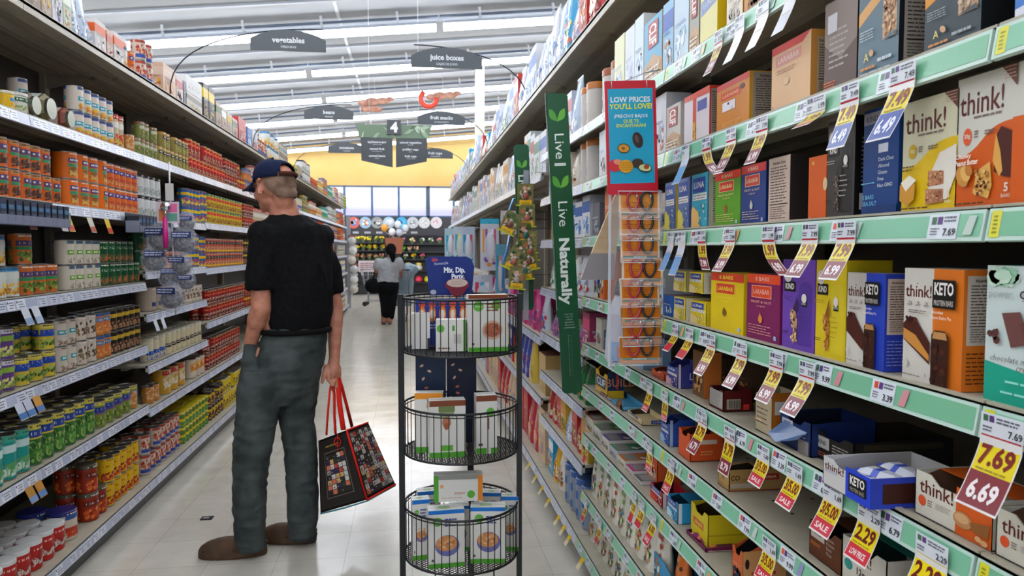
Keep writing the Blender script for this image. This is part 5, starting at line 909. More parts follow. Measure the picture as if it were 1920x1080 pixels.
SP = dict(
 orange_bean=(.0385, .112, '#d9621a', dict(art=L_(BEANS, '#55406b', 'FRIJOL', mid=(.47, .58), midc='#3f8a62', top='#c9884a'))),
 orange_big=(.052, .122, '#dd6a14', dict(art=L_(['#b98a3a', '#8a5a2a', '#d9a85a'], '#4f3f7a', 'PINTO', mid=(.44, .56), midc='#3f8a62', wid=.4))),
 orange_red=(.0385, .120, '#d8641c', dict(art=L_(['#c96a3a', '#b94a2a', '#e09a5a'], '#54458a', 'CHARRO', wid=.7))),
 corn=(.042, .118, '#cfd0c8', dict(art=L_(CORN, None, top='#2f86c0', pic=(.02, .50), mid=(.60, .80), midc='#d5d8d0', wid=.98))),
 green_g=(.040, .122, '#cf6a2a', dict(art=L_(GREENS, '#55406b', 'NOPAL', mid=(.48, .58), midc='#2f8a56', wid=.9, seed=6))),
 white_green=(.041, .112, '#c9bfae', dict(art=L_(['#d3cbb9', '#8a7a6a'], '#6a9f2e', 'beans', v=(.6, .42), wid=.55, pic=(.02, .3), top='#3f6a8a'), band=1)),
 green_dark=(.040, .112, '#17502c', dict(art=L_(['#b9603a', '#8f3f2a', '#1f6a3a'], '#1c6035', 'rosa', wid=.7, seed=7), cap=None)),
 white_jar=(.045, .12, '#c9cac6', dict(art=L_(['#8d958c', '#b9beb6'], None, wid=.8), cap='#1d1c1e')),
 purple_pea=(.040, .118, '#5b3a78', dict(art=L_(['#a9b05a', '#cfc97a', '#6f8a3a'], '#7fa23a', None, top='#cfc9d6', wid=.9))),
 yellow_blue=(.0395, .112, '#c9b03a', dict(art=L_(GREENS, '#23439a', 'GREEN', mid=(.52, .60), midc='#23439a', wid=.98, seed=5, top='#d8c85a'))),
 white_teal=(.0395, .112, '#c3b7a8', dict(art=L_(['#6b4a38', '#c9bfae', '#8a6a52'], '#2a93a0', 'pinto', v=(.6, .45), wid=.6, pic=(.02, .34), top='#b9aca0'))),
 white_brown=(.0385, .112, '#c6b9a8', dict(art=L_(['#5a3a2c', '#46603a', '#9a6a4a', '#cfc3b2'], None, wid=.9, pic=(.1, .8)))),
 blue_orange=(.0385, .112, '#c9743a', dict(art=L_(['#cf7a3a', '#e0a05a'], '#2f6fa6', 'BEANS', mid=(.62, .72), midc='#d9b13a', top='#2d5f9c', wid=.98))),
 black_gold=(.0385, .112, '#241f1a', dict(art=L_(['#a97a52', '#7a5a44', '#c49a72', '#5a4436'], '#c2a12c', 'S&W', logoc='#2a2418', wid=.9, pic=(.03, .5), v=(.7, .64)))),
 tall_green=(.042, .172, '#2f6a2a', dict(art=L_(['#3f7a2f', '#5f9a3f', '#8fae5a', '#2a5524'], '#223f8e', 'BEANS', mid=(.62, .66), midc='#c9b43a', top='#cfbe4e', wid=.98, pic=(.02, .6), v=(.72, .66), seed=8))),
 teal_tall=(.042, .172, '#1c8f86', dict(art=L_(['#8fc0a0', '#5f9a5a', '#cfe0d0'], '#bfd8d3', None, wid=.9, top='#3aa88f', pic=(.02, .4)))),
 wide_blue=(.050, .130, '#7f8a3a', dict(art=L_(GREENS, '#1f3a8a', 'CUT GREEN', mid=(.52, .60), midc='#6a4a8a', top='#d6ca62', wid=.9))),
 orange_small=(.034, .10, '#c07a32', dict(art=L_(['#cf9a6a', '#e0b58a'], None, wid=.9, pic=(.1, .9)))),
 hominy=(.060, .155, '#c9962c', dict(art=L_(['#d9ceb0', '#c9bf9e', '#e6dcc0'], '#b9302f', 'MEXICAN', v=(.8, .76), wid=.7, pic=(.15, .8)))),
 peach=(.048, .135, '#cfc3ae', dict(art=L_(['#d98a2a', '#e6a63c', '#c97420'], None, wid=.8, pic=(.3, .85)))),
 red_bean=(.0385, .112, '#8c1b1c', dict(art=L_(['#b59f8a', '#a8522f', '#7a2a1c', '#c9b8a5'], '#b3221f', 'BEANS', logoc='#e8c36a', mid=(.18, .28), midc='#4a2a20', wid=.98, pic=(.02, .5)))),
 red_soup=(.0405, .118, '#a81c18', dict(art=L_(['#8f3a22', '#c98a5a', '#6a1c16', '#b9a088'], '#d01f1c', 'RANCH', logoc='#f0c34a', wid=.8))),
 red_yellow=(.0385, .112, '#8f2a1c', dict(art=L_(['#9a3a22', '#c96a3a', '#7a2a1a'], '#d9ae1c', 'CHILI', logoc='#8a2418', wid=.98))),
 yellow_red=(.0385, .112, '#cfae1a', dict(art=L_(['#a8442a', '#7a5a2a', '#cfae2a', '#5f7a2a'], '#d23a24', 'ROSA', mid=(.86, .98), midc='#3f7a3a', wid=.98))),
 blue_yellow=(.040, .115, '#1f5f9a', dict(art=L_(['#e0c02a', '#c94a3a', '#e6d05a'], '#dcb81a', 'MIX', logoc='#c0342a', wid=.95, pic=(.02, .5)))),
 peach_red=(.040, .11, '#b5553c', dict(art=L_(['#c07a5a', '#cf9a7a', '#8a4a3a'], '#3a3230', 'REFRIED', mid=(.08, .2), midc='#e0b02a', wid=.98))),
 gold_jar=(.034, .098, '#8a7a3a', dict(art=L_(['#8f8a3a', '#6f6a2a', '#a9a252'], '#1d1b16', 'olive', wid=.6, pic=(.03, .8)), cap='#b98a2a')),
 olive_jar=(.032, .098, '#6f7434', dict(art=L_(['#7f8440', '#9aa05a', '#565c28'], '#b9b49c', None, wid=.7, pic=(.03, .8)), cap='#7d4f36')),
 pepper_jar=(.030, .17, '#b9a98a', dict(art=L_(['#b03022', '#c94a30', '#c9b43a'], '#d9d3c6', None, wid=.8), cap='#b8302a')),
 white_soup=(.0395, .112, '#cfc2b3', dict(art=L_(['#3f9a5a', '#dcae3c', '#cf6a3a'], '#1f9ab0', 'fruit', v=(.6, .40), wid=.6, pic=(.02, .34), top='#31509a'))),
 beige_big=(.055, .14, '#ab9c8a', dict(art=L_(['#a0917f', '#b5a694'], '#28407a', None, v=(.3, .2), wid=.3, pic=(.5, .7)))),
 tub=(.050, .088, '#c9c8bd', dict(art=L_(['#b9b4a6', '#8aa23c', '#c9c3b5'], '#1f5f3a', 'kraut', wid=.6), cap='#c9cbc4')),
 yellow_tub=(.036, .075, '#dcae1c', dict(art=L_(['#c98a1c', '#e6c23c'], '#3f8ac0', None, wid=.4, v=(.5, .5)), cap='#d9d3b9')),
 red_tub=(.046, .118, '#b9241f', dict(art=L_(['#b9aca0', '#a02a24', '#d9cfc6'], '#b92822', 'PEANUTS', v=(.68, .62), wid=.72, pic=(.12, .55)), cap='#d2d3d0')),
 blue_tub=(.060, .13, '#cbbfae', dict(art=L_(['#c0452a', '#d96a3a', '#b9301f'], '#31508e', None, v=(.8, .72), wid=.5, mid=(.3, .45), midc='#b93a24'), cap='#232a6e')),
 sauce_jar=(.046, .135, '#8f2c14', dict(art=L_(['#c9451c', '#d9662a', '#a9300f', '#e07f3a'], '#6b1a12', 'Prego', logoc='#e6dcd0', wid=.9, pic=(.02, .5), v=(.6, .55)), cap='#4f4a38')),
 tomato=(.040, .122, '#e0b314', dict(art=L_(TOM, '#e0b314', 'Cento', logoc='#7a2a14', v=(.6, .58), wid=.98, pic=(.02, .46)))),
 tomato_white=(.040, .115, '#c9b8a6', dict(art=L_(TOM + ['#d9d0c3'], '#2f4f9c', None, v=(.3, .12), wid=.9, pic=(.2, .8), top='#b93a24'))),
 pickle=(.037, .105, '#5f7a22', dict(art=L_(['#2f8a4a', '#3f9a5a', '#c9bc1e'], '#d9c41c', None, wid=.98, v=(.6, .40), pic=(.02, .4)), cap='#d6c21a')),
 bush=(.040, .112, '#3a2a22', dict(art=L_(['#8a5a3a', '#a9744a', '#5a3a2a', '#e0b41e'], '#d9b41c', 'BUSH', logoc='#3a2418', wid=.98, pic=(.02, .6)))),
 yellow_stack=(.040, .120, '#dcc012', dict(art=L_(['#5a3040', '#4a2a3a', '#d9c02a'], '#e0c61a', None, wid=.7, pic=(.05, .8)))),
 mayo=(.042, .135, '#cfc4a4', dict(art=L_(['#cfc6a8', '#2f5fae', '#e0d8bc'], '#2456a8', 'MAYO', v=(.3, .28), wid=.8, pic=(.1, .2)), cap='#b9b29a')),
 mayo_black=(.042, .135, '#c9bd98', dict(art=L_(['#c9bd98'], '#1e1d1b', 'aioli', v=(.3, .32), wid=.9, pic=(.4, .5)), cap='#b5b09c')),
 pasta_box=(.040, .118, '#b9b3a6', dict(art=L_(['#9a8f80', '#d6d0c3'], '#4a6a9a', None, wid=.8))),
)
_P = {}
def proto(k):
    if k not in _P:
        r, h, base, kw = SP[k]; kw = dict(kw); kw.pop('band', None); _P[k] = can_mesh(r, h, base, **kw)
        mb = _P[k]; me = mb.build('x'); _P[k] = me.data; bpy.data.objects.remove(me)
    return _P[k]
def yl(px): return on_x(px, 467, XL - .03)[0] if px > 0 else 2.6
NAMES = dict(orange_bean='pinto_can', orange_big='pinto_can', orange_red='charro_bean_can', white_green='cream_bean_can', green_dark='green_chili_can', white_teal='cream_bean_can', white_brown='kidney_bean_can', blue_orange='baked_bean_can', black_gold='black_bean_can', red_bean='ranch_bean_can', red_soup='soup_can', red_yellow='chili_can', peach_red='refried_bean_can', bush='baked_bean_can', yellow_stack='prune_can', tall_green='green_bean_can', yellow_blue='mixed_vegetable_can', teal_tall='asparagus_can')
def run(k, px0, px1, deck, st, rows, name, cat, desc, group=None, kind_rows=1, top_gap=0, jit=.003, x0=None, ya=None, yb=None, where='', sc=1.0):
    """cans standing along a left deck from pixel column px0 to px1, st high, rows deep"""
    r, h, base, kw = SP[k]; r *= sc; h *= sc
    if deck > 1.1: rows = 1
    y = (ya if ya is not None else yl(px0)); y1 = yb if yb is not None else yl(px1); rd = random.Random(int(px0 * 7 + deck * 100)); me = proto(k); xs = x0 or (XL - .024 - r)
    n = max(1, int((y1 - y + .012) / (2 * r + .0035))); step = max((y1 - y) / n, 2 * r + .0035) if n > 1 else 2 * r + .0035; ORDN = ['bottom', 'second', 'third']
    for c in range(n):
        for q in range(rows):
            for s in range(st):
                if s == st - 1 and st > 1 and rd.random() < (top_gap or .10): continue
                yc = y + step * (c + .5); si = max([i for i, b in enumerate(LB) if b <= yc] or [0]); dk = DA if si < 2 else DB if si == 2 else DC; dz = min(dk, key=lambda v: abs(v - deck))
                if abs(dz - deck) > .06: continue
                o = bpy.data.objects.new(NAMES.get(k, name), me); C.objects.link(o); o.scale = (sc, sc, sc)
                o.location = (xs - q * (2 * r + .0035) + rd.uniform(-.0006, .0006), y + step * (c + .5), dz + .0015 + s * (h + .0008)); o.rotation_euler = (0, 0, pi / 2 + rd.uniform(-.25, .25))
                lay = '' if st == 1 else (', upper layer' if s == st - 1 else ', lower layer')
                dp = '' if q == 0 else ', behind the front ones'
                t = desc + where + lay + dp
                tag(o, ' '.join(t.split()[:16]), cat, desc + where + lay + dp)
A, B_, C_ = 1, 2, 3
# ---- 1.94 m deck
run('tub', 0, 27, 1.94, 3, 1, 'food_tub', 'tub', 'white lidded plastic food tub in the leftmost stack, second shelf from top', ya=2.845, yb=2.965)
run('yellow_tub', 22, 42, 1.94, 1, 1, 'food_tub', 'tub', 'small yellow tub beside the tall stack of white tubs'); run('tub', 44, 58, 1.94, 1, 1, 'food_tub', 'tub', 'small green labelled tub beside the yellow tub')
run('beige_big', 28, 60, 1.94, 1, 1, 'large_can', 'can', 'wide beige can standing behind the yellow tub', x0=XL - .24); run('beige_big', 70, 104, 1.94, 2, 1, 'large_can', 'can', 'wide beige can with a blue mark, behind the hexagonal jars', x0=XL - .28)
def hexjar(y, x, c1, c2, label, r=.055, L=.13):
    mb = MB(); T = Matrix.Rotation(pi / 2, 4, 'Y'); n = 6
    m = M(c1, 'plastic')
    mb.lathe([(r * .96, -L/2), (r, -L/2 + .01), (r, L/2 - .015), (r * .8, L/2)], 6, m, T, smooth=False); mb.lathe([(r * .70, L/2), (r * .70, L/2 + .012)], 20, M('#8a8c80', 'metal'), T)
    mb.lathe([(r * 1.01, -L * .30), (r * 1.01, L * .30)], 6, M(c2), T, smooth=False)
    o = mb.build('glass_jar', None, (x, y, 1.94 + r * 1.05)); return tag(o, label, 'jar')
hexjar(yl(70), XL - .09, '#4f3f2a', '#3a2c1c', 'dark hexagonal jar lying on its side, left of the olive green one', .052); hexjar(yl(98), XL - .09, '#6b6232', '#b9c3c0', 'olive green hexagonal jar lying on its side on the second shelf', .062); hexjar(yl(138) - .02, XL - .09, '#7a3418', '#b9a9a6', 'red brown jar lying on its side beside the olive green jar', .05)
run('white_soup', 130, 150, 1.94, 2, 1, 'fruit_can', 'can', 'beige can stack set back on the second shelf', x0=XL - .24); run('white_soup', 154, 222, 1.94, 2, 2, 'fruit_can', 'can', 'white fruit can with a turquoise label, second shelf from top')
run('pepper_jar', 222, 240, 1.94, 1, 1, 'pepper_jar', 'jar', 'tall jar of red peppers beside the white fruit cans', ya=4.0, yb=4.14); run('orange_small', 250, 262, 1.94, 1, 1, 'small_can', 'can', 'short orange label can beside the tall pepper jars')
run('olive_jar', 262, 300, 1.94, 2, 2, 'olive_jar', 'jar', 'jar of green olives with a brown lid'); run('gold_jar', 302, 358, 1.94, 2, 2, 'olive_jar', 'jar', 'olive jar with a black label and gold lid')
run('red_soup', 359, 405, 1.94, 2, 2, 'bean_can', 'can', 'bright red can on the second shelf from top'); run('red_soup', 405, 425, 1.94, 2, 1, 'bean_can', 'can', 'second batch bright red can on the second shelf'); run('red_bean', 425, 448, 1.94, 2, 1, 'bean_can', 'can', 'red and cream can left above the cap'); run('red_yellow', 448, 462, 1.94, 2, 1, 'bean_can', 'can', 'red and yellow chili can left above the cap'); run('blue_orange', 463, 474, 1.94, 2, 1, 'bean_can', 'can', 'blue and white can left above the cap')
# ---- 1.61 m deck
run('orange_bean', 0, 104, 1.61, 2, 2, 'bean_can', 'can', 'orange bean can with a green band, third shelf from top', top_gap=.0, ya=2.76); run('orange_bean', 104, 125, 1.61, 1, 1, 'bean_can', 'can', 'single layer orange bean can at the end of its row')
run('orange_big', 136, 208, 1.61, 2, 1, 'large_can', 'can', 'large orange pinto can, third shelf from top'); run('orange_red', 208, 262, 1.61, 2, 1, 'bean_can', 'can', 'orange and red can, third shelf from top')
run('white_jar', 264, 305, 1.60, 2, 1, 'jar', 'jar', 'white jar with a black lid beside the hanging scrubbers'); run('blue_yellow', 352, 390, 1.60, 2, 2, 'vegetable_can', 'can', 'blue and yellow can, third shelf from top'); run('yellow_red', 392, 455, 1.61, 2, 1, 'vegetable_can', 'can', 'yellow, green and red can, third shelf from top'); run('red_bean', 458, 476, 1.61, 2, 1, 'bean_can', 'can', 'red can just left of the cap')
# ---- 1.235 m deck and beyond
run('corn', 0, 40, 1.235, 2, 1, 'corn_can', 'can', 'corn can with a blue and white label', ya=2.70); run('green_g', 42, 112, 1.235, 2, 1, 'vegetable_can', 'can', 'orange and green vegetable can, fourth shelf from top')
run('white_green', 126, 191, 1.235, 2, 1, 'vegetable_can', 'can', 'cream can with a lime green label, fourth shelf from top'); run('green_dark', 192, 271, 1.235, 2, 2, 'bean_can', 'can', 'dark green can with orange spots, fourth shelf from top')
run('pasta_box', 275, 300, 1.295, 2, 1, 'small_can', 'can', 'pale can behind the hanging scrubbers'); run('peach_red', 300, 346, 1.295, 1, 1, 'bean_can', 'can', 'pale orange can behind the hanging scrubbers'); run('blue_yellow', 347, 386, 1.295, 2, 1, 'vegetable_can', 'can', 'blue can with a yellow picture, fourth shelf'); run('peach_red', 388, 456, 1.28, 2, 2, 'bean_can', 'can', 'salmon pink refried bean can'); run('black_gold', 458, 480, 1.28, 2, 1, 'bean_can', 'can', 'dark can left of the black shirt')
run('beige_big', 280, 340, 1.055, 1, 1, 'large_can', 'can', 'grey beige bag like can under the hanging scrubbers'); run('white_brown', 345, 384, 1.055, 1, 1, 'bean_can', 'can', 'cream and brown can right of the hanging scrubbers'); run('red_bean', 388, 456, .885, 2, 2, 'bean_can', 'can', 'red bean can left of the elbow'); run('red_yellow', 458, 476, .885, 2, 1, 'bean_can', 'can', 'amber jar like can behind the elbow')
# ---- .885 deck
run('purple_pea', 0, 25, .885, 2, 1, 'vegetable_can', 'can', 'purple and green pea can', ya=2.66); run('yellow_blue', 28, 103, .885, 2, 2, 'vegetable_can', 'can', 'green vegetable can with a yellow and blue label, fifth shelf from top', top_gap=.15)
run('white_teal', 106, 142, .885, 2, 2, 'bean_can', 'can', 'cream can with a teal label, fifth shelf from top'); run('white_brown', 144, 180, .885, 2, 2, 'bean_can', 'can', 'cream can with brown bean pictures, fifth shelf from top'); run('blue_orange', 180, 205, .885, 2, 2, 'bean_can', 'can', 'blue and orange bean can, fifth shelf from top'); run('black_gold', 206, 271, .885, 2, 2, 'bean_can', 'can', 'black and gold can, fifth shelf from top')
run('mayo', 274, 308, .765, 1, 2, 'mayonnaise_jar', 'jar', 'cream jar with a blue label'); run('mayo_black', 310, 336, .765, 1, 2, 'mayonnaise_jar', 'jar', 'cream jar with a small black label'); run('mayo_black', 338, 382, .765, 1, 2, 'mayonnaise_jar', 'jar', 'cream jar with a wide black label'); run('red_bean', 384, 446, .52, 2, 2, 'bean_can', 'can', 'red bean can on the sixth shelf beside the jeans')
# ---- .55 deck
run('teal_tall', 0, 48, .55, 1, 2, 'vegetable_can', 'can', 'tall teal and green can', ya=2.62); run('tall_green', 48, 172, .55, 1, 3, 'vegetable_can', 'can', 'tall green bean can with a yellow and blue top, sixth shelf'); run('wide_blue', 176, 254, .55, 1, 2, 'vegetable_can', 'can', 'wide cut green bean can, sixth shelf'); run('orange_small', 254, 266, .55, 1, 1, 'small_can', 'can', 'small cream can beside the wide green bean cans', ya=4.15, yb=4.22)
run('orange_small', 274, 294, .52, 1, 1, 'small_can', 'can', 'short brown and orange can on the white shelf edge'); run('hominy', 304, 345, .52, 1, 1, 'large_can', 'can', 'wide yellow, cream and red hominy can'); run('peach', 356, 380, .52, 1, 1, 'peach_can', 'can', 'peach can with orange fruit picture')
# ---- base deck
run('corn', 0, 12, BZ, 1, 1, 'snack_can', 'can', 'white and orange canister at the left picture edge', ya=2.68, yb=2.77); run('red_tub', 14, 143, BZ, 1, 4, 'peanut_tub', 'tub', 'red tub with a white lid on the lowest shelf', ya=2.78, yb=3.36)
run('blue_tub', 144, 172, BZ, 1, 2, 'food_tub', 'tub', 'cream and red tub with a dark blue lid', ya=3.37, yb=3.60); run('sauce_jar', 172, 198, BZ, 2, 2, 'sauce_jar', 'jar', 'dark lidded jar of red sauce', ya=3.61, yb=3.80); run('tomato', 198, 262, BZ, 2, 2, 'tomato_can', 'can', 'yellow tomato can with red pictures', ya=3.81, yb=4.22)
run('tomato_white', 263, 330, BZ, 2, 2, 'tomato_can', 'can', 'cream and red tomato can on the lowest shelf'); run('pickle', 334, 384, BZ, 2, 3, 'pickle_jar', 'jar', 'green jar with a yellow lid on the lowest shelf'); run('bush', 386, 413, BZ, 2, 3, 'bean_can', 'can', 'brown and yellow baked bean can'); run('yellow_stack', 414, 450, BZ, 2, 2, 'bean_can', 'can', 'yellow can with dark fruit, lowest shelf')
# ---- far end of the left side
rd = random.Random(77); keys = ['white_soup', 'orange_red', 'pepper_jar', 'white_jar', 'red_soup', 'tomato_white', 'mayo', 'peach', 'white_teal', 'corn', 'red_yellow', 'gold_jar', 'teal_tall', 'blue_orange']
ADJ = dict(white_soup='white and turquoise can', orange_red='orange can', pepper_jar='slim red topped jar', white_jar='white jar with black lid', red_soup='red can', tomato_white='cream and red can', mayo='cream jar', peach='peach coloured can', white_teal='cream and teal can', corn='white and blue can', red_yellow='red and yellow can', gold_jar='gold lidded jar', teal_tall='tall teal can', blue_orange='blue and orange can')
for z, wh in ((1.94, 'second shelf'), (1.61, 'third shelf')):
    y = 7.3; i = 0; PL = ['beside the cap', 'past the cap', 'behind the head', 'past the head', 'over the shoulder', 'above the sleeve', 'past the sleeve', 'midway', 'past midway', 'near the end', 'nearer the end', 'close to the end', 'almost at the end', 'before the last batch', 'last batch'] + ['very last'] * 9
    while y < 17.2:
        k = keys[(i * 5 + int(z * 10)) % len(keys)]; L = rd.uniform(.6, .9); run(k, 470 + i, 480, z, 1 if SP[k][1] > .13 else 2, 1, 'far_can', 'can', ADJ[k] + ' on the left side %s, %s' % (wh, PL[i]), ya=y, yb=min(y + L, 17.3), sc=1.22); y += L + .07; i += 1
for z in (1.28, .885, .52, BZ):
    run(keys[int(z * 7) % 14], 641, 650, z, 2, 1, 'far_can', 'can', ADJ[keys[int(z * 7) % 14]] + ' at the far left shelf end, ' + {1.28: 'fourth', .885: 'fifth', .52: 'sixth', BZ: 'lowest'}[z] + ' shelf', ya=15.8, yb=17.3)
# ---- top deck: cartons and canisters against the roof
def put_L(name, px0, px1, h, spec, label, cat='carton', deck=2.375, d=.10, yaw=0.0, z_up=0, x0=None, pouch=False):
    ya, yb = yl(px0), yl(px1); w_ = abs(yb - ya) - .003; kw = dict(spec); base = kw.pop('base')
    mb = pouch_mesh(w_, h, .06, base, kw['front']) if pouch else carton_mesh(w_, h, d, base, left=kw.get('front'), **kw)
    return tag(mb.build(name, None, (x0 or XL - .03, (ya + yb) / 2, deck + .001 + z_up), pi / 2 + yaw), label, cat)
g = gen
TL = [(50, 92, .20, '#8d7863', ['#a5917b', '#6b5a4a'], None, 'brown kraft carton at the near end of the top left shelf', 0), (93, 112, .22, '#9a8878', ['#d9b04a', '#b5a594'], '#c9bfb5', 'brown and white carton with a yellow picture on the top left shelf', 0), (113, 132, .23, '#c9c6ce', ['#5a4a8a', '#8fa08a', '#d3d0d6'], '#4f4a7a', 'white and purple carton on the top left shelf', 0),
 (133, 148, .20, '#b4c3a6', ['#dfe6d6', '#d97a4a'], '#dfe6d6', 'pale green carton with an orange edge', 0), (149, 165, .20, '#c3cbd6', ['#8fa6c3', '#dfe3ea'], '#2f3a5c', 'white pouch with a dark blue top seam, nearer', 1), (166, 181, .215, '#b9c6d9', ['#8fa6c3', '#dfe3ea'], '#2f3a5c', 'white pouch with a dark blue top seam, farther', 1), (182, 189, .13, '#c3c9d3', ['#9aa6c0'], '#2f3a5c', 'small white pouch beside the two larger ones', 1),
 (190, 210, .155, '#cfc9c6', ['#b9b4b0', '#dfdad6'], '#d9622c', 'white carton with an orange frame, nearer', 0), (212, 223, .14, '#c9a090', ['#b5402f', '#d3c6bf'], '#c0603f', 'cream carton with red lettering', 0), (225, 247, .16, '#c9c0bb', ['#b3aaa6', '#e0dad6'], '#d9622c', 'white carton with an orange frame, farther', 0)]
for a0, a1, h, base, cols, bd, lb, pc in TL:
    put_L('dry_carton' if not pc else 'dry_pouch', a0, a1, h, dict(base=base, front=g(base, cols, None, '#8a857f', a0, bd)), lb, pouch=bool(pc), d=.12)
put_L('case_carton', 248, 305, .27, dict(base='#cbb8ac', front=g('#cbb8ac', ['#c06a4a', '#d9cdc3'], None, '#d9622c', 3, '#d9cfc6')), 'large cream case with an orange edge set back on the top left shelf', x0=XL - .20, d=.2)
run('corn', 252, 268, 2.375, 1, 1, 'canister', 'canister', 'white and orange canister before the cream case', ya=4.14, yb=4.23); run('orange_red', 262, 284, 2.375, 1, 1, 'canister', 'canister', 'orange and grey canister before the cream case', ya=4.25, yb=4.34); run('tomato_white', 284, 312, 2.375, 2, 1, 'canister', 'canister', 'cream and red canister stacked on the top shelf', ya=4.42, yb=4.62)
put_L('dry_carton', 314, 337, .19, dict(base='#c9a78f', front=g('#c9a78f', ['#e0a02a', '#b5622f', '#d3bfae'], None, '#a04a2a', 4, '#d3b9a4')), 'peach coloured carton with an orange picture below the sign rod'); put_L('dry_carton', 338, 350, .17, dict(base='#c9b3ac', front=g('#c9b3ac', ['#b9a49c'], None, '#a04a3a', 5, '#b5403a')), 'pinkish carton with a red top'); put_L('dry_carton', 351, 356, .17, dict(base='#44465c', front=g('#44465c', ['#6a6c84'], None, '#a9aac0', 5)), 'narrow dark blue carton')
put_L('storage_bin', 357, 385, .12, dict(base='#c6c3ba', front=g('#c6c3ba', ['#d9b92a', '#a39c8a'], None, '#8a8a8a', 6, '#6f6a5a')), 'white bin with a yellow label, lower of two'); put_L('storage_bin', 357, 385, .11, dict(base='#d3d3d0', front=g('#d3d3d0', ['#b9b9b6'], None, '#8a8a8a', 7)), 'plain white bin, upper of two', z_up=.123)
for k, (a0, a1) in enumerate(((388, 397), (398, 408))): put_L('dry_carton', a0, a1, .27, dict(base='#3a3436', front=g('#3a3436', ['#dcc02a', '#2f2a2c', '#6a4a5a'], None, '#cfcfcf', 8 + k, '#dcc02a')), 'tall black and yellow carton, %s of the pair' % ('nearer', 'farther')[k])
for k in range(4): put_L('dry_carton', 411 + k * 10, 420 + k * 10, .20 - .01 * k, dict(base='#b5a08c', front=g('#b5a08c', ['#a5907c', '#c3b09c'], None, '#8a7a6a', k, ['#3f6a3a', '#dfe3dc', '#c9a82a', '#4a6a4a'][k])), 'tan carton, %s of four in a row' % ['nearest', 'second', 'third', 'farthest'][k])
put_L('dry_carton', 452, 466, .22, dict(base='#b9343a', front=g('#b9343a', ['#d9c3bf', '#8a1f2a', '#cf5a4a'], None, '#e6d3c9', 9)), 'crimson carton after the tan ones'); put_L('detergent_jug', 468, 476, .19, dict(base='#1f6fb5', front=g('#1f6fb5', ['#4f9fd9', '#dfe9f0'], None, '#fff0f0', 9)), 'bright blue jug shaped carton on the top shelf'); put_L('dry_carton', 477, 487, .20, dict(base='#b9bcc6', front=g('#b9bcc6', ['#4a5a8a', '#cf5a3a'], None, '#5a5a6a', 9)), 'grey and red carton on the top shelf')
y = 7.6; i = 0; TW = ['twentieth', 'nineteenth', 'eighteenth', 'seventeenth', 'sixteenth', 'fifteenth', 'fourteenth', 'thirteenth', 'twelfth', 'eleventh', 'tenth', 'ninth', 'eighth', 'seventh', 'sixth', 'fifth', 'fourth', 'third', 'second', 'first'] + ['nearest'] * 9
while y < 17.2:
    k = ['tomato_white', 'corn', 'white_teal', 'pickle', 'beige_big', 'white_jar', 'red_soup', 'yellow_tub', 'blue_orange', 'teal_tall', 'mayo'][i % 11]; L = rd.uniform(.4, .8)
    run(k, 480 + i, 490, 2.375, 1 if SP[k][1] > .13 or i % 3 == 0 else 2, 1, 'top_shelf_can', 'can', 'far can on the top left shelf, %s batch from the yellow wall' % TW[i], ya=y, yb=y + L, sc=1.3); y += L + .07; i += 1
# ---- the strips that hang on the left rails
def tray_rail(px0, px1, zt, label):
    ya, yb = yl(px0) if px0 > 0 else 2.62, yl(px1); o = empty('clip_tray', (XL + .01, (ya + yb) / 2, zt - .095), pi / 2, label, 'display tray'); w = yb - ya
    mb = MB(); mb.box(-w/2, -.09, 0, w/2, -.087, .035, clear('tray_front', '#9aa0b4', .5)); mb.box(-w/2, -.09, 0, w/2, -.02, .003, clear('tray_front', '#9aa0b4', .5)); mb.box(-w/2, -.023, 0, w/2, -.02, .10, M('#1c2330', 'plastic')); mb.box(-w/2, -.09, 0, -w/2 + .003, -.02, .06, clear('tray_front', '#9aa0b4', .5)); mb.box(w/2 - .003, -.09, 0, w/2, -.02, .06, clear('tray_front', '#9aa0b4', .5)); mb.build('tray', o)
    n = int(w / .05)
    for k in range(n):
        m = MB(); x = -w/2 + .008 + k * w / n; m.box(x, -.085 , .004, x + w / n * .8, -.028, .085, M('#1e2a44' if k % 2 else '#161c2a', 'plastic')); a = Art(m, flat_map((x, -.085, .004), (1, 0, 0), (0, 0, 1), (0, -1, 0))); a.rect(.004, .05, w / n * .7, .065, '#3a6a90'); a.lines(.004, .015, w / n * .7, .04, '#5a6478', 3); m.build('sachet_stack', o)
tray_rail(0, 70, 1.60, 'clip on tray of dark blue sachets at the left picture edge'); tray_rail(212, 282, 1.60, 'clip on tray of black sachets left of the hanging scrubbers')
root = empty('scrubber_strip', (0, 0, 0), 0, 'hanging strip of steel scrubbers in clear bags on the left shelving', 'merchandising strip')
yy = 4.02; m = MB(); p0 = P3(318, 340, yy); p1 = P3(330, 590, yy + .02); m.tube([p0 + Vector((0, 0, .1)), p0, (p0 + p1) / 2, p1], .004, M('#d3d6da', 'plastic'), 6); m.build('strip_cord', root)
m = MB(); c0 = P3(318, 362, yy); m.box(c0.x - .02, yy - .004, c0.z - .04, c0.x + .02, yy, c0.z + .05, M('#c3c3bd', 'plastic')); m.build('hang_tab', root)
m = MB(); c0 = P3(315, 400, yy - .03); m.box(c0.x - .055, yy - .03, c0.z - .05, c0.x + .055, yy - .028, c0.z + .06, M('#c9bcc3')); a = Art(m, flat_map((c0.x - .055, yy - .03, c0.z - .05), (1, 0, 0), (0, 0, 1), (0, -1, 0))); a.rect(.05, .055, .10, .10, '#d96a9a'); a.rect(.05, .01, .10, .05, '#5f9a8a'); a.rect(.01, .01, .04, .07, '#c97a4a'); m.build('header_card', root)
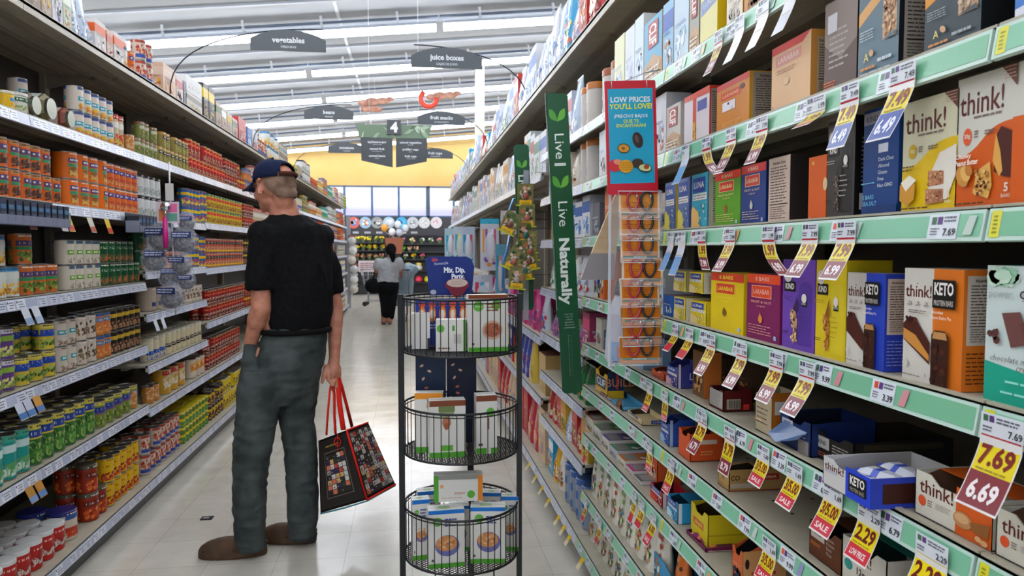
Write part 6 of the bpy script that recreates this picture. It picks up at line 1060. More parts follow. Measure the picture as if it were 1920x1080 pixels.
m = MB(); c0 = P3(310, 392, yy - .05); m.tube([c0 + Vector((0, 0, .05 - .045)), c0 + Vector((0, 0, -.05))], .004, M('#c9ccd0', 'chrome'), 8); m.ball(c0 + Vector((0, 0, .012)), (.026, .012, .026), M('#b9bcc0', 'chrome'), 12); tag(m.build('measuring_scoop'), 'small chrome scoop bowl in front of the scrubber strip', 'scoop')
m = MB(); c0 = P3(310, 438, yy - .05); m.tube([c0 + Vector((0, 0, .085)), c0, c0 + Vector((.002, 0, -.075))], [.010, .014, .012], M('#c4187a', 'plastic'), 10); tag(m.build('peeler_handle'), 'hot pink peeler handle in front of the scrubber strip', 'peeler')
steel = mix_mat('steel_wool', '#3f3d3b', '#8d8a86', scale=60, rough=.35, metal=.6, bump=1.0)
for k, (px, py, r) in enumerate(((300, 450, .075), (345, 455, .07), (290, 490, .07), (340, 500, .065), (350, 530, .05), (318, 520, .06), (322, 560, .075), (350, 420, .05))):
    c0 = P3(px, py, yy + .01 * (k % 3)); o = empty('scrubber_pack', tuple(c0), .3 * (k % 3 - 1), 'clear bag with a steel scrubber on the hanging strip, %s from the top' % ['third', 'second', 'fourth', 'fifth', 'seventh', 'sixth', 'lowest', 'first'][k], 'scrubber pack', 'bags of steel scrubbers on the hanging strip')
    m = MB(); m.ball((0, 0, 0), (r * .8, r * .5, r * .72), steel, 16); m.build('scrubber', o); m = MB(); m.ball((0, 0, .01), (r, r * .62, r * 1.15), clear('poly_bag', '#c9cede', .22, .05), 12); m.build('bag', o); m = MB(); m.box(-r * .7, -r * .66, r * .35, r * .7, -r * .64, r * .8, M(['#23305c', '#2a3a6a'][k % 2])); a = Art(m, flat_map((-r * .7, -r * .66, r * .35), (1, 0, 0), (0, 0, 1), (0, -1, 0))); a.lines(.004, .004, r * 1.3, r * .4, '#b9bfd6', 2); m.build('card', o)
for px, z, lb in ((35, 1.60, 0), (98, 1.60, 1), (112, 1.60, 2), (155, 1.60, 3), (188, 1.60, 4), (28, 1.235, 5), (48, 1.235, 6), (15, .885, 7), (32, .885, 8), (50, .885, 9), (35, .55, 10), (53, .55, 11), (282, 1.055, 12), (296, 1.055, 13)):
    Y = on_x(px, 467 + (EYE - z + .05) * 1363 / 3.2, XL)[0]; mb = MB(); P = [(XL + .016, Y, z - .036), (XL + .016, Y + .055, z - .036), (XL + .026, Y + .085, z - .105), (XL + .026, Y + .03, z - .105)]
    cc = ['#c9ae9a', '#c3c6c9', '#d3c24a', '#c9c3ae', '#dcb41c', '#cfd3dc', '#cfd3dc', '#c9cfdc', '#c3c9d9', '#d39a4a', '#b9863a', '#c98a3a', '#dfe3ea', '#dfe3ea'][lb]; c2 = ['#b97a7a', '#b9b0b4', '#c94a3a', '#b9604a', '#c9482a', '#8fa6c3', '#a9b9cf', '#4f7ab5', '#5a84ba', '#5a7fb9', '#7f9fd0', '#5f8aca', '#cfd6e0', '#cfd6e0'][lb]
    mb.add(P, [(0, 1, 2, 3)], M(cc)); mid_ = lambda t, a, b: tuple(a[i] + (b[i] - a[i]) * t for i in range(3)); mb.add([tuple(v + (.0005 if i == 0 else 0) for i, v in enumerate(p)) for p in (mid_(.6, P[0], P[3]), mid_(.6, P[1], P[2]), mid_(.95, P[1], P[2]), mid_(.95, P[0], P[3]))], [(0, 1, 2, 3)], M(c2))
    tag(mb.build('price_tag'), 'small hanging tag on the left rails, %s' % ['under the dark sachet tray', 'grey, left of two under the orange cans', 'yellow and red under the orange cans', 'cream and red under the large orange cans', 'yellow and red under the orange red cans', 'white, left of two under the corn cans', 'white, right of two under the corn cans', 'white, leftmost under the pea cans', 'white, middle under the pea cans', 'orange and blue under the green cans', 'orange and blue above the red tubs, left', 'orange and blue above the red tubs, right', 'white, left, under the beige cans', 'white, right, under the beige cans'][lb], 'price tag')
# ------------------------------------------------------------------ goods farther down the right side
PAL = [('#d3d6dc', ['#2f6fb5', '#8fb3dd', '#e9ecf2'], '#2a5fae', 'white and blue'), ('#c9ccd6', ['#b9323f', '#e9e6e6', '#8f9ac0'], '#b02f3c', 'white and red'), ('#b9cbe0', ['#e9edf3', '#5a8ac3'], '#3f74b8', 'pale blue'), ('#dcd3c6', ['#c98a3a', '#8a5a3a', '#efe6d6'], '#cf8f3a', 'cream and amber'), ('#cfd6cf', ['#3f8a5a', '#dfe6dc', '#8fb38f'], '#3a7a5a', 'white and green'),
       ('#d6cbd3', ['#8a4a8a', '#e6dfe6', '#c9709a'], '#8f4f94', 'white and violet'), ('#1f5fae', ['#e6c22a', '#dfe6f0', '#c0392b'], '#e9e9ef', 'royal blue'), ('#c03a34', ['#e6c03a', '#f0d9d0', '#8a1f1f'], '#e8e0da', 'red'), ('#2f9fd0', ['#e6d23a', '#f0f4f8', '#d9603a'], '#f0f0f0', 'sky blue'), ('#d9a82a', ['#c0392b', '#efe0b0', '#8a5a1a'], '#8f2c20', 'golden yellow')]
WHERE = ['nearest', 'second', 'third', 'fourth', 'fifth', 'sixth', 'seventh', 'eighth', 'ninth', 'tenth', 'eleventh', 'twelfth', 'thirteenth', 'fourteenth', 'fifteenth', 'sixteenth', 'seventeenth', 'eighteenth', 'nineteenth', 'twentieth'] + ['%d%s' % (n, {1: 'st', 2: 'nd', 3: 'rd'}.get(n % 10, 'th')) for n in range(21, 90)]
_R = {}
def goods(y0, y1, deck, pal, wr, hr, where, seed, pouch=.3, x0=.79, name='package', d=.12, gap=.004):
    rd = random.Random(seed); y = y0; i = 0
    while y < y1 - .05:
        p = rd.choice(pal); w = rd.choice(wr); h = rd.choice(hr); pc = rd.random() < pouch; key = (p[0], w, h, pc)
        if y + w > y1 + .02: break
        if key not in _R:
            mb = pouch_mesh(w, h, .07, p[0], gen(p[0], p[1], 'ab' if False else None, p[2], seed, p[2])) if pc else carton_mesh(w, h, d, p[0], front=gen(p[0], p[1], None, '#e9e9e9', seed, p[2]), side=gen(p[0], p[1], None, '#dddddd', seed + 1, None))
            o = mb.build(name); _R[key] = o.data; bpy.data.objects.remove(o)
        o = bpy.data.objects.new('snack_pouch' if pc else name, _R[key]); C.objects.link(o); o.location = (x0 + (0 if pc else rd.uniform(0, .01)), y + w / 2, deck + .0015); o.rotation_euler = (0, 0, -pi / 2)
        tag(o, ' '.join(('%s %s %s, %s' % (p[3], 'pouch' if pc else 'carton', where, WHERE[i])).split()[:16]), 'pouch' if pc else 'carton'); y += w + gap; i += 1
Wb = [.11, .14, .17]; cool = PAL[:6]; warm = [PAL[k] for k in (0, 3, 6, 7, 8, 9)]
goods(3.16, 4.14, .94, [('#a33f63', ['#d9708f', '#6a2a5a', '#e6b9c6'], '#d94a7a', 'berry pink'), ('#5f7a4a', ['#3f6a2f', '#cf6a2a', '#d9d9c9'], '#c9cfbf', 'green and orange'), ('#8a5a8f', ['#d96a9a', '#5a4a8a'], '#b94a8a', 'purple')], [.13, .16], [.16, .19, .13], 'beside the green banner', 3, .7)
goods(3.16, 3.62, .71, [('#1f6a3a', ['#cf6a2a', '#3f8a4a', '#d9d3c0'], '#2f7a44', 'leaf green')], [.12], [.17], 'below the green banner', 4, .8)
tag(carton_mesh(.22, .24, .16, '#c9a76a', front=gen('#c9a76a', ['#b5945a', '#d6b67c'], None, '#a98850', 5), sidec='#b08f5a', topc='#7a4a4a').build('kraft_bag', None, (.80, 4.36, .90 - .36 + .0015 + .0), -pi / 2), 'large kraft yellow paper bag between two white shelf edges', 'bag')
goods(3.16, 4.14, .45, [('#b02f2a', ['#d9b92a', '#8a1f1f', '#e0c9b9'], '#c9402f', 'red'), ('#c9cfda', ['#2f4f9c', '#8f9fc9', '#e6e9f0'], '#3a5aae', 'white and blue'), ('#c9a02a', ['#2f7a3a', '#8a5a1a', '#e0c95a'], '#cf8a1c', 'yellow and green')], [.13, .11], [.17, .20], 'second lowest deck, green banner section', 6, .6)
for k, y in enumerate((3.22, 3.34, 3.46, 3.58)):
    mb = MB(); r = .052; mb.lathe([(r * .95, 0), (r, .01), (r, .16), (r * .9, .17)], 24, M('#8b93a3', 'tin')); mb.lathe([(r * 1.01, .17), (r * 1.01, .195), (r * .9, .20)], 24, M('#3a62a3', 'plastic')); a = Art(mb, cyl_map(r)); a.cur = .01; a.rect(-.05, .02, .05, .055, '#2f6aa6'); a.rect(-.05, .10, .05, .14, '#2f6aa6'); a.rect(-.05, .075, -.01, .10, '#c9a22a')
    tag(mb.build('formula_can', None, (.83, y, BZ + .0015), -pi / 2 - .5), 'grey and blue banded can on the lowest right deck, %s from the near end' % WHERE[k], 'can')
goods(3.72, 4.14, BZ, warm, [.13], [.20, .22], 'lowest deck, green banner section', 8, .6)
goods(4.64, 7.6, .54, [('#b8262c', ['#cf5a2a', '#8a1f1f'], '#cf3a2f', 'red'), ('#d0b44a', ['#e0c96a', '#c98a3a'], '#dcc35a', 'straw yellow'), ('#3a4a9c', ['#c03a4a', '#8a9ad0'], '#c9cfe6', 'indigo')], [.16, .2], [.26, .28], 'middle deck behind the rack', 9, .6)
goods(4.22, 7.6, BZ, [('#d6b48f', ['#e0c96a', '#c98a5a', '#9a9ab5'], '#d9c58a', 'peach and yellow'), ('#b9283a', ['#d96a3a'], '#cf3a2f', 'red')], [.18, .22], [.30, .32], 'lowest deck behind the rack', 10, .5)
goods(4.22, 7.6, .90, [('#b02f6a', ['#d95a8a', '#6a2a7a'], '#cf4a8a', 'magenta'), ('#c9ccd6', ['#2f5fae', '#c03a4a'], '#2f5fae', 'white and blue')], [.15, .18], [.22, .24], 'white edged deck behind the rack', 11, .6)
goods(7.7, 14.2, .90, cool, [.3, .36], [.26], 'far right middle deck', 12, .3); goods(7.7, 14.2, .54, warm, [.34], [.26], 'far right lower deck', 13, .3); goods(7.7, 14.2, BZ, warm, [.36], [.3], 'far right lowest deck', 14, .3)
goods(3.45, 4.14, 1.71, [PAL[3], PAL[0]], [.11], [.19], 'beside the long green banner, fifth deck', 15, .2); goods(3.42, 4.14, 1.96, cool, [.11, .13], [.24, .28], 'beside the long green banner, sixth deck', 16, .3); goods(3.16, 4.14, 1.47, [PAL[5], PAL[9], PAL[0]], [.11, .14], [.17, .19], 'behind the long green banner, fourth deck', 17, .4); goods(3.16, 4.14, 1.20, [PAL[1], PAL[4], PAL[3]], [.12, .14], [.15, .18], 'behind the long green banner, fifth deck from floor', 18, .6)
goods(4.22, 14.2, 1.86, cool + [PAL[1], PAL[3]], [.13, .16, .2], [.26, .30, .34], 'deck below the top right shelf', 19, .3)
goods(2.95, 14.2, 2.38, [PAL[0], PAL[2], PAL[8], PAL[1], PAL[4], PAL[7], PAL[0]], [.14, .18, .22], [.20, .26, .30, .34], 'top right shelf', 20, .45, x0=.775)
goods(2.12, 2.9, 2.38, [PAL[0], PAL[1]], [.14], [.14, .10], 'top right shelf, picture edge', 21, .2, x0=.775)
for k, (y, z) in enumerate(((3.2, .10), (3.32, .10), (3.45, .10), (3.7, .10), (3.9, .10), (4.1, .10), (4.35, .10), (2.95, .10), (2.75, .10))):
    mb = MB(); P = [(XR - .036, y, z), (XR - .036, y + .04, z), (XR - .065, y + .045, z - .045), (XR - .065, y + .005, z - .045)]; mb.add(P, [(0, 1, 2, 3)], M('#cfc4a0')); mb.add([(x - .0006, yy * 1.0, zz) for x, yy, zz in (P[0], P[1], ((P[1][0] + P[2][0]) / 2, y + .043, z - .02), ((P[0][0] + P[3][0]) / 2, y + .003, z - .02))], [(0, 1, 2, 3)], M('#d9b41c'))
    tag(mb.build('price_tag'), 'tiny yellow tag under the lowest right rail, %s from the near end' % WHERE[[2, 3, 4, 5, 6, 7, 8, 1, 0][k]], 'price tag')
# ------------------------------------------------------------------ round wire rack with store brand cartons
RC = Vector((.178, 2.60, 0)); RR = .205
rack = empty('basket_rack', tuple(RC), 0, 'black round three basket wire rack standing in the aisle', 'rack')
blk = M('#07080a', 'paint')
PA = [pi * 1.03, -.05 * pi, pi * .42]
for t in PA:
    mb = MB(); x, y = (RR + .006) * cos(t), (RR + .006) * sin(t); T = Matrix.Translation((x, y, 0)) @ Matrix.Rotation(t, 4, 'Z'); mb.box(-.009, -.011, .03, .011, .011, 1.262, blk, T); mb.build('post', rack)
    mb = MB(); mb.lathe([(.012, 0), (.018, .006), (.018, .03)], 12, M('#0c0c0d', 'plastic'), cx=x, cy=y); mb.build('foot', rack)
tiers = [(1.06, 1.25), (.700, .868), (.322, .506)]
for zb, zt in tiers:
    o = empty('basket', (0, 0, 0)); o.parent = rack
    mb = MB(); ring = lambda z, r: [(r * cos(2 * pi * k / 40), r * sin(2 * pi * k / 40), z) for k in range(40)]
    mb.tube(ring(zt, RR), .0042, blk, 6, closed=True); mb.tube(ring(zt - .012, RR * .995), .0022, blk, 6, closed=True); mb.tube(ring(zb, RR), .0038, blk, 6, closed=True); mb.build('rim', o)
    mb = MB()
    for k in range(48):
        t = 2 * pi * k / 48; c_, s_ = cos(t), sin(t); mb.tube([(RR * c_, RR * s_, zt), (RR * c_, RR * s_, zb + .012), (RR * .985 * c_, RR * .985 * s_, zb)], .0017, blk, 5)
    w_ = mb.build('wire_wall', o)
    mb = MB(); n = 17
    for d in (1, -1):
        for k in range(-n, n + 1):
            q_ = RR * k / n; L = sqrt(max(RR * RR - q_ * q_, 0)); c_, s_ = cos(pi / 4 * d), sin(pi / 4 * d); mb.tube([(q_ * c_ - L * s_, q_ * s_ + L * c_, zb), (q_ * c_ + L * s_, q_ * s_ - L * c_, zb)], .0015, blk, 4)
    mb.build('wire_floor', o)
for sx in (-1, 1):
    mb = MB(); P = [(sx * .10, -.175, .322), (sx * .10, -.18, .29), (sx * .10, -.185, .27)] + [(sx * (.10 + .018 - .018 * cos(t)), -.185, .27 - .018 * sin(t)) for t in (1, 2, 3)]; mb.tube(P, .003, blk, 6); mb.build('hook', rack)
def pc(x0, x1, yt, zb, Y, d, spec, label, name='cereal_carton', cat='carton', yaw=0.0, z=None):
    a = on_y(x0, yt, Y); b = on_y(x1, yt, Y); kw = dict(spec); base = kw.pop('base'); z0 = (zb if z is None else z) + .004
    mb = carton_mesh(b[0] - a[0], a[1] - z0, d, base, **kw); return tag(mb.build(name, None, ((a[0] + b[0]) / 2, Y, z0), yaw), label, cat)
def st(topc, pic, bowl=None, green='#4f9a2f'):
    def f(a, w, h):
        a.rect(0, h * .93, w, h, topc); a.oval(w * .25, h * .80, w * .13, w * .13, '#5fa83a'); a.text('simple', w * .25, h * .80, w * .05, '#dfe9d6'); a.oval(w * .70, h * .82, w * .12, w * .12, '#57a033') if not bowl else None
        a.lines(w * .45, h * .70, w * .80, h * .86, '#3a4a8a' if bowl else '#8a5a44', 3, .5)
        if bowl: a.oval(w * .52, h * .38, w * .34, w * .30, bowl); a.oval(w * .50, h * .42, w * .30, w * .22, '#c98a55'); a.blobs(w * .24, h * .30, w * .76, h * .54, ['#d99c66', '#b3703f', '#e0b080'], 26, w * .05, 4)
        else: a.oval(w * .6, h * .38, w * .26, w * .24, '#c9a08a'); a.oval(w * .6, h * .38, w * .20, w * .18, pic); a.blobs(w * .42, h * .28, w * .78, h * .50, [pic, '#8a4a30'], 16, w * .04, 4)
        a.rect(0, 0, w, h * .08, green); a.rect(w * .08, h * .12, w * .14, h * .16, '#5a3a2c')
    return f
wb = '#d6d3cb'; z1, z2, z3 = 1.06, .700, .322
# top basket
pc(878, 953, 553, z1, 2.50, .055, dict(base=wb, front=st('#7a3f22', '#b0654a'), side=lambda a, w, h: (a.rect(0, h * .93, w, h, '#d9822a'), a.rect(0, 0, w, h * .08, '#4f9a2f')), topc='#e0ded8'), 'tall white and green cereal carton with a brown top in the top basket', yaw=.08)
pc(817, 873, 600, z1, 2.52, .06, dict(base=wb, front=lambda a, w, h: (a.oval(w * .16, h * .72, w * .13, w * .13, '#5fa83a'), a.rect(w * .55, h * .65, w * .63, h * .82, '#4f9a2f'), a.rect(w * .60, h * .25, w * .85, h * .55, '#b9b6ae'), a.lines(w * .08, h * .06, w * .5, h * .14, '#8a5a44', 1), a.rect(w * .92, 0, w, h, '#4f9a2f')), topc='#e3e1dc'), 'small white and green carton lying in the top basket', yaw=-.1)
pc(772, 806, 588, z1, 2.60, .05, dict(base='#cfccc6', front=lambda a, w, h: (a.rect(w * .85, 0, w, h * .3, '#2a2c33'),)), 'plain white carton at the left of the top basket')
mb = MB(); a0 = on_y(779, 560, 2.655); a1 = on_y(880, 606, 2.655); W_, H_ = a1[0] - a0[0], a0[1] - 1.068
mb = carton_mesh(W_, H_, .03, '#1d2f78', front=lambda a, w, h: (a.rect(0, 0, w, h, '#20368a'), [(a.oval(w * (.12 + .19 * k), h * .68, w * .065, h * .17, '#d9782a'), a.oval(w * (.12 + .19 * k), h * .68, w * .04, h * .10, '#e8d6c3'), a.rect(w * (.06 + .19 * k), h * .84, w * (.18 + .19 * k), h * .93, '#c9402f'), a.lines(w * (.05 + .19 * k), h * .36, w * (.20 + .19 * k), h * .48, '#9fb0e0', 2)) for k in range(5)]))
disp = tag(mb.build('party_mix_display', None, ((a0[0] + a1[0]) / 2, 2.655, 1.066)), 'blue party mix display box with a header card behind the top basket', 'display box')
A = [on_y(px, py, 2.685) for px, py in ((806, 555), (886, 555), (891, 500), (885, 486), (876, 481), (806, 481), (798, 486))]
mb = MB(); cx_ = disp.location.x; mb.prism([(x - cx_, z - 1.066) for x, z in A], .066, .070, M('#1b2f74'), 'y'); x0_, z0_ = A[0][0] - cx_, A[0][1] - 1.066; W_ = A[1][0] - A[0][0]; H_ = A[5][1] - A[0][1]
a = Art(mb, flat_map((x0_, .030, z0_), (1, 0, 0), (0, 0, 1), (0, -1, 0))); a.text('Lipton', W_ * .12, H_ * .93, H_ * .09, '#d0493a', w=W_ * .14, bold=.03); a.text('Homestyle', W_ * .27, H_ * .83, H_ * .075, '#b9c0d9', w=W_ * .32, rot=.1)
a.text('Mix. Dip.', W_ * .58, H_ * .66, H_ * .13, '#dfe3ee', w=W_ * .50, bold=.04); a.text('Party.', W_ * .66, H_ * .50, H_ * .12, '#dfe3ee', w=W_ * .30, bold=.04)
a.oval(W_ * .64, H_ * .28, W_ * .28, H_ * .17, '#7c1f33'); a.poly([(W_ * .37, H_ * .30), (W_ * .91, H_ * .30), (W_ * .80, H_ * .06), (W_ * .72, H_ * .0), (W_ * .56, H_ * .0), (W_ * .48, H_ * .06)], '#6d1a2c'); a.oval(W_ * .64, H_ * .33, W_ * .245, H_ * .11, '#bfa99c'); a.lines(W_ * .5, H_ * .28, W_ * .78, H_ * .38, '#a08878', 3, .3); a.oval(W_ * .08, H_ * .10, W_ * .1, H_ * .09, '#26324f'); a.oval(W_ * .08, H_ * .10, W_ * .07, H_ * .06, '#9aa3b5')
mb.build('header_card', disp)
# middle basket
def navy(a, w, h): [a.oval(w * u, h * v, w * .07, w * .04, c, 10, r) for u, v, c, r in ((.2, .86, '#c9a98f', .5), (.45, .80, '#d9b79b', -.4), (.35, .62, '#b5644a', .2), (.36, .55, '#c07055', -.3), (.12, .50, '#d9c3b0', 0), (.25, .72, '#c9a98f', .9), (.4, .40, '#e0cdbd', .3), (.15, .36, '#c9a98f', .2))]
pc(779, 836, 662, z2, 2.65, .045, dict(base='#1a2a44', front=navy, sidec='#151d2e'), 'tall navy carton with almond pictures in the middle basket, left one', 'snack_carton', cat='carton'); pc(838, 893, 660, z2, 2.66, .045, dict(base='#171d33', front=navy, sidec='#10141f'), 'tall navy carton with almond pictures in the middle basket, right one', 'snack_carton', cat='carton')
pc(777, 830, 738, z2, 2.54, .05, dict(base=wb, front=lambda a, w, h: (a.rect(0, h * .90, w, h, '#d98a22'), a.rect(0, 0, w, h * .10, '#4f9a2f'), a.rect(w * .45, h * .80, w * .8, h * .9, '#7a7a52'), a.poly([(w * .4, h * .8), (w * .8, h * .8), (w * .6, h * .6)], '#b98a6a')), topc='#e3e1dc'), 'white carton with an orange top band in the middle basket', yaw=-.1)
pc(805, 873, 752, z2, 2.47, .055, dict(base=wb, front=lambda a, w, h: (a.rect(0, h * .90, w, h, '#7a4128'), a.rect(0, 0, w, h * .10, '#4f9a2f'), a.rect(w * .3, h * .12, w * .65, h * .22, '#5fa83a'), a.rect(w * .25, h * .80, w * .70, h * .9, '#6b7a4a'), a.rect(w * .28, h * .72, w * .67, h * .80, '#8a9a6a'), a.oval(w * .47, h * .62, w * .12, h * .10, '#b5704f'), a.oval(w * .47, h * .55, w * .07, h * .06, '#a05a3a')), topc='#dad8d0'), 'white and green carton with an almond picture and brown top band', yaw=.05)
pc(893, 932, 742, z2, 2.50, .06, dict(base=wb, front=lambda a, w, h: (a.rect(0, h * .90, w, h, '#7a4128'), a.rect(0, 0, w * .5, h * .10, '#4f9a2f'), a.rect(w * .7, 0, w, h * .1, '#4f9a2f'), a.oval(w * .68, h * .72, w * .2, w * .2, '#5fa83a'), a.rect(w * .52, h * .42, w * .62, h * .62, '#8a5a44'), a.rect(w * .1, h * .14, w * .3, h * .18, '#5a3020')), topc='#e3e1dc'), 'narrow white carton with a green circle and brown top band', yaw=.06)
# bottom basket: cartons with blue tops
bt = dict(base=wb, front=st('#1f6fc0', '#c98a55', '#6a6a9f'), side=lambda a, w, h: (a.rect(0, h * .93, w, h, '#1f6fc0'), a.rect(0, 0, w, h * .08, '#4f9a2f')), topc='#dcdcd6', top=lambda a, w, d: (a.oval(w * .45, d * .5, w * .18, d * .25, '#8fb87a'), a.lines(w * .2, d * .2, w * .8, d * .8, '#b9bfb5', 3, .2)))
for a_, b_, yt, Y, yw, wh in ((803, 871, 958, 2.455, .06, 'front left'), (882, 947, 953, 2.47, -.12, 'front right'), (773, 806, 938, 2.53, .12, 'far left'), (783, 826, 922, 2.64, .1, 'back left'), (842, 880, 950, 2.585, 0, 'middle'), (905, 938, 925, 2.64, -.2, 'back right'), (940, 972, 932, 2.56, -.15, 'far right')):
    pc(a_, b_, yt, z3, Y, .058 if Y < 2.5 else .045, bt, 'white cereal carton with a blue top in the bottom basket, ' + wh, yaw=yw)
o = pc(813, 905, 893, z3, 2.50, .05, dict(base=wb, front=lambda a, w, h: (a.rect(0, 0, w * .10, h, '#4f9a2f'), a.rect(w * .90, 0, w, h, '#d9822a'), a.oval(w * .76, h * .26, w * .08, w * .08, '#5fa83a'), a.rect(w * .13, h * .52, w * .20, h * .64, '#dda06a'), a.lines(w * .42, h * .26, w * .66, h * .36, '#c98a6a', 2), a.rect(w * .1, h * .84, w * .9, h, '#8f8f88'), a.lines(w * .15, h * .1, w * .6, h * .2, '#c9a58f', 1, .3)), topc='#c9c6be'), 'white carton with green and orange ends lying on the blue topped cartons', z=on_y(860, 940, 2.50)[1] - .004, yaw=-.03)
# ------------------------------------------------------------------ people
from mathutils import noise
class Body(MB):
    def cap(s, p0, p1, r0, r1, m=None, n=14):
        m = m or M('#c08a72'); p0, p1 = Vector(p0), Vector(p1); s.ball(p0, r0, m, n); s.ball(p1, r1, m, n); s.tube([p0, p1], [r0, r1], m, n)
    def chain(s, pts, rs, m=None):
        for i in range(len(pts) - 1): s.cap(pts[i], pts[i + 1], rs[i], rs[i + 1], m)
    def loft(s, rings, m=None, n=24):
        """rings: (centre, rx, ry, yaw[, tilt])"""
        m = m or M('#c08a72'); vs = []; 
        for c, rx, ry, yw in rings:
            for k in range(n):
                t = 2 * pi * k / n; x = rx * cos(t); y = ry * sin(t); vs.append((c[0] + x * cos(yw) - y * sin(yw), c[1] + x * sin(yw) + y * cos(yw), c[2]))
        fs = [(i * n + k, i * n + (k + 1) % n, (i + 1) * n + (k + 1) % n, (i + 1) * n + k) for i in range(len(rings) - 1) for k in range(n)]
        fs += [tuple(range(n))[::-1], tuple(range((len(rings) - 1) * n, len(rings) * n))]; s.add(vs, fs, m, True)
    def skin(s, name, parent, mat, voxel=.006, smooth=4, wr=0.0, wsc=9.0, wstr=(1, 1, 1)):
        s.mats = []; s.m = []; o = s.build_raw(name); md = o.modifiers.new('r', 'REMESH'); md.mode = 'VOXEL'; md.voxel_size = voxel
        ms = o.modifiers.new('s', 'SMOOTH'); ms.factor = .5; ms.iterations = smooth
        dg = bpy.context.evaluated_depsgraph_get(); dg.update(); me = bpy.data.meshes.new_from_object(o.evaluated_get(dg)); old = o.data; o.modifiers.clear(); o.data = me; bpy.data.meshes.remove(old)
        if wr:
            ns = [v.normal.copy() for v in me.vertices]
            for v, nn in zip(me.vertices, ns):
                p = v.co; q_ = Vector((p.x * wsc * wstr[0], p.y * wsc * wstr[1], p.z * wsc * wstr[2])); d = 1 - abs(noise.noise(q_)) * 2.2; d2 = noise.noise(q_ * 2.3); v.co = p + nn * wr * (d - .5 + .4 * d2)
        me.materials.clear(); me.materials.append(mat); me.polygons.foreach_set('use_smooth', [True] * len(me.polygons)); me.update(); me.name = name
        o.parent = parent; return o
    def build_raw(s, name):
        me = bpy.data.meshes.new(name); me.from_pydata(s.v, [], s.f); me.update(); o = bpy.data.objects.new(name, me); C.objects.link(o); return o
def skin_mat(name, a, b_, sc=30):
    m = mix_mat(name, a, b_, scale=sc, detail=5, rough=.5, bump=.12); b = m.node_tree.nodes['Principled BSDF']; b.inputs['Subsurface Weight'].default_value = .12; b.inputs['Subsurface Radius'].default_value = (.02, .008, .004); b.inputs['Subsurface Scale'].default_value = .3; return m
SK = skin_mat('skin', '#b5735a', '#c98a70'); P = P3
man = empty('person', (-.62, 3.45, 0), 0, 'older man in a navy cap, black t-shirt and grey jeans holding a red handled bag', 'person')
man.location = (0, 0, 0)
# joints, read off the picture at his distance
sh_l = P(490, 440, 3.36); sh_r = P(608, 446, 3.55); el_l = P(489, 578, 3.33); wr_l = P(469, 645, 3.42); el_r = P(629, 575, 3.58); wr_r = P(627, 672, 3.55)
nk0 = P(536, 415, 3.46); nk1 = P(522, 372, 3.45); hc = P(514, 350, 3.45)
hip_l = P(500, 665, 3.41); hip_r = P(570, 668, 3.50); kn_l = P(474, 850, 3.38); kn_r = P(563, 850, 3.50); an_l = P(471, 1018, 3.42); an_r = P(567, 1000, 3.52)
fw = Vector((-.76, .64, -.15)).normalized(); lf = Vector((0, 0, 1)).cross(fw).normalized(); up = fw.cross(lf).normalized()
def hd(x, y, z): return hc + fw * x + lf * y + up * z
HM = Matrix((( fw.x, lf.x, up.x), (fw.y, lf.y, up.y), (fw.z, lf.z, up.z)))
b = Body(); HT = HM.to_4x4()
def he(x, y, z, r): b.ball(hd(x, y, z), r, M('#c08a72'), 18, HT)
he(-.010, 0, .022, (.100, .077, .092)); he(.030, 0, -.020, (.066, .066, .078)); he(.052, 0, -.072, (.040, .044, .036)); he(.020, 0, -.062, (.050, .056, .040)); he(.082, 0, -.088, (.018, .022, .018))
b.cap(hd(.088, 0, .010), hd(.112, 0, -.030), .010, .013); he(.100, .010, -.032, (.010, .008, .008)); he(.100, -.010, -.032, (.010, .008, .008)); he(.072, .030, .022, (.022, .026, .010)); he(.072, -.030, .022, (.022, .026, .010))
he(.088, 0, -.058, (.014, .024, .007)); he(.085, 0, -.066, (.014, .022, .008)); he(.062, .040, -.030, (.026, .020, .024)); he(.062, -.040, -.030, (.026, .020, .024)); he(.078, .03, .002, (.014, .014, .010)); he(.078, -.03, .002, (.014, .014, .010))
for sy in (1, -1):
    for k in range(9):
        t = -1.9 + k * .48; b.ball(hd(-.008 + .017 * cos(t) - .004, sy * (.084 + .007 * abs(sin(t))), -.008 + .032 * sin(t)), .0070, M('#c08a72'), 8)
    b.ball(hd(.000, sy * .077, -.018), (.012, .007, .022), M('#c08a72'), 8)
b.cap(nk1 + Vector((.012, .0, .015)), nk0, .058, .070); b.cap(nk0, P(525, 440, 3.46), .072, .10)
b.cap(hd(-.050, 0, -.05), nk0 + Vector((0, 0, .01)), .045, .05)
yw = math.atan2(-.45, -.89) + pi / 2 + pi / 2  # torso: shoulders run left-near to right-far
ty = math.atan2((sh_r - sh_l).y, (sh_r - sh_l).x)
def T_(px, py, Y, rx, ry): return (P(px, py, Y), rx, ry, ty)
b.loft([T_(546, 425, 3.46, .10, .06), T_(548, 450, 3.46, .16, .095), T_(550, 500, 3.46, .16, .11), T_(553, 560, 3.46, .145, .11), T_(552, 620, 3.46, .145, .105), T_(545, 680, 3.46, .12, .09), T_(540, 720, 3.46, .09, .07)])
b.chain([sh_l, el_l, wr_l], [.040, .043, .030]); b.chain([el_l, el_l + (wr_l - el_l) * .35], [.043, .045]); b.chain([wr_l, wr_l + Vector((.03, .05, -.02))], [.030, .028])
b.chain([sh_r, el_r, el_r + (wr_r - el_r) * .3, wr_r], [.038, .036, .037, .026])
